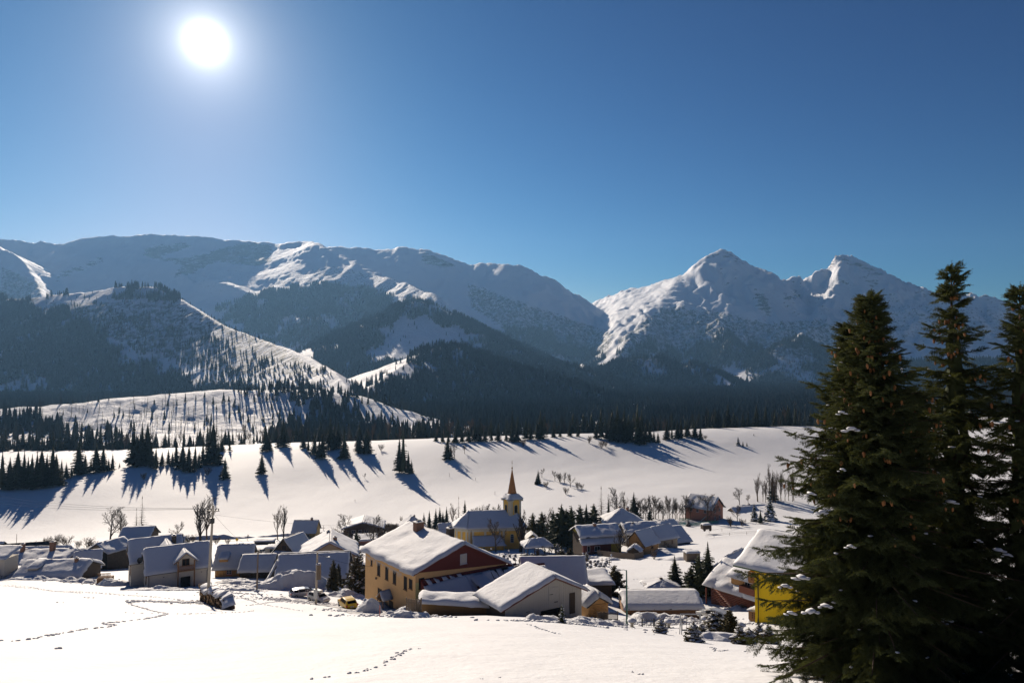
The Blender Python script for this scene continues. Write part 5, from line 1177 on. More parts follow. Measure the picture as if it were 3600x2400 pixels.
def tree(key, loc, h, label, group=None, wide=1.0, rz=None):
    nm, H, parts = KIND[key]; s = h/H
    o = empty(nm, loc, RND.uniform(0, 6.28) if rz is None else rz, label, 'tree' if 'tree' in nm else 'shrub', group); o.scale = (s*wide, s*wide, s)
    for n_, me in parts: link(bpy.data.objects.new(n_, me), o)
    return o
_cy = np.linspace(320, 600, 160)
def crest_hit(px, py):
    a, _ = ray(px, py); g = ground_z(a*_cy, _cy); _, rows = proj(a*_cy, _cy, g)
    k = np.argmax(rows <= py) if (rows <= py).any() else int(np.argmin(rows[:140]))
    return Vector((a*_cy[k], _cy[k], float(g[k])))
def spot(px, base, top, near=True):
    p = hit(px, base, 30, 330) if near else crest_hit(px, base)
    _, t = ray(px, top); return p, max(1.0, t*p.y-p.z)

# the line of spruces along the top of the white field
ROW = []
for x, t, b_ in ((10,520,760),(60,560,750),(85,590,755),(110,510,760),(150,520,755),(175,560,750),(200,540,750),(232,520,748),(260,500,745),(295,540,742),(330,480,740),(355,540,735),(390,570,700),(420,590,690),(455,600,680),(500,440,665),(540,540,650),(575,580,652),(610,470,650),(655,480,650),(690,560,645),(715,530,640),(760,590,620),(850,370,610),(875,420,612),(900,340,610),(935,340,600),(960,460,620),(990,490,635),(1030,520,610),(1070,500,600),(1095,520,610),(1120,460,620),(1160,470,630),(1200,480,650),(1240,480,640),(1265,520,620),(1290,460,600),(1325,470,605),(1355,330,600),(1385,450,610),(1430,560,690),(1460,420,520),(1410,430,520),(1690,360,520),(1715,420,515),(1800,310,490),(1770,430,490),(1930,400,500),(1960,430,520),(2000,400,540),(2030,440,560),(2050,400,565),(2100,310,510),(2125,360,505),(2150,330,500),(2190,370,565),(2280,360,530),(2330,380,530)):
    ROW.append((x/1.809, 1300+b_/1.809, 1300+t/1.809))
for x, t, b_ in ((20,1270,1415),(110,1215,1370),(150,1240,1385),(355,1290,1500),(378,1250,1510),(410,1370,1510),(430,1420,1505),(650,1280,1420),(670,1330,1410),(580,1250,1310),(620,1240,1315),(655,1230,1318),(700,1230,1318),(740,1220,1318),(780,1230,1312),(820,1190,1310),(850,1210,1310),(880,1220,1310),(920,1215,1310),(960,1210,1308),(1010,1240,1305),(1045,1200,1310),(1075,1210,1312),(1130,1170,1300),(1160,1200,1298),(1200,1170,1295),(1220,1130,1295),(1300,1210,1285),(1340,1215,1283),(1400,1200,1280),(1450,1210,1280),(1560,1200,1290),(1592,1110,1292),(1625,1190,1296),(1660,1120,1300),(1692,1100,1310),(1735,1105,1315),(1760,1150,1315),(1780,1180,1315),(1815,1090,1320),(1840,1180,1330),(1865,1200,1318),(1890,1190,1310),(1915,1240,1315),(1940,1250,1320),(1995,1180,1300),(2025,1220,1295),(2060,1180,1290),(2082,1185,1290),(2120,1180,1280),(2165,1190,1290),(2200,1205,1300)):
    ROW.append((1200+x/1.7423, 800+b_/1.7423, 800+t/1.7423))
for x, t, b_ in ((2515,1452,1505),(2545,1470,1503),(2580,1448,1503),(2615,1462,1502),(2660,1424,1500),(2690,1452,1500),(2725,1440,1498),(2770,1424,1496),(2795,1432,1496),(2850,1440,1494),(2900,1430,1494),(2960,1440,1492),(3400,1430,1486),(3500,1436,1484)): ROW.append((x, b_, t))
RLAB = (('dark spruce along the top edge of the white field', 'spruces along the top of the white field'), ('dark spruce in the left clump of the treeline', 'spruces in the left clump of the treeline'), ('dark spruce above the far slope, right of the church spire', 'spruces above the slope right of the spire'))
for i, (px_, b_, t_) in enumerate(ROW):
    p, h = spot(px_, b_, t_, False); lb, gr = RLAB[1] if px_ < 440 else (RLAB[2] if px_ > 1850 else RLAB[0])
    if 1400 < px_ < 1430: lb, gr = 'tall spruce of the small tree island in the field', 'spruces of the island in the field'
    tree('spruce%d' % (i % 5) if i % 7 else 'sparse', p, h*1.04, lb, gr, RND.uniform(.95, 1.4))
def band(n, xa, xb, label, group, hmin, hmax, kinds, dy=(2, 60)):      # more trees behind the first line
    for k in range(n):
        x = xa+(xb-xa)*(k+RND.random())/n; c = crest_hit(x, 1200); Y = c.y+RND.uniform(*dy)
        a, _ = ray(x, 1560); p = Vector((a*Y, Y, gz(a*Y, Y))); tree(RND.choice(kinds), p, RND.uniform(hmin, hmax), label, group, RND.uniform(.8, 1.4))
band(74, -20, 480, 'spruce in the deep wood behind the left clump', 'wood behind the left clump', 9, 20, ('spruce0', 'spruce1', 'spruce2', 'spruce4', 'sparse'))
band(46, 430, 850, 'tree behind the field edge, left of the lone spruce', 'wood behind the field edge at left', 8, 19, ('spruce1', 'spruce3', 'sparse', 'bare3', 'larch'))
band(78, 850, 1650, 'tree behind the field edge above the church', 'wood behind the field edge at centre', 7, 18, ('spruce0', 'spruce2', 'spruce3', 'sparse', 'bare3', 'bare0', 'larch'))
band(78, 1650, 2820, 'tree behind the far slope, right of the spire', 'wood behind the far slope', 7, 20, ('spruce1', 'spruce4', 'spruce2', 'sparse', 'bare3', 'larch'))
p, h = spot(920, 1668, 1588, False); tree('spruce3', p, h, 'lone spruce standing on the white field above its long blue shadow', None, 1.15)
for x, b_, t_ in ((2595,1567,1533),(2612,1569,1548),(2626,1570,1552),(2650,1533,1522)):
    p, h = spot(x, b_, t_, False); tree('snowy0' if x < 2600 else 'spruce0', p, h, 'tiny conifer of the little group on the right field', 'little conifers on the right field')
for x, b_, t_, k in ((730,1672,1640,'bush0'),(505,1688,1660,'bush1'),(1282,1683,1662,'bare0'),(1340,1584,1560,'bush0'),(1598,1612,1560,'bare1'),(1633,1595,1560,'bare0'),(1840,1568,1540,'bush1'),(2070,1560,1530,'bush0'),(2115,1575,1545,'bush1'),(2130,1572,1548,'bush0'),(2480,1545,1528,'bush0'),
                     (1951,1690,1652,'bare0'),(1970,1696,1660,'bush0'),(1985,1700,1655,'bare2'),(2005,1712,1662,'bare0'),(2030,1718,1692,'bush1'),(2045,1720,1698,'bush0'),(1990,1737,1710,'bush1'),(1918,1715,1690,'bush0'),(1905,1680,1645,'bare0')):
    p, h = spot(x, b_, t_, False); tree(k, p, h, 'bare shrub of the thicket on the field right of the spire' if 1900 < x < 2050 else 'small bare shrub at the upper edge of the field', 'shrubs of the field thicket' if 1900 < x < 2050 else 'shrubs at the upper field edge', 1.3)
for x, b_, t_ in ((1892,1702,1650),(1886,1704,1672)):
    p, h = spot(x, b_, t_, False); tree('spruce1', p, h, 'small spruce at the left end of the field thicket', 'spruces of the field thicket', 1.2)

# dead thin trunks on the cut hill behind
me_snag = None; sn_b = MB().tube([(0, 0, 0), (.08, 0, 5), (0, .1, 10)], [.28, .2, .05], 4)
for k in range(24):
    a = RND.uniform(0, 6.28); z = RND.uniform(3, 9.4); sn_b.tube([(0, 0, z), (math.cos(a)*1.1, math.sin(a)*1.1, z+RND.uniform(-.4, .3))], [.06, .02], 3, cap=False)
pts = []
while len(pts) < 190:
    x = RND.uniform(60, 1240); y = 1410+RND.uniform(0, 1)**.8*150
    p = hit(x, y, 560, 940, 200)
    if p.y < 930: pts.append(p)
for p in pts:
    if me_snag is None: o = sn_b.build('dead_tree', TWIGD); me_snag = o.data
    else: o = link(bpy.data.objects.new('dead_tree', me_snag))
    o.location = p; s = RND.uniform(.7, 1.9); o.scale = (s*.8, s*.8, s); o.rotation_euler = (RND.uniform(-.05, .05), RND.uniform(-.05, .05), RND.uniform(0, 6))
    tag(o, 'thin dead trunk left standing on the streaky cut-over hill', 'tree', 'dead trunks on the cut-over hill')

# trees in and around the village: kind, column, foot, top, label, group, width
VT = [('bare1',388,1908,1782,'broad bare tree with forked crown behind the cream house',None,1.25),('bare0',424,1902,1790,'bare tree leaning beside the broad forked one',None,1.0),
 ('larch',478,1893,1785,'shorter of the two larches behind the cream house',None,1.1),('larch',497,1893,1742,'taller of the two larches behind the cream house',None,1.0),
 ('bare2',704,1912,1737,'tallest bare tree with dense crown behind the leaning pole',None,1.25),('bare3',728,1906,1745,'slim bare tree right beside the leaning pole',None,1.1),('bare0',622,1906,1832,'small pale bare tree behind the dark chimneys',None,1.2),
 ('bush0',170,1925,1885,None,0,1.2),('bush1',197,1922,1876,None,0,1.2),('bush0',232,1924,1878,None,0,1.6),('bush1',275,1928,1896,None,0,1.3),('bush0',307,1932,1888,None,0,1.4),('bush1',330,1932,1900,None,0,1.3),('bush0',640,1912,1880,None,0,1.8),('bush1',675,1912,1878,None,0,1.8),('bush0',760,1912,1885,None,0,1.5),('bush1',120,1930,1900,None,0,1.2),
 ('spruce2',195,1942,1895,'dark young spruce behind the brick chimneys',None,1.2),
 ('bare3',976,1896,1775,'left one of the two tall bare trees by the ochre house',None,1.0),('bare2',997,1890,1768,'right one of the two tall bare trees by the ochre house',None,.9),
 ('bare1',1215,1900,1803,'round bare tree left of the wide brown house',None,1.1),('bare1',1312,1925,1808,'gnarled bare tree right of the wide brown house',None,1.15),('bush1',1372,1890,1838,None,1,1.5),('bush0',1395,1888,1842,None,1,1.6),('bare0',1410,1880,1815,'slender bare tree before the hip-roofed house',None,1.0),('bush0',1345,1900,1850,None,1,1.5),('bush1',1430,1888,1850,None,1,1.5),
 ('spruce1',1225,1945,1866,'dark spruce behind the brown gabled house',None,1.5),('pine0',1252,1975,1862,'tall pine between the brown gabled house and the tan house',None,.85),('fat_thuja1',1256,2088,1948,'big snow-flecked cypress beside the tan house wall',None,.95),
 ('thuja0',1171,2078,1966,'taller of the two slim dark thujas by the parked cars',None,1.15),('thuja1',1189,2068,1980,'shorter of the two slim dark thujas by the parked cars',None,1.1),
 ('spruce0',1490,1862,1800,None,2,1.2),('spruce2',1509,1862,1792,None,2,1.2),('spruce4',1532,1862,1786,None,2,1.3),('spruce1',1546,1864,1780,None,2,1.1),('spruce3',1557,1864,1796,None,2,1.1),('spruce0',1570,1866,1779,None,2,1.2),('bare3',1592,1870,1764,'bare tree beside the dark spruces left of the church',None,1.0),('larch',1612,1870,1744,'thin larch rising left of the church roof',None,.9),('spruce2',1634,1866,1757,'pointed dark spruce just left of the church roof',None,1.25),
 ('bare0',1665,1850,1778,None,3,1.2),('bare2',1688,1850,1774,None,3,1.0),('spruce0',1697,1850,1778,'tip of a dark spruce over the church ridge',None,1.2),('bare1',1712,1850,1772,None,3,1.2),('bare0',1738,1850,1770,None,3,1.2),('bare3',1760,1850,1785,None,3,1.2),
 ('bare0',1743,1940,1818,'round-headed bare tree in front of the church annex',None,1.0),('column',1830,1940,1785,'tall dark upright tree before the church front',None,1.5),
 ('pine0',1873,1900,1800,None,4,1.1),('pine1',1905,1900,1796,None,4,1.2),('bare3',1925,1905,1778,'bare tree standing among the pines right of the church',None,1.1),('pine0',1945,1920,1790,None,4,1.0),('pine1',1974,1932,1770,None,4,1.15),('pine0',2009,1932,1776,None,4,1.15),('pine1',1992,1920,1786,None,4,1.0),('snowy0',2027,1912,1830,'snow-laden spruce between the pines and the farm',None,1.15),('pine0',2040,1895,1772,None,4,1.1),('spruce4',2062,1880,1770,None,4,1.4),('pine1',2088,1880,1768,None,4,1.2),
 ('fat_thuja1',1975,1972,1930,'wide snowy shrub bed behind the graves',None,1.6),('fat_thuja0',2005,1966,1925,'dark shrub beside the wide snowy shrub bed',None,1.3),('snow_thuja0',2062,1972,1938,'snow-capped shrub by the farmhouse corner',None,1.1),('bare0',1915,1958,1915,'little bare tree beside the open pavilion',None,1.2),('bush0',1893,1960,1925,'bare bush under the open pavilion roof',None,1.0),
 ('larch',2114,1858,1708,'tall thin larch above the farm roofs',None,1.2),('bare1',2170,1838,1712,'big brown bare tree behind the farm',None,.95),('sparse',2140,1848,1752,'sparse spruce between the tall larch and the big bare tree',None,1.3),('bare3',2195,1838,1730,'bare tree right of the big brown one behind the farm',None,1.0),('spruce3',2229,1830,1728,'dark spruce behind the farm roofs',None,1.5),('pine1',2285,1832,1788,'round dark pine behind the grey boarded barn',None,1.0),
 ('bare1',2200,1868,1790,'spreading bare tree over the farm roofs',None,1.7),('bare2',2180,1948,1845,'dense upright bare tree in the farmyard',None,1.5),
 ('bare1',2487,1842,1735,'old bare tree in front of the pink brick house',None,1.1),('bare0',2592,1832,1775,'small bare tree before the wide snow roof',None,1.2),
 ('bare1',2600,1775,1712,'dark bare tree on the field edge right of the pink house',None,1.1),('bare0',2630,1772,1735,'smaller bare tree on the field edge',None,1.2),('snowy1',2652,1832,1768,'snowy spruce right of the snow roofs',None,1.0),('snowy0',2708,1830,1735,'bigger snowy spruce near the foreground spruces',None,1.0),('spruce0',2717,1760,1664,'dark spruce among the birches',None,1.2),('spruce2',2674,1840,1790,'dwarf spruce beside the snowy ones',None,1.4),
 ('spruce1',2373,2070,1952,'regular dark spruce alone behind the long shed',None,1.75),('spruce3',2490,2090,1903,'tall dark spruce behind the log house',None,1.3),('pine0',2455,2098,1950,'bushy green pine leaning on the tall spruce',None,1.05),('pine1',2430,2095,1985,'shorter bushy pine at the foot of the tall spruce',None,1.2),('bush0',2414,2072,2000,'thin bare bush beside the bushy pine',None,.8),('birch',2540,2080,1985,'wispy bare birch behind the log house',None,.9),('bush1',2275,2078,2045,'thin bare twigs poking out of snow behind the long shed',None,1.3),
 ('fat_thuja0',2161,2092,1984,'egg-shaped brown-green thuja by the green street lamp',None,1.1),
 ('bush1',1982,2168,2056,'leafless sapling against the white barn boards',None,.7),('snowy1',1976,2190,2116,'small snow-covered spruce in front of the white barn',None,.95)]
GL = [('bare bush behind the snowed-in roofs at the left', 'bare bushes behind the left roofs'), ('bare bush near the wide brown house', 'bare bushes by the wide brown house'), ('dark spruce in the close row left of the church', 'spruces in the row left of the church'), ('leafless crown showing above the church ridge', 'leafless crowns above the church ridge'), ('dark pine in the grove between church and farm', 'pines between church and farm')]
for key, px_, b_, t_, lb, g_, wd in VT:
    p, h = spot(px_, b_, t_); gr = None
    if lb is None: lb, gr = GL[g_]
    tree(key, p, h, lb, gr, wd)
for k in range(26):
    x = 2245+k*9+RND.uniform(-4, 4); p, h = spot(x, 1824+RND.uniform(-4, 4), 1738+RND.uniform(0, 34)); tree(('bare0', 'bare1', 'bare3')[k % 3], p, h, 'leafless tree in the hedge line behind the farm and pink house', 'leafless hedge line behind the farm', RND.uniform(.8, 1.2))
for k in range(16):
    x = 2660+k*9+RND.uniform(-5, 5); p, h = spot(x, 1760+RND.uniform(-5, 8), 1628+RND.uniform(0, 70)+max(0, 2700-x)*.8); tree(('birch', 'bare3')[k % 2], p, h, 'pale bare birch in the stand beside the big spruces', 'bare birches beside the big spruces', .8)
for k in range(22):
    x = 1340+k*7+RND.uniform(-4, 4)+(0 if k < 12 else 420); p, h = spot(x, 1872, 1850-RND.uniform(0, 14)); tree('bush%d' % (k % 2), p, h, 'low bare bush in the hedge along the field foot', 'low hedge along the field foot', 1.6)
for k, (x, b_, t_) in enumerate(((20,1948,1920),(60,1950,1925),(345,1950,1905),(560,1912,1885),(590,1910,1880),(800,1915,1890),(870,1900,1878),(1130,1900,1868),(1165,1905,1860),(1190,1915,1850),(1330,1915,1870),(1460,1905,1870),(1520,1900,1868),(1560,1925,1890),(1940,1950,1915),(1960,1945,1908),(2100,1900,1850),(2300,1965,1930),(2350,1935,1905),(2420,1850,1825),(2570,1850,1815),(2610,1850,1820),(2210,2100,2060),(2280,2110,2070))):
    p, h = spot(x, b_, t_); tree(('bush0', 'bush1', 'bare0', 'snow_thuja1')[k % 4], p, h, ('leafless garden bush between the village houses', 'small snowy evergreen between the village houses')[k % 4 == 3], 'garden bushes of the village', 1.3)
# snowy garden shrubs before the yellow house
for k, (key, x, b_, t_, lb) in enumerate((('snow_thuja0',2507,2232,2160,'tall narrow snow-plastered thuja in front of the silver estate car'),('fat_thuja0',2566,2236,2157,'broad dark thuja with snow streaks near the stone lantern'),('snow_thuja1',2438,2256,2212,'round dark shrub with snow beside the swing frame'),('snow_thuja0',2470,2246,2205,'shrub wearing a tall cap of snow'),('snow_thuja1',2602,2264,2205,'wide snow-covered shrub below the stone lantern'),('snow_thuja0',2668,2258,2202,'snowy shrub next to the yellow wall foot'),('snow_thuja1',2322,2226,2205,'small dark bush poking out of the foreground snow'),('snow_thuja1',2634,2262,2214,'smallest snowy shrub of the garden row'),('snow_thuja0',2700,2262,2205,'snowy shrub half hidden by the big spruce'),('spruce2',2666,2215,2172,'thin dark young spruce at the yellow wall'))):
    p, h = spot(x, b_, t_); tree(key, p, h*1.2, lb, None, 1.7 if 'snow' in key else 1.2)
# ------------------------------------------------------------------ snow heaps, clods and tracks
def mound(px, py, rx, ry, h, yaw=0, rough=.25, seed=0, label='', name='snow_bank', Y=None, n=34, sharp=1.0, m=None, group=None):
    c = at(px, Y) if Y else hit(px, py, 14, 330); a = math.radians(yaw); h = h*(.62 if px > 1100 else .8) if not Y else h; rough = rough*.75
    g = np.linspace(-1, 1, n); U, Vv = np.meshgrid(g, g); U = U.ravel(); Vv = Vv.ravel()
    # square to disc
    x = U*np.sqrt(1-Vv*Vv/2); y = Vv*np.sqrt(1-U*U/2); rr = np.hypot(x, y)
    wx = c.x+(x*rx*math.cos(a)-y*ry*math.sin(a)); wy = c.y+(x*rx*math.sin(a)+y*ry*math.cos(a))
    prof = np.clip(1-rr**2, 0, 1)**sharp
    nz = fbm(wx/1.4+seed*3.3, wy/1.4, 4, .6)
    wx2 = wx+fbm(wx/.9+9+seed, wy/.9, 2)*rough*.8*prof; wy2 = wy+fbm(wx/.9-9, wy/.9+seed, 2)*rough*.8*prof
    z = ground_z(wx, wy) + h*prof*(1+.5*fbm(wx/max(rx, 2)*1.7+seed, wy/max(ry, 2)*1.7, 2)) + nz*rough*np.clip(prof*2.5, 0, 1) - .06*(prof <= .02)
    idx = np.arange(n*n).reshape(n, n); Q = np.stack([idx[:-1, :-1], idx[:-1, 1:], idx[1:, 1:], idx[1:, :-1]], -1).reshape(-1, 4)
    V = np.stack([wx2-c.x, wy2-c.y, z-c.z], -1)
    o = big_mesh(name, V, Q, m or (SNOW_R if rough > .12 else SNOW)); o.location = c
    return tag(o, label, 'snow heap', group)
for i, (px, py, rx, ry, h, yw, ro, lb) in enumerate((
 (1042,2072,9.0,3.4,3.4,4,.45,'largest rough snow heap ploughed up behind the parked cars'),(955,2064,5.0,2.4,1.2,0,.3,'long low snow heap left of the largest one'),(1150,2078,2.6,1.8,1.2,0,.4,'ploughed snow heap between the big heap and the slim thujas'),
 (1215,2095,3.6,2.0,1.3,0,.4,'snow wall under the cypress beside the tan house'),(1296,2152,1.9,1.3,2.0,0,.45,'boulder-like snow heap right of the yellow car'),(1328,2135,2.2,1.4,1.5,20,.45,'snow heap against the tan house foot'),(1405,2160,2.6,1.4,1.2,20,.45,'snow heap at the tan house door'),(1440,2170,2.0,1.2,1.0,20,.4,'snow heap by the picket fence'),
 (2300,2188,5.2,2.4,1.5,-8,.4,'rough snow heap in front of the long log shed'),(2385,2190,3.2,2.0,1.1,0,.35,'snow heap right of the rough one before the long shed'),(2130,2192,2.6,1.6,.9,0,.4,'snow heap at the log hut gate'),(2060,2190,3.0,1.6,.8,0,.35,'snow heap between the white barn and the log hut'),(1950,2186,3.4,1.2,.7,0,.35,'snow heap along the white barn foot'),
 (300,2046,5.5,2.0,.8,5,.45,'churned snow heap by the timber deck railing'),(405,2056,3.6,1.8,1.1,0,.35,'smooth snow heap between the two gables of the cream house'),(560,2074,7.0,1.6,.7,14,.2,'snow drift along the cream house wall'),(850,2050,5.5,2.2,.9,0,.3,'snow drift before the log cabin'),(860,2075,4.5,1.6,.6,0,.3,'snow ridge right of the wood pile'),(130,2036,6,1.5,.7,3,.2,'snow drift in front of the smothered cottage'),
 (2330,1940,6.5,3.0,1.4,-10,.12,'smooth snow mound beside the farm fence'),(2400,1965,7.0,3.0,1.0,-6,.12,'long smooth drift in the snowfield right of the farm'),(2580,2142,4.0,1.6,.8,0,.3,'snow heap behind the silver estate car'),(2435,2172,3.0,1.4,.7,0,.35,'snow heap left of the silver estate car'),
 (2540,2246,2.4,1.2,.9,0,.1,'rounded snow pillow among the garden shrubs'),(2500,2250,1.6,.9,.7,0,.1,'small snow pillow left of the rounded one'),(2640,2252,2.6,1.2,.9,0,.2,'snow bank below the yellow house'),(1900,1950,3.0,1.6,.9,0,.2,'snow hump by the pavilion'),(1770,1948,2.6,1.4,.8,0,.2,'snow hump before the church annex'),(2075,1962,2.6,1.2,.8,0,.3,'snow heap before the dark red farmhouse'),(2150,1968,2.4,1.2,.8,0,.3,'snow heap before the farm board fence'))):
    mound(px, py, rx, ry, h, yw, ro, i, lb)
def scatter_clods(name, spots, label, seed=0, parent=None):
    """little lumps of kicked or thrown snow lying on the ground"""
    V = np.array([(p[0], p[1]) for p, s in spots]); z = ground_z(V[:, 0], V[:, 1])
    me = clump_mesh(name, [((p[0], p[1], zz), s) for (p, s), zz in zip(spots, z)], SNOW_G, seed, .6)
    return tag(link(bpy.data.objects.new(name, me), parent), label, None, None, 'stuff')
def field_clods(px, py, rx, ry, n, s0, s1, seed):
    c = hit(px, py, 14, 330); r = random.Random(seed); out_ = []
    for k in range(n): out_.append(((c.x+r.gauss(0, 1)*rx*.5, c.y+r.gauss(0, 1)*ry*.5), r.uniform(s0, s1)))
    return out_
cl = []
for i, a in enumerate(((640,2116,5.5,2.4,240,.06,.24),(300,2044,7,3.2,260,.1,.3),(400,2056,3,1.5,80,.08,.26),(900,2064,8,3,200,.06,.22),(1040,2112,9,2.2,220,.08,.28),(960,2110,12,3,160,.05,.14),(1250,2150,5,2,120,.06,.22),(1390,2165,5,1.6,120,.06,.22),(2300,2196,7,1.8,160,.06,.24),(2130,2196,4,1.4,90,.06,.22),(1960,2188,5,1.2,120,.06,.2),(2450,2180,5,1.6,80,.05,.2),(820,2085,6,2,120,.05,.2),(2600,2195,5,2,90,.05,.18),(660,2075,8,1.0,120,.08,.26))): cl += field_clods(*a, seed=i)
scatter_clods('snow_clods', cl, 'lumps of thrown snow around the heaps and drives', 3)
TRAILS = [([(1100,2386),(1165,2378),(1265,2362),(1330,2345),(1372,2322),(1400,2300),(1442,2281),(1500,2278)], .34, .055),([(0,2252),(60,2252),(110,2247),(150,2238),(180,2232),(280,2215),(345,2207),(408,2197),(365,2190),(440,2183),(505,2176),(590,2156),(530,2145),(470,2128),(455,2121),(505,2110)], .5, .09),
 ([(440,2153),(590,2156),(650,2158),(720,2156),(830,2152),(900,2145)], .7, .085),([(0,2056),(100,2062),(204,2078),(290,2086)], .8, .09),([(0,2058),(120,2066),(360,2086),(500,2095),(600,2104),(640,2108)], .7, .1),([(60,2064),(240,2078),(420,2088),(560,2098)], .7, .08),
 ([(1855,2193),(1885,2203),(1920,2216),(1971,2230)], .5, .06),([(2505,2275),(2515,2288),(2560,2285),(2630,2290),(2700,2292)], .5, .06),([(2230,2362),(2260,2370),(2310,2376)], .35, .05),([(1700,2385),(1760,2380),(1800,2383)], .5, .03),([(850,2100),(900,2118),(960,2130),(1020,2140),(1070,2148)], .6, .1),([(870,2128),(930,2120),(1000,2112),(1060,2108)], .6, .1),([(2330,1985),(2440,1975),(2560,1960)], 1.2, .1),([(2180,2040),(2300,2030),(2380,2015)], 1.0, .1),([(205,2280),(212,2282)], .3, .1),([(300,2100),(312,2101),(340,2101)], .4, .14),([(205,2117),(232,2118)], .4, .13)]
tr = []
for k, (line, step, s) in enumerate(TRAILS):
    w = [hit(x, y, 13, 330) for x, y in line]; r = random.Random(k); acc = 0
    for a, b_ in zip(w, w[1:]):
        L = (b_-a).length; n = max(1, int(L/step))
        for i in range(n):
            p = a.lerp(b_, i/n); sd = (.09 if i % 2 else -.09)*(s/.1)
            for q in range(2): tr.append(((p.x+sd+r.gauss(0, .05), p.y+r.gauss(0, .07)), s*r.uniform(.55, 1.1)))
scatter_clods('footprints', tr, 'trails of footprints crossing the foreground snow', 4)

# ------------------------------------------------------------------ road and parking place
def ribbon(name, line, width, m, label, lift=.05, y0=120):
    w = [hit(x, y, y0, 335) for x, y in line]; pts = []
    for a, b_ in zip(w, w[1:]):
        for i in range(8): pts.append(a.lerp(b_, i/8))
    pts.append(w[-1]); V = []; Q = []
    for i, p in enumerate(pts):
        d = (pts[min(i+1, len(pts)-1)]-pts[max(i-1, 0)]); d.z = 0; d.normalize(); s = Vector((-d.y, d.x, 0))
        for k in range(5):
            q = p+s*width*(k/4-.5); V.append((q.x, q.y, 0))
    V = np.array(V); V[:, 2] = ground_z(V[:, 0], V[:, 1])+lift
    n = len(pts); idx = np.arange(n*5).reshape(n, 5); Q = np.stack([idx[:-1, :-1], idx[:-1, 1:], idx[1:, 1:], idx[1:, :-1]], -1).reshape(-1, 4)
    o = big_mesh(name, V, Q, m); return tag(o, label, None, None, 'structure')
ribbon('road', [(560,1905),(700,1902),(850,1898),(1000,1892),(1120,1888),(1240,1884),(1340,1880)], 7, ASPH, 'cleared dark road along the valley below the white field', .06, 240)
ribbon('parking_place', [(880,1985),(915,1965),(935,1945),(940,1925)], 9, ROAD, 'packed snow parking place with cars', .05, 150)
ribbon('drive', [(1020,2108),(1090,2116),(1160,2124),(1230,2134),(1270,2142),(1340,2162)], 5.5, ROAD, 'packed snow drive with parked cars', .04, 80)
for i, (a, b_) in enumerate((((620,1897),(900,1888)),((900,1886),(1280,1874)))):      # ploughed wall beyond the road
    p, q = hit(*a, 240, 340), hit(*b_, 240, 340); L = (q-p).length
    mid = (p+q)/2; px_, py_ = proj(mid.x, mid.y, mid.z)
    mound(px_, py_, L/2, 1.6, 1.3, math.degrees(math.atan2(q.y-p.y, q.x-p.x)), .25, 60+i, ('ploughed snow wall along the left part of the road', 'ploughed snow wall along the right part of the road')[i], n=44, Y=mid.y)

# ------------------------------------------------------------------ poles, lamps, signs, wires
def pole_base(px, Y): return at(px, Y)
pA = at(733, 90); r = empty('utility_pole', pA, 0, 'leaning concrete pole with crossarm behind the wood pile', 'pole'); HA = P(749, 1776, 90).z-pA.z; LX = P(750, 1776, 90).x-pA.x
MB().tube([(0, 0, -1), (LX*.5, 0, HA*.5), (LX, 0, HA)], [.2, .17, .11], 10).build('pole', CONC, r)
MB().box(LX-.8, LX+.8, -.06, .06, HA-.75, HA-.65).build('crossarm', DKMETAL, r)
pieces(r, 'insulator', [TR(LX+x, 0, HA-.5) for x in (-.7, -.25, .25, .7)], (.09, .09, .3), DKMETAL); MB().box(LX-.3, LX+.12, -.25, .2, HA-2.3, HA-1.6).build('switch_box', DKMETAL, r)
pB = at(905, 122); r = empty('utility_pole', pB, 0, 'plain dark pole in front of the low timber shed', 'pole'); HB = P(909, 1932, 122).z-pB.z
MB().tube([(0, 0, -1), (.15, 0, HB)], [.16, .11], 8).build('pole', FENCEW, r); MB().box(-.1, .3, -.05, .05, HB-.5, HB-.4).build('bracket', DKMETAL, r); MB().lathe([(.0, 0), (.5, 0), (.45, .3), (.0, .45)], 10).build('snow_foot', SNOW, r, True)
pC = at(1112, 108); r = empty('utility_pole', pC, 0, 'concrete pole with meter box and lamp arm beside the parked cars', 'pole'); HC = P(1116, 1940, 108).z-pC.z
MB().tube([(0, 0, -1), (.2, 0, HC)], [.2, .14], 8).build('pole', CONC, r); MB().box(.2, .75, -.25, .2, HC-4.2, HC-1.9).build('meter_box', FENCEW, r); snow_slab(r, [(.15, -.3, HC-1.9), (.8, -.3, HC-1.9), (.8, .25, HC-1.9), (.15, .25, HC-1.9)], .2, 3, rnd=(1, 1, 1, 1))
MB().tube([(.2, 0, HC-.6), (1.0, -.1, HC-.5), (1.9, -.2, HC-.62)], .035, 5).build('lamp_arm', METAL, r); MB().box(1.6, 2.2, -.32, -.1, HC-.72, HC-.62).build('lamp_head', METAL, r); MB().box(-.25, .35, -.28, -.2, .9, 2.4).build('cabinet', METAL, r)
pG = at(2202, 81); r = empty('street_lamp', pG, 0, 'green steel street lamp standing right of the log hut', 'street lamp'); HG = P(2202, 2003, 81).z-pG.z
MB().tube([(0, 0, -1), (0, 0, HG*.5), (0, 0, HG)], [.13, .1, .07], 8).build('pole', GREENM, r); MB().tube([(0, 0, HG-.1), (-.3, 0, HG+.05), (-.9, 0, HG)], .035, 5).build('arm', GREENM, r); MB().box(-1.3, -.7, -.12, .12, HG-.06, HG+.06).build('lamp_head', METAL, r); MB().box(-1.25, -.72, -.1, .1, HG+.062, HG+.14).build('snow', SNOW, r)
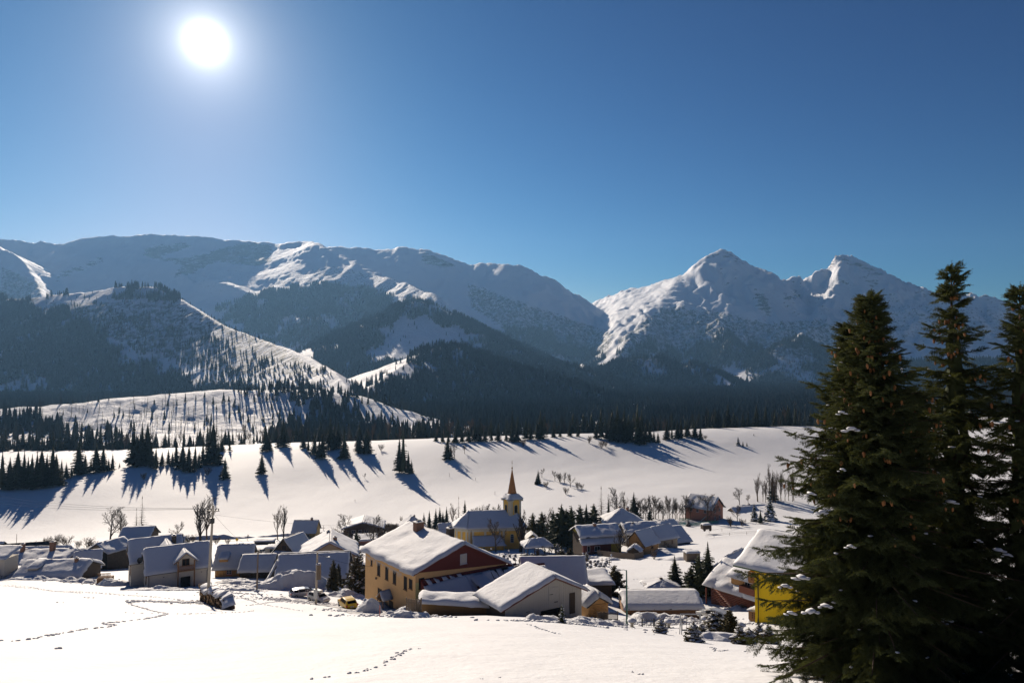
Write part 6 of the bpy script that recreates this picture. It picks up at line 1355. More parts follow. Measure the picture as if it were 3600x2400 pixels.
for i, (px, b_, t_, lb) in enumerate(((1727,1948,1926,'short snow-capped lamp before the church annex'),(1789,1960,1932,'snow-capped lamp between the church and the graves'),(1961,1962,1934,'snow-capped lamp right of the pavilion'),(2050,1974,1942,'snow-capped lamp by the farmhouse corner'),(2149,1978,1948,'snow-capped lamp before the farm board fence'),(1441,2140,2094,'white snow-capped garden lamp by the picket fence'))):
    p, h = spot(px, b_, t_); r = empty('garden_lamp', p, 0, lb, 'lamp', 'snow-capped lamps')
    MB().tube([(0, 0, -.5), (0, 0, h*.8)], .05, 6).build('post', DKMETAL, r); MB().lathe([(.05, h*.78), (.22, h*.84), (.2, h*.95), (.0, h*.97)], 10).build('globe', FRAMEW, r, True); MB().lathe([(.26, h*.93), (.24, h*.99), (.0, h*1.04)], 10).build('snow', SNOW, r, True)
p, h = spot(1930, 1990, 1932); r = empty('flag_pole', p, 0, 'plain thin dark post rising from the graves', 'post'); MB().tube([(0, 0, -.5), (0, 0, h)], .07, 6).build('post', DKMETAL, r)
p, h = spot(1335, 2167, 2145); r = empty('marker_stake', p, 0, 'thin red stake at the drive edge', 'stake'); MB().tube([(0, 0, -.3), (0, 0, h)], .03, 5).build('stake', mat('red paint', (.35, .05, .02), .6, .1), r)
for i, (px, b_, t_, nr) in enumerate(((1580,1676,1662,0),(1672,1690,1679,0),(1740,1740,1726,0),(58,1912,1876,1),(833,1910,1893,1),(1115,1868,1849,1),(1137,1862,1846,1),(1248,1762,1757,0))):
    p, h = spot(px, b_, t_, bool(nr)); r = empty('marker_post', p, 0, ('thin post on the field right of the spruce island, leftmost of three', 'middle one of three thin posts on the field', 'thin post on the field nearest the church spire', 'thin lamp mast above the dark barn roof', 'post carrying a round yellow sign by the road', 'red-topped snow marker beside the road', 'short crossed marker beside the road', 'fallen marker lying in the field snow')[i], 'post')
    MB().tube([(0, 0, -.4), (0, 0, h)], .09, 5).build('post', RUST, r)
    if i == 4: MB().tube([(0, -.12, h-.2), (0, -.05, h-.2)], .55, 14).build('sign_disc', mat('yellow sign', (.6, .38, .02), .5, .05), r)
    if i == 6: MB().box(-.7, .7, -.05, .05, h*.4, h*.5).build('crossbar', RUST, r)
p, h = spot(848, 1925, 1908); r = empty('road_sign', p, 0, 'blue and yellow-green sign boards beside the road bend', 'sign'); MB().tube([(0, 0, -.4), (0, 0, h)], .06, 5).build('post', METAL, r); MB().box(-.9, .9, -.06, -.02, h-.8, h).build('blue_board', mat('blue sign', (.05, .22, .5), .5, .05), r); MB().box(-.4, .5, -.1, -.065, h-1.6, h-.9).build('yellow_board', mat('lime sign', (.45, .5, .05), .5, .05), r)
def wire(name, label, a, b_, sag, rad=.016):
    a, b_ = Vector(a), Vector(b_); pts = [a.lerp(b_, k/24)-Vector((0, 0, sag*4*(k/24)*(1-k/24))) for k in range(25)]
    tag(MB().tube(pts, rad, 4).build(name, DKMETAL), label, 'cable', 'overhead cables')
tA = pA+Vector((LX, 0, HA-.4)); tC = pC+Vector((.2, 0, HC-.2)); tB = pB+Vector((.15, 0, HB))
for k, dx in enumerate((-.7, 0, .7)): wire('overhead_cable', ('top', 'middle', 'lower')[k]+' overhead cable running left from the leaning pole', tA+Vector((dx, 0, 0)), P(-200, 1690+k*16, 260), 2.5)
wire('overhead_cable', 'overhead cable from the leaning pole to the dark pole', tA-Vector((0, 0, .6)), tB, .8); wire('overhead_cable', 'overhead cable from the dark pole to the concrete pole', tB, tC, .6); wire('overhead_cable', 'overhead cable from the concrete pole to the tan house', tC, Vector(TH.matrix_world @ Vector((-7.6, 6, 5.2))) if False else P(1320, 1990, 103), .5); wire('overhead_cable', 'long overhead cable crossing behind the church trees', P(1250, 1840, 200), P(2080, 1862, 205), 1.0); wire('overhead_cable', 'faint cable crossing the field above the road', P(700, 1800, 300), P(1330, 1850, 290), 1.5, .03)

# ------------------------------------------------------------------ fences and yard things
def fence_line(name, label, line, h, m, step, pw, pt=.04, cat='fence', posts=True, rails=(.25, .8), part='paling', Y0=30, post_step=2.2, pointed=False):
    w = [hit(x, y, Y0, 330) for x, y in line]; c = w[0]; r = empty(name, c, 0, label, cat)
    for a, b_ in zip(w, w[1:]):
        d = b_-a; L = math.hypot(d.x, d.y); ang = math.atan2(d.y, d.x); n = max(1, int(L/step)); fr = []
        for i in range(n):
            q = a.lerp(b_, (i+.5)/n)-c; fr.append(Matrix.Translation(q) @ Matrix.Rotation(ang, 4, 'Z') @ TR(0, 0, h/2+RND.uniform(-.03, .03)*h))
        if part: pieces(r, part, fr, (pw, pt, h), m)
        for zr in rails:
            MB().tube([a-c+Vector((0, .04, h*zr)), b_-c+Vector((0, .04, h*zr))], .03, 4).build('rail', m, r)
        if posts:
            k = max(1, int(L/post_step))
            pieces(r, 'post', [Matrix.Translation(a.lerp(b_, i/k)-c) @ TR(0, .08, h/2) for i in range(k+1)], (.1, .1, h*1.15), m)
    return r
fence_line('picket_fence', 'worn grey picket fence left of the plank store', [(1428,2166),(1480,2172)], 1.5, FENCEW, .14, .1, Y0=60)
fence_line('board_fence', 'tall brown board fence around the farmyard', [(2100,1952),(2160,1960),(2230,1966),(2262,1958)], 1.5, FENCEW, .3, .27, Y0=120)
fence_line('garden_fence', 'snow-filled iron fence before the long log shed', [(2258,2202),(2300,2204),(2342,2206)], .9, DKMETAL, .2, .03, .03, Y0=50)
fence_line('gate', 'small dark wooden gate beside the log hut', [(2102,2190),(2135,2186),(2172,2184)], 1.2, OLDW, .25, .08, Y0=60)
fence_line('wire_fence', 'thin wire fence with leaning posts crossing the right snowfield', [(2480,1892),(2540,1884),(2590,1880),(2660,1876)], 1.1, FENCEW, 5.5, .08, .08, Y0=120, posts=False, rails=(.5, .9), part='post')
fence_line('wire_fence', 'upper thin wire fence below the snow roofs at the right', [(2470,1876),(2560,1864),(2600,1852),(2680,1835)], 1.1, FENCEW, 5.5, .08, .08, Y0=120, posts=False, rails=(.9,), part='post')
fence_line('rail_fence', 'dark rail fence along the parking bend', [(838,1920),(862,1934),(885,1945)], 1.0, FENCEW, 2.0, .08, .08, Y0=120, posts=False, part='post')
fence_line('low_fence', 'snowy low railing at the left photo edge', [(0,2034),(48,2032)], .7, METAL, .5, .05, .05, Y0=90)
NET, nn, bb = new_mat('green net'); bb.inputs['Base Color'].default_value = (.03, .28, .16, 1); bb.inputs['Roughness'].default_value = .8
for lb, line in (('long green construction netting in front of the pink brick house', [(2386,1846),(2440,1848),(2500,1842),(2526,1840)]), ('green netting panel left of the pink brick house', [(2388,1830),(2425,1832)])):
    w = [hit(x, y, 150, 330) for x, y in line]; r = empty('safety_net', w[0], 0, lb, 'net fence')
    b = MB()
    for a, q in zip(w, w[1:]):
        a, q = a-w[0], q-w[0]
        for k in range(5): b.tube([a+Vector((0, 0, .2+.25*k)), q+Vector((0, 0, .2+.25*k))], .05, 4)
        L = (q-a).length; n = int(L/.35)
        for k in range(n): c = a.lerp(q, k/n); b.tube([c+Vector((0, 0, .1)), c+Vector((0, 0, 1.3))], .035, 3)
    b.build('net', NET, r); pieces(r, 'post', [Matrix.Translation(v-w[0]) @ TR(0, 0, .6) for v in w], (.08, .08, 1.6), METAL)
# wood pile
wa, wb = at(722, 93), at(812, 77); d = wb-wa; Lw = math.hypot(d.x, d.y); ang = math.atan2(d.y, d.x)
r = empty('wood_pile', (wa+wb)/2, ang, 'long stack of split firewood capped with snow', 'wood pile')
CUT = mat('cut wood', (.27, .17, .085), .85, .3, 8, .3); lm = []
for k, c in enumerate(((.085, .055, .035), (.05, .035, .025), (.12, .08, .045))):
    bm_ = MB().tube([(0, -.55, 0), (0, .55, 0)], (.17, .14, .2)[k], (6, 5, 7)[k]); bm_.m[-1] = bm_.m[-2] = 1
    o = bm_.build('log', [mat('log bark %d' % k, c, .9, .3, 5, .4), CUT], r); lm.append(o.data); o.location = (-Lw/2+.3+k*.36, -.25, .1)
dz = (wb.z-wa.z)/Lw; cols = int(Lw/.36); hgt = 6; tops = []
for i in range(cols):
    hgt = max(4, min(7, hgt+RND.choice((-1, 0, 0, 1)))); hh = hgt if i < cols-3 else max(1, hgt-2*(i-cols+4)); tops.append(hh)
    for j in range(hh):
        if RND.random() < .06: continue
        o = link(bpy.data.objects.new('log', RND.choice(lm)), r); x = -Lw/2+.18+i*.36+(.17 if j % 2 else 0)+RND.uniform(-.04, .04)
        o.location = (x, RND.uniform(-.2, .2), dz*x+.12+j*.3); o.rotation_euler = (0, RND.uniform(0, 3), RND.uniform(-.1, .1))
for k in range(0, cols-1, 4):
    e_ = min(k+4, cols-1); x0, x1 = -Lw/2+k*.36-.15, -Lw/2+e_*.36+.25; z0, z1 = dz*x0+.1+tops[k]*.3, dz*x1+.1+tops[e_]*.3
    snow_slab(r, [(x0, -.6, z0-.05), (x1, -.6, z1-.05), (x1, .65, z1+.1), (x0, .65, z0+.1)], RND.uniform(.16, .34), 5+k, rnd=(1, 1, 1, 1), lump=.7, sag=.12)
# graves
gs = MB(); gs.prism([(-.35, 0), (.35, 0), (.35, .75), (.2, .9), (-.2, .9), (-.35, .75)], -.1, .1)
gc = MB(); gc.prism([(-.4, .86), (.4, .86), (.3, 1.0), (0, 1.1), (-.3, 1.0)], -.16, .16); gb = MB(); gb.prism([(-.45, -.3), (.45, -.3), (.42, .2), (.2, .34), (-.25, .32), (-.42, .2)], -2.0, -.12)
gx = MB(); gx.box(-.07, .07, -.06, .06, -.3, 1.5); gx.box(-.38, .38, -.055, .055, .95, 1.08)
GM = None; n = 0
def grave(p, cross, label):
    global GM
    if GM is None: GM = [m_.build(nm, mm).data for m_, nm, mm in ((gs, 'stone', STONEM), (gc, 'snow_cap', SNOW), (gb, 'snow_mound', SNOW), (gx, 'cross', OLDW))]; [bpy.data.objects.remove(o) for o in list(bpy.data.objects) if o.data in GM]
    o = empty('grave', p, math.radians(RND.uniform(-8, 8)), label, 'grave', 'graves in the churchyard')
    for nm, k in ((('cross', 3), ('snow_mound', 2)) if cross else (('stone', 0), ('snow_cap', 1), ('snow_mound', 2))): link(bpy.data.objects.new(nm, GM[k]), o)
for row, (xa, ya, xb, yb, cnt) in enumerate(((1745,1962,1880,1956,7),(1735,1974,1900,1966,8),(1760,1986,1930,1976,8),(1810,1996,1960,1986,7),(1850,2006,1985,1996,6),(2040,1984,2140,1982,7),(2040,1994,2150,1990,7),(2036,2004,2130,2000,6),(2045,2013,2110,2010,4))):
    for k in range(cnt):
        f = (k+.5)/cnt; p = hit(xa+(xb-xa)*f+RND.uniform(-3, 3), ya+(yb-ya)*f, 100, 260); cr = (k*3+row) % 4 == 0
        grave(p, cr, ('dark cross on a snowy grave' if cr else 'snow-capped gravestone')+(' behind the steep barn' if row > 4 else ' below the church'))
# swing, lanterns, small yard things
p = hit(2428, 2232, 40, 120); r = empty('swing_frame', p, 0, 'metal swing frame standing in the garden snow', 'swing')
s = p.y/2400
for x in (-34*s, 34*s):
    for y in (-.5, .5): MB().tube([(x, y, -.4), (x, 0, 1.9)], .045, 6).build('leg', METAL, r)
MB().tube([(-36*s, 0, 1.9), (36*s, 0, 1.9)], .05, 6).build('top_bar', METAL, r)
for x in (-.2, .2): MB().tube([(x-.55, 0, 1.9), (x-.55, 0, .5)], .02, 4).build('chain', DKMETAL, r)
MB().box(-.8, -.3, -.12, .12, .45, .5).build('seat', DKMETAL, r)
for px, b_, t_, lb in ((2604,2222,2188,'snow-roofed stone lantern between the garden shrubs'),(2351,2206,2178,'squat snow-topped stone lantern before the long shed'),(2478,2196,2180,'small snow-capped box beside the silver estate car'),(2222,2204,2192,'low snow-topped box by the green lamp')):
    p, h = spot(px, b_, t_); r = empty('stone_lantern', p, 0, lb, 'lantern'); MB().lathe([(.3, -.4), (.3, .05*h), (.16, .1*h), (.16, .45*h), (.34, .5*h), (.34, .72*h), (.0, .74*h)], 6).build('body', CONC, r); MB().lathe([(.55, .7*h), (.5, .82*h), (.15, 1.0*h), (.0, 1.02*h)], 10).build('snow', SNOW, r, True)
p = hit(965, 2072, 60, 160); r = empty('mail_box', p, 0, 'white snow-topped box at the foot of the dark pole', 'box'); MB().box(-.4, .4, -.2, .2, -.3, .5).build('box', FRAMEW, r); snow_slab(r, [(-.45, -.25, .5), (.45, -.25, .5), (.45, .25, .5), (-.45, .25, .5)], .2, 7, rnd=(1, 1, 1, 1))

# ------------------------------------------------------------------ cars
def car(loc, yaw, paint, label, L=4.4, Wd=1.78, Ht=1.48, kind='hatch', box=False, snowy=0):
    r = empty('parked_car', loc, math.radians(yaw), label, 'car', 'parked cars'); hw = Wd/2
    # stations from the tail (x=0) to the nose: x, sill, belt, roof, half width at belt and roof
    if kind == 'wagon': st = [(0, .42, .95, .96, .80, .74), (.06, .3, 1.0, 1.02, .93, .7), (.5, .24, .98, 1.40, 1.0, .72), (1.3, .22, .96, 1.47, 1.0, .74), (2.3, .22, .94, 1.46, 1.0, .74), (2.95, .22, .93, 1.3, 1.0, .7), (3.55, .22, .92, .95, .99, .86), (4.2, .26, .78, .8, .95, .84), (4.42, .34, .66, .67, .82, .74)]
    else: st = [(0, .42, .95, .96, .82, .76), (.07, .3, 1.02, 1.08, .94, .72), (.42, .24, 1.0, 1.42, 1.0, .73), (1.1, .22, .98, 1.52, 1.0, .75), (2.0, .22, .95, 1.5, 1.0, .75), (2.6, .22, .94, 1.36, 1.0, .72), (3.15, .22, .93, .97, .99, .86), (3.75, .26, .8, .82, .95, .84), (3.98, .34, .66, .67, .82, .74)]
    sx, sz = L/st[-1][0], Ht/1.5; V = []; Fc = []; n = 10
    for x, s, b_, t, wb_, wr in st:
        x = (x*sx)-L/2; s, b_, t = s*sz, b_*sz, t*sz
        half = [(hw*wb_*.86, s), (hw*wb_, s+.14), (hw*wb_, b_-.08), (hw*wb_*.97, b_), (hw*wr, t)]
        for y, z in half: V.append((x, -y, z))
        for y, z in reversed(half): V.append((x, y, z))
    for i in range(len(st)-1):
        for k in range(n): Fc.append((i*n+k, i*n+(k+1) % n, (i+1)*n+(k+1) % n, (i+1)*n+k))
    Fc.append(tuple(reversed(range(n)))); Fc.append(tuple(range((len(st)-1)*n, len(st)*n)))
    Fc = [tuple(reversed(f)) for f in Fc]
    body = mesh_obj('body', V, Fc, paint, r, False)
    bv = body.modifiers.new('soften', 'BEVEL'); bv.width = .05; bv.segments = 2; bv.limit_method = 'ANGLE'; bv.angle_limit = math.radians(25)
    def pt(i, k, off, f=0.0, g=0.0):
        a, b2 = Vector(V[i*n+k]), Vector(V[i*n+(k+1) % n]); return a.lerp(b2, f)
    for sd in (0, 1):
        for (i, j, f0, f1) in ((2, 3, .18, .95), (3, 4, .04, .96), (4, 5, .04, 1.0)):
            def q(ii, up, s_): 
                lo = Vector(V[ii*n+3]); hi = Vector(V[ii*n+4]); p = lo.lerp(hi, up); return Vector((p.x, p.y-.012 if True else p.y, p.z))
            A, B, C_, D = q(i, .12, 0), q(j, .12, 0), q(j, .86, 0), q(i, .86, 0)
            lo0, lo1, hi1, hi0 = A.lerp(B, f0), A.lerp(B, f1), D.lerp(C_, f1), D.lerp(C_, f0)
            vs = [lo0, lo1, hi1, hi0]
            if sd: vs = [Vector((v.x, -v.y, v.z)) for v in reversed(vs)]
            w = MB(); nv = [v+Vector((0, (.012 if sd else -.012), 0)) for v in vs]; w.add(vs+nv, [(4, 5, 6, 7), (0, 1, 5, 4), (1, 2, 6, 5), (2, 3, 7, 6), (3, 0, 4, 7)]); w.build('side_window', GLASS, r)
    def cross(i, j, lo, hi, name, out_x):
        a0, a1 = Vector(V[i*n+4]), Vector(V[j*n+4]); A = a0.lerp(a1, lo); B = a0.lerp(a1, hi); y0, y1 = abs(A.y)*.92, abs(B.y)*.92
        vs = [Vector((A.x+out_x, -y0, A.z+.01)), Vector((A.x+out_x, y0, A.z+.01)), Vector((B.x+out_x, y1, B.z+.012)), Vector((B.x+out_x, -y1, B.z+.012))]
        w = MB(); w.add(vs+[v-Vector((out_x*2, 0, .03)) for v in vs], [(0, 1, 2, 3), (3, 2, 1, 0), (0, 4, 5, 1), (2, 6, 7, 3)]); w.build(name, GLASS, r)
    cross(1, 2, .12, .92, 'rear_window', -.012); cross(6, 5, .1, .92, 'windscreen', .012)
    wr_ = .33*sz**.5
    for x in (-L/2+L*.2, L/2-L*.205):
        for s in (-1, 1):
            wh = MB().tube([(x, s*(hw-.2), wr_), (x, s*(hw+.005), wr_)], wr_, 16).build('wheel', mat('tyre', (.012, .012, .012), .9, .1), r)
            MB().tube([(x, s*(hw-.02), wr_), (x, s*(hw+.018), wr_)], wr_*.62, 12).build('rim', METAL, wh)
    TL = mat('tail light', (.35, .01, .01), .25, .05); HL = mat('head light', (.65, .66, .68), .15, .03)
    for s in (-1, 1):
        MB().box(-L/2-.015, -L/2+.16, s*(hw*.86)-.1, s*(hw*.86)+.1, .74*sz, .98*sz).build('tail_light', TL, r)
        MB().box(L/2-.22, L/2+.01, s*(hw*.72)-.14, s*(hw*.72)+.14, .56*sz, .72*sz).build('head_light', HL, r)
        MB().box(.62, .78, s*(hw+.1)-.09, s*(hw+.1)+.09, .93*sz, 1.07*sz).build('mirror', paint, r)
    MB().box(-L/2-.03, -L/2+.1, -hw*.8, hw*.8, .3*sz, .5*sz).build('rear_bumper', mat('dark bumper', (.02, .02, .02), .7, .1) if kind != 'wagon' else paint, r)
    pl = MB().box(-L/2-.045, -L/2-.02, -.26, .26, .66*sz, .77*sz).build('number_plate', FRAMEW, r)
    MB().box(L/2-.06, L/2+.02, -hw*.6, hw*.6, .3*sz, .46*sz).build('grille', DKMETAL, r)
    for s in (-1, 1): MB().tube([(-L/2+L*.14, s*hw*.66, Ht*1.0), (L*.08, s*hw*.66, Ht*1.015)], .02, 5).build('roof_rail', DKMETAL, r)
    if box:
        bx = MB().box(-1.0, .7, -.38, .38, Ht+.06, Ht+.42).build('roof_box', mat('grey roof box', (.45, .45, .42), .5, .05), r); m_ = bx.modifiers.new('soften', 'BEVEL'); m_.width = .12; m_.segments = 3
    if snowy: snow_slab(r, [(-L/2+.6, -hw*.7, Ht-.03), (.3, -hw*.7, Ht-.03), (.3, hw*.7, Ht-.03), (-L/2+.6, hw*.7, Ht-.03)], snowy, 9, rnd=(1, 1, 1, 1), over=0)
    return r
SILVER = mat('silver paint', (.42, .43, .45), .28, .03, 2, metal=.5, coat=.4); WHITEP = mat('white car paint', (.62, .61, .58), .3, .03, 2, coat=.4); YELP = mat('yellow car paint', (.72, .44, .01), .3, .03, 2, coat=.4); DARKP = mat('dark car paint', (.02, .022, .026), .3, .05, 2, coat=.4)
def gp(px, py): return hit(px, py, 60, 330)+Vector((0, 0, .05))
car(gp(1068, 2096), 28, SILVER, 'silver estate car in front of the big snow heap', 4.7, 1.8, 1.5, 'wagon')
car(gp(1120, 2114), -38, WHITEP, 'white car with a roof box behind the concrete pole', 4.2, 1.75, 1.48, 'hatch', True)
car(gp(1221, 2136), 122, YELP, 'yellow hatchback parked on the snowy drive', 4.0, 1.74, 1.5, 'hatch')
car(gp(2513, 2184), 128, mat('pearl silver paint', (.5, .48, .44), .3, .03, 2, metal=.4, coat=.4), 'silver estate car parked before the log house', 4.7, 1.85, 1.62, 'wagon')
for x, y, yw, lb, pm in ((898,1950,60,'dark car at the left end of the parking place',DARKP),(926,1944,75,'white van-like car at the back of the parking place',WHITEP),(928,1962,40,'dark car in the middle of the parking place',DARKP),(946,1970,70,'dark car nearest the parking place entrance',DARKP)): car(gp(x, y), yw, pm, lb, 4.3, 1.75, 1.5, snowy=.15)
# ------------------------------------------------------------------ the big spruces in front
FG_NEEDLE = needle_mat('near spruce needles', (.037, .05, .021), .6)
fg_n = FG_NEEDLE.node_tree; fg_b = fg_n.nodes['Principled BSDF']; fg_t = fg_n.nodes.new('ShaderNodeBsdfTranslucent'); fg_m = fg_n.nodes.new('ShaderNodeMixShader'); fg_m.inputs[0].default_value = .22     # light shines through the needles
fg_t.inputs[0].default_value = (.13, .14, .03, 1); fg_o = fg_n.nodes['Material Output']; fg_n.links.new(fg_b.outputs[0], fg_m.inputs[1]); fg_n.links.new(fg_t.outputs[0], fg_m.inputs[2]); fg_n.links.new(fg_m.outputs[0], fg_o.inputs['Surface'])
FG_BARK = mat('spruce bark', (.065, .045, .03), .95, .3, 5, .6, 14)
CONE_M = mat('spruce cone', (.21, .095, .035), .75, .25, 9, .4, 30)
def spray(seed, n=11, tw=3):
    """a needle-bearing shoot one unit long with side shoots"""
    r = random.Random(seed); V = []; T = []
    def shoot(p, d, L, k):
        d = d.normalized(); a = d.cross(Vector((0, 0, 1))).normalized(); b_ = a.cross(d)
        for i in range(k):
            s = (i+.3)/k; c = p+d*L*s
            for j in range(3):
                t = j*2.1+r.uniform(-.5, .5)+i; o = (a*math.cos(t)+b_*math.sin(t)*.8+d*.75).normalized(); ln = .15*r.uniform(.8, 1.2)*(1-.4*s); w = .022
                side = o.cross(d).normalized()*w; k0 = len(V); V.extend([tuple(c-side), tuple(c+side), tuple(c+o*ln)]); T.append((k0, k0+1, k0+2))
    shoot(Vector((0, 0, 0)), Vector((1, 0, -.05)), 1.0, n)
    for q in range(tw):
        s = .2+.2*q
        for sd in (-1, 1): shoot(Vector((s, 0, 0)), Vector((.75, sd*.65, -.12+r.uniform(-.1, .1))), .5*(1.1-s), max(3, n//2))
    return V, T
SPRAYS = [hidden_proto('shoot', *spray(s), FG_NEEDLE) for s in (1, 2, 3)]
cone_b = MB().lathe([(0, 0), (.16, -.06), (.24, -.3), (.2, -.7), (.1, -.95), (0, -1)], 7); CONE_ME = hidden_proto('cone', cone_b.v, cone_b.f, CONE_M)
def big_spruce(px, Y, top, label, seed, Rm, shape=.72, whorl=.30, per=6, bare_top=.05, cones=60, base_z=None, snowbig=(), clumps=70, thin=1.0, lean=0):
    r = random.Random(seed); a, _ = ray(px, 2000); x0 = a*Y; z0 = gz(x0, Y); H = P(px, top, Y).z-z0
    root = empty('spruce_tree', (x0, Y, z0), 0, label, 'tree', None)
    b = MB(); b.tube([(0, 0, -.5), (.04, .02, H*.3), (-.02, .05, H*.65), (0, 0, H)], [.2, .15, .08, .008], 8); b.build('trunk', FG_BARK, root, True)
    pts = []; scl = []; rot = []; bb = MB(); cn = []; sn = []
    def put(p, d, s):
        pts.append(tuple(p)); scl.append((s, s, s)); d = d.normalized(); rot.append((r.uniform(-.7, .7), -math.asin(max(-1, min(1, d.z))), math.atan2(d.y, d.x)))
    z = .25
    while z < H*(1-.012):
        t = z/H; L = Rm*(1-t)**shape*(1.0 if t < .86 else .7)+.05; n = max(4, int(per*(1.1-.35*t))); a0 = r.uniform(0, 6.28)
        for k in range(n):
            ang = a0+6.283*k/n+r.uniform(-.35, .35); l = L*r.uniform(.5, 1.12)*(1 if r.random() < .9 else 1.35); zz = z+r.uniform(-.5, .5)*whorl
            ca, sa = math.cos(ang), math.sin(ang); up0 = .45*t-.12; dr = .34*(1-t)+.08; seg = max(3, int(l/.17)); prev = None; sp = []
            for i in range(seg+1):
                s = i/seg; sp.append(Vector((ca*l*s, sa*l*s, zz+l*(up0*s-dr*s*s+.2*s**4*(1-.5*t)))))
            if l > .5: bb.tube([sp[0], sp[seg//2], sp[seg]], [.012+.012*l, .01+.006*l, .004], 4, cap=False)
            for i in range(seg):
                d = sp[i+1]-sp[i]; s = (i+.5)/seg; c = sp[i].lerp(sp[i+1], r.random())
                if s < .12 and l > .8 and r.random() < .7: continue
                put(c, d+Vector((0, 0, .02)), r.uniform(.26, .38))
                sl = min(.75, (l-l*s)*.55+.14)*r.uniform(.7, 1.2)
                for sd in (-1, 1):
                    if r.random() > .92*thin: continue
                    sdv = (d.normalized()*.62+Vector((-sa, ca, 0))*sd*.72+Vector((0, 0, -.16-.2*(1-t)))).normalized(); m_ = max(1, int(sl/.15))
                    for q in range(m_):
                        pp = c+sdv*sl*(q/m_); dv = (sdv+Vector((0, 0, -.35*q/m_+r.uniform(-.15, .15)))+Vector((r.uniform(-.3, .3), r.uniform(-.3, .3), 0))).normalized(); put(pp, dv, r.uniform(.24, .38))
                        if r.random() < .5*thin: put(pp, (dv+Vector((-dv.y*1.1*sd, dv.x*1.1*sd, -.7))).normalized(), r.uniform(.2, .3))
            put(sp[seg], sp[seg]-sp[seg-1], .3)
            if .42 < t < .97 and cones and r.random() < cones/100: 
                for q in range(r.randint(1, 3)): cn.append(sp[max(0, seg-r.randint(0, 2))]+Vector((r.uniform(-.1, .1), r.uniform(-.1, .1), -.04)))
            if r.random() < .3 and t < .85: sn.append((sp[max(1, seg-r.randint(0, seg//2))]+Vector((0, 0, .05)), r.uniform(.03, .06)))
        z += whorl*(1-.35*t)
    for k in range(10): put(Vector((0, 0, H*(.9+.01*k))), Vector((r.uniform(-1, 1), r.uniform(-1, 1), .9)), .22)
    for k in range(5): put(Vector((0, 0, H*.985)), Vector((math.cos(k*1.26), math.sin(k*1.26), .35)), .3)
    put(Vector((0, 0, H-.3)), Vector((0, 0, 1)), .45)
    bb.build('branches', FG_BARK, root)
    V = []; T = []; n = 14; m_ = 22       # ragged inner shell added to make the crown's inside dark
    for i in range(m_):
        t = .03+.9*i/m_
        for k in range(n):
            q = Rm*(1-t)**shape*.24*r.uniform(.4, 1.5); an = 6.283*(k+.5*(i % 2))/n; V.append((q*math.cos(an), q*math.sin(an), H*t+r.uniform(-.12, .12)))
    for i in range(m_-1):
        for k in range(n):
            a0 = i*n+k; a1 = i*n+(k+1) % n
            if r.random() < .9*thin: T.append((a0, a1, a1+n))
            if r.random() < .9*thin: T.append((a0, a1+n, a0+n))
    link(bpy.data.objects.new('inner_boughs', tri_mesh('inner_boughs', V, T, FG_NEEDLE)), root)
    c = instance_cloud('crown', pts, scl, rot, SPRAYS, None, root)
    if cn:
        k = len(cn); instance_cloud('cones', [tuple(p) for p in cn], [(.12*r.uniform(.8, 1.2),)*3 for _ in cn], [(r.uniform(-.2, .2), r.uniform(-.2, .2), 0) for _ in cn], [CONE_ME], None, root)
    spots = r.sample(sn, min(clumps, len(sn)))
    for (qx, qy, s, off) in snowbig:
        w = P(qx, qy, Y-off); spots.append((Vector((w.x-x0, w.y-Y, w.z-z0)), s)); spots.append((Vector((w.x-x0+s*1.1, w.y-Y, w.z-z0-.03)), s*.6)); spots.append((Vector((w.x-x0-s*.9, w.y-Y+.05, w.z-z0-.05)), s*.55))
    me = clump_mesh('snow', [(tuple(p), s) for p, s in spots], SNOW, seed, .38); tag(link(bpy.data.objects.new('snow', me), root), None, None, None, 'stuff')
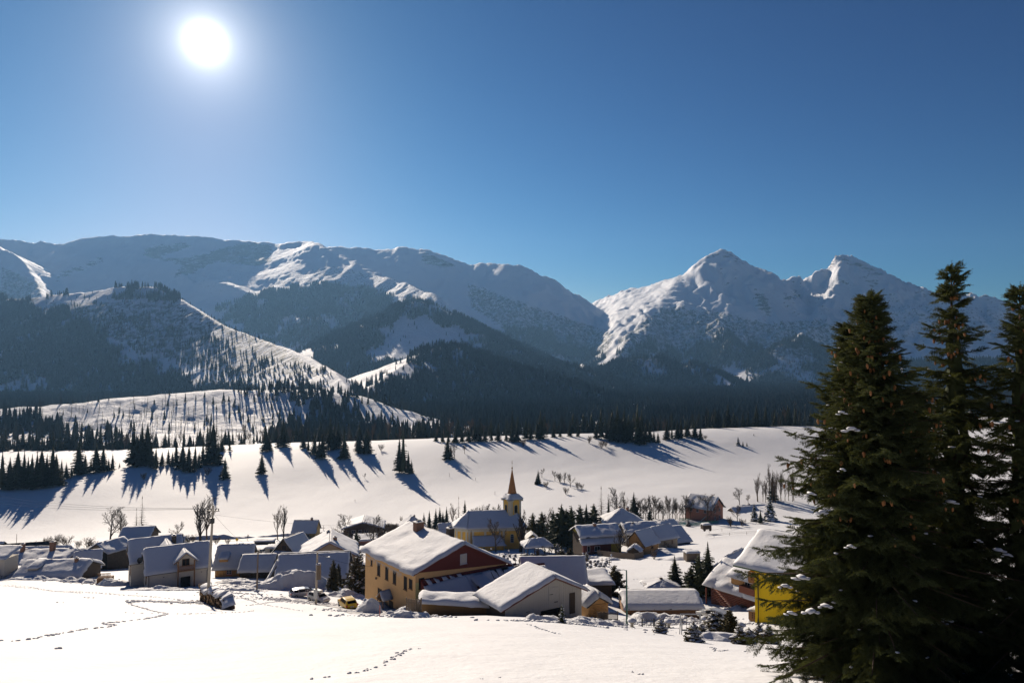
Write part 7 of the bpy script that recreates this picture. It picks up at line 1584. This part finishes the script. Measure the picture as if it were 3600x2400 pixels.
    print('spruce', label[:30], len(pts), 'H', round(H, 1))
    return root
big_spruce(3080, 16.6, 1050, 'bushy foreground spruce hung with brown cones, leftmost of the big ones', 5, 2.8, .72, .22, 8, cones=75, thin=1.0, clumps=60,
           snowbig=((2992,1510,.13,1.2),(2960,1450,.08,1.0),(2818,2030,.12,1.6),(2760,2060,.1,1.6),(2850,2150,.13,1.8),(2900,2130,.1,1.6),(2780,2155,.09,1.7),(2850,1735,.08,1.4),(2890,1800,.09,1.3),(2990,1920,.08,1.5),(2960,1650,.06,1.2),(2850,1640,.06,1.2)))
big_spruce(3005, 17.6, 1135, 'slimmer spruce crowded behind the bushy foreground one', 6, 2.0, .7, .26, 7, cones=45, clumps=20)
big_spruce(3372, 17.2, 935, 'tallest foreground spruce with bare leading shoot', 7, 2.15, .85, .33, 6, cones=40, thin=.9, clumps=40, snowbig=((3340,1765,.11,1.3),(3300,2190,.12,1.7),(3330,2180,.09,1.7),(3510,1935,.11,1.5),(3540,1950,.08,1.5),(3440,1900,.06,1.2),(3290,1660,.06,1.0)))
big_spruce(3615, 16.4, 1010, 'foreground spruce cut off by the right photo edge', 8, 1.95, .8, .33, 6, cones=30, thin=.9, clumps=30)
big_spruce(3235, 19.5, 1380, 'shorter dark spruce filling the gap between the two big ones', 9, 2.0, .6, .28, 6, cones=15, clumps=25)

# ------------------------------------------------------------------ look-alikes in a row are told apart by counting along the row
bpy.context.view_layer.update()
_ords = 'first second third fourth fifth sixth seventh eighth ninth tenth eleventh twelfth'.split()
def ordinal(k):
    if k < 12: return _ords[k]
    n = k+1; return str(n)+('th' if 10 < n % 100 < 14 else {1: 'st', 2: 'nd', 3: 'rd'}.get(n % 10, 'th'))
_same = {}
for o in bpy.data.objects:
    if o.parent is None and o.get('label') and o.get('category'): _same.setdefault(o['label'], []).append(o)
for lb, obs in _same.items():
    if 1 < len(obs) <= 80:
        obs.sort(key=lambda q: proj(*q.location)[0])
        for k, q in enumerate(obs): q['label'] = lb+', '+ordinal(k)+' from the left'
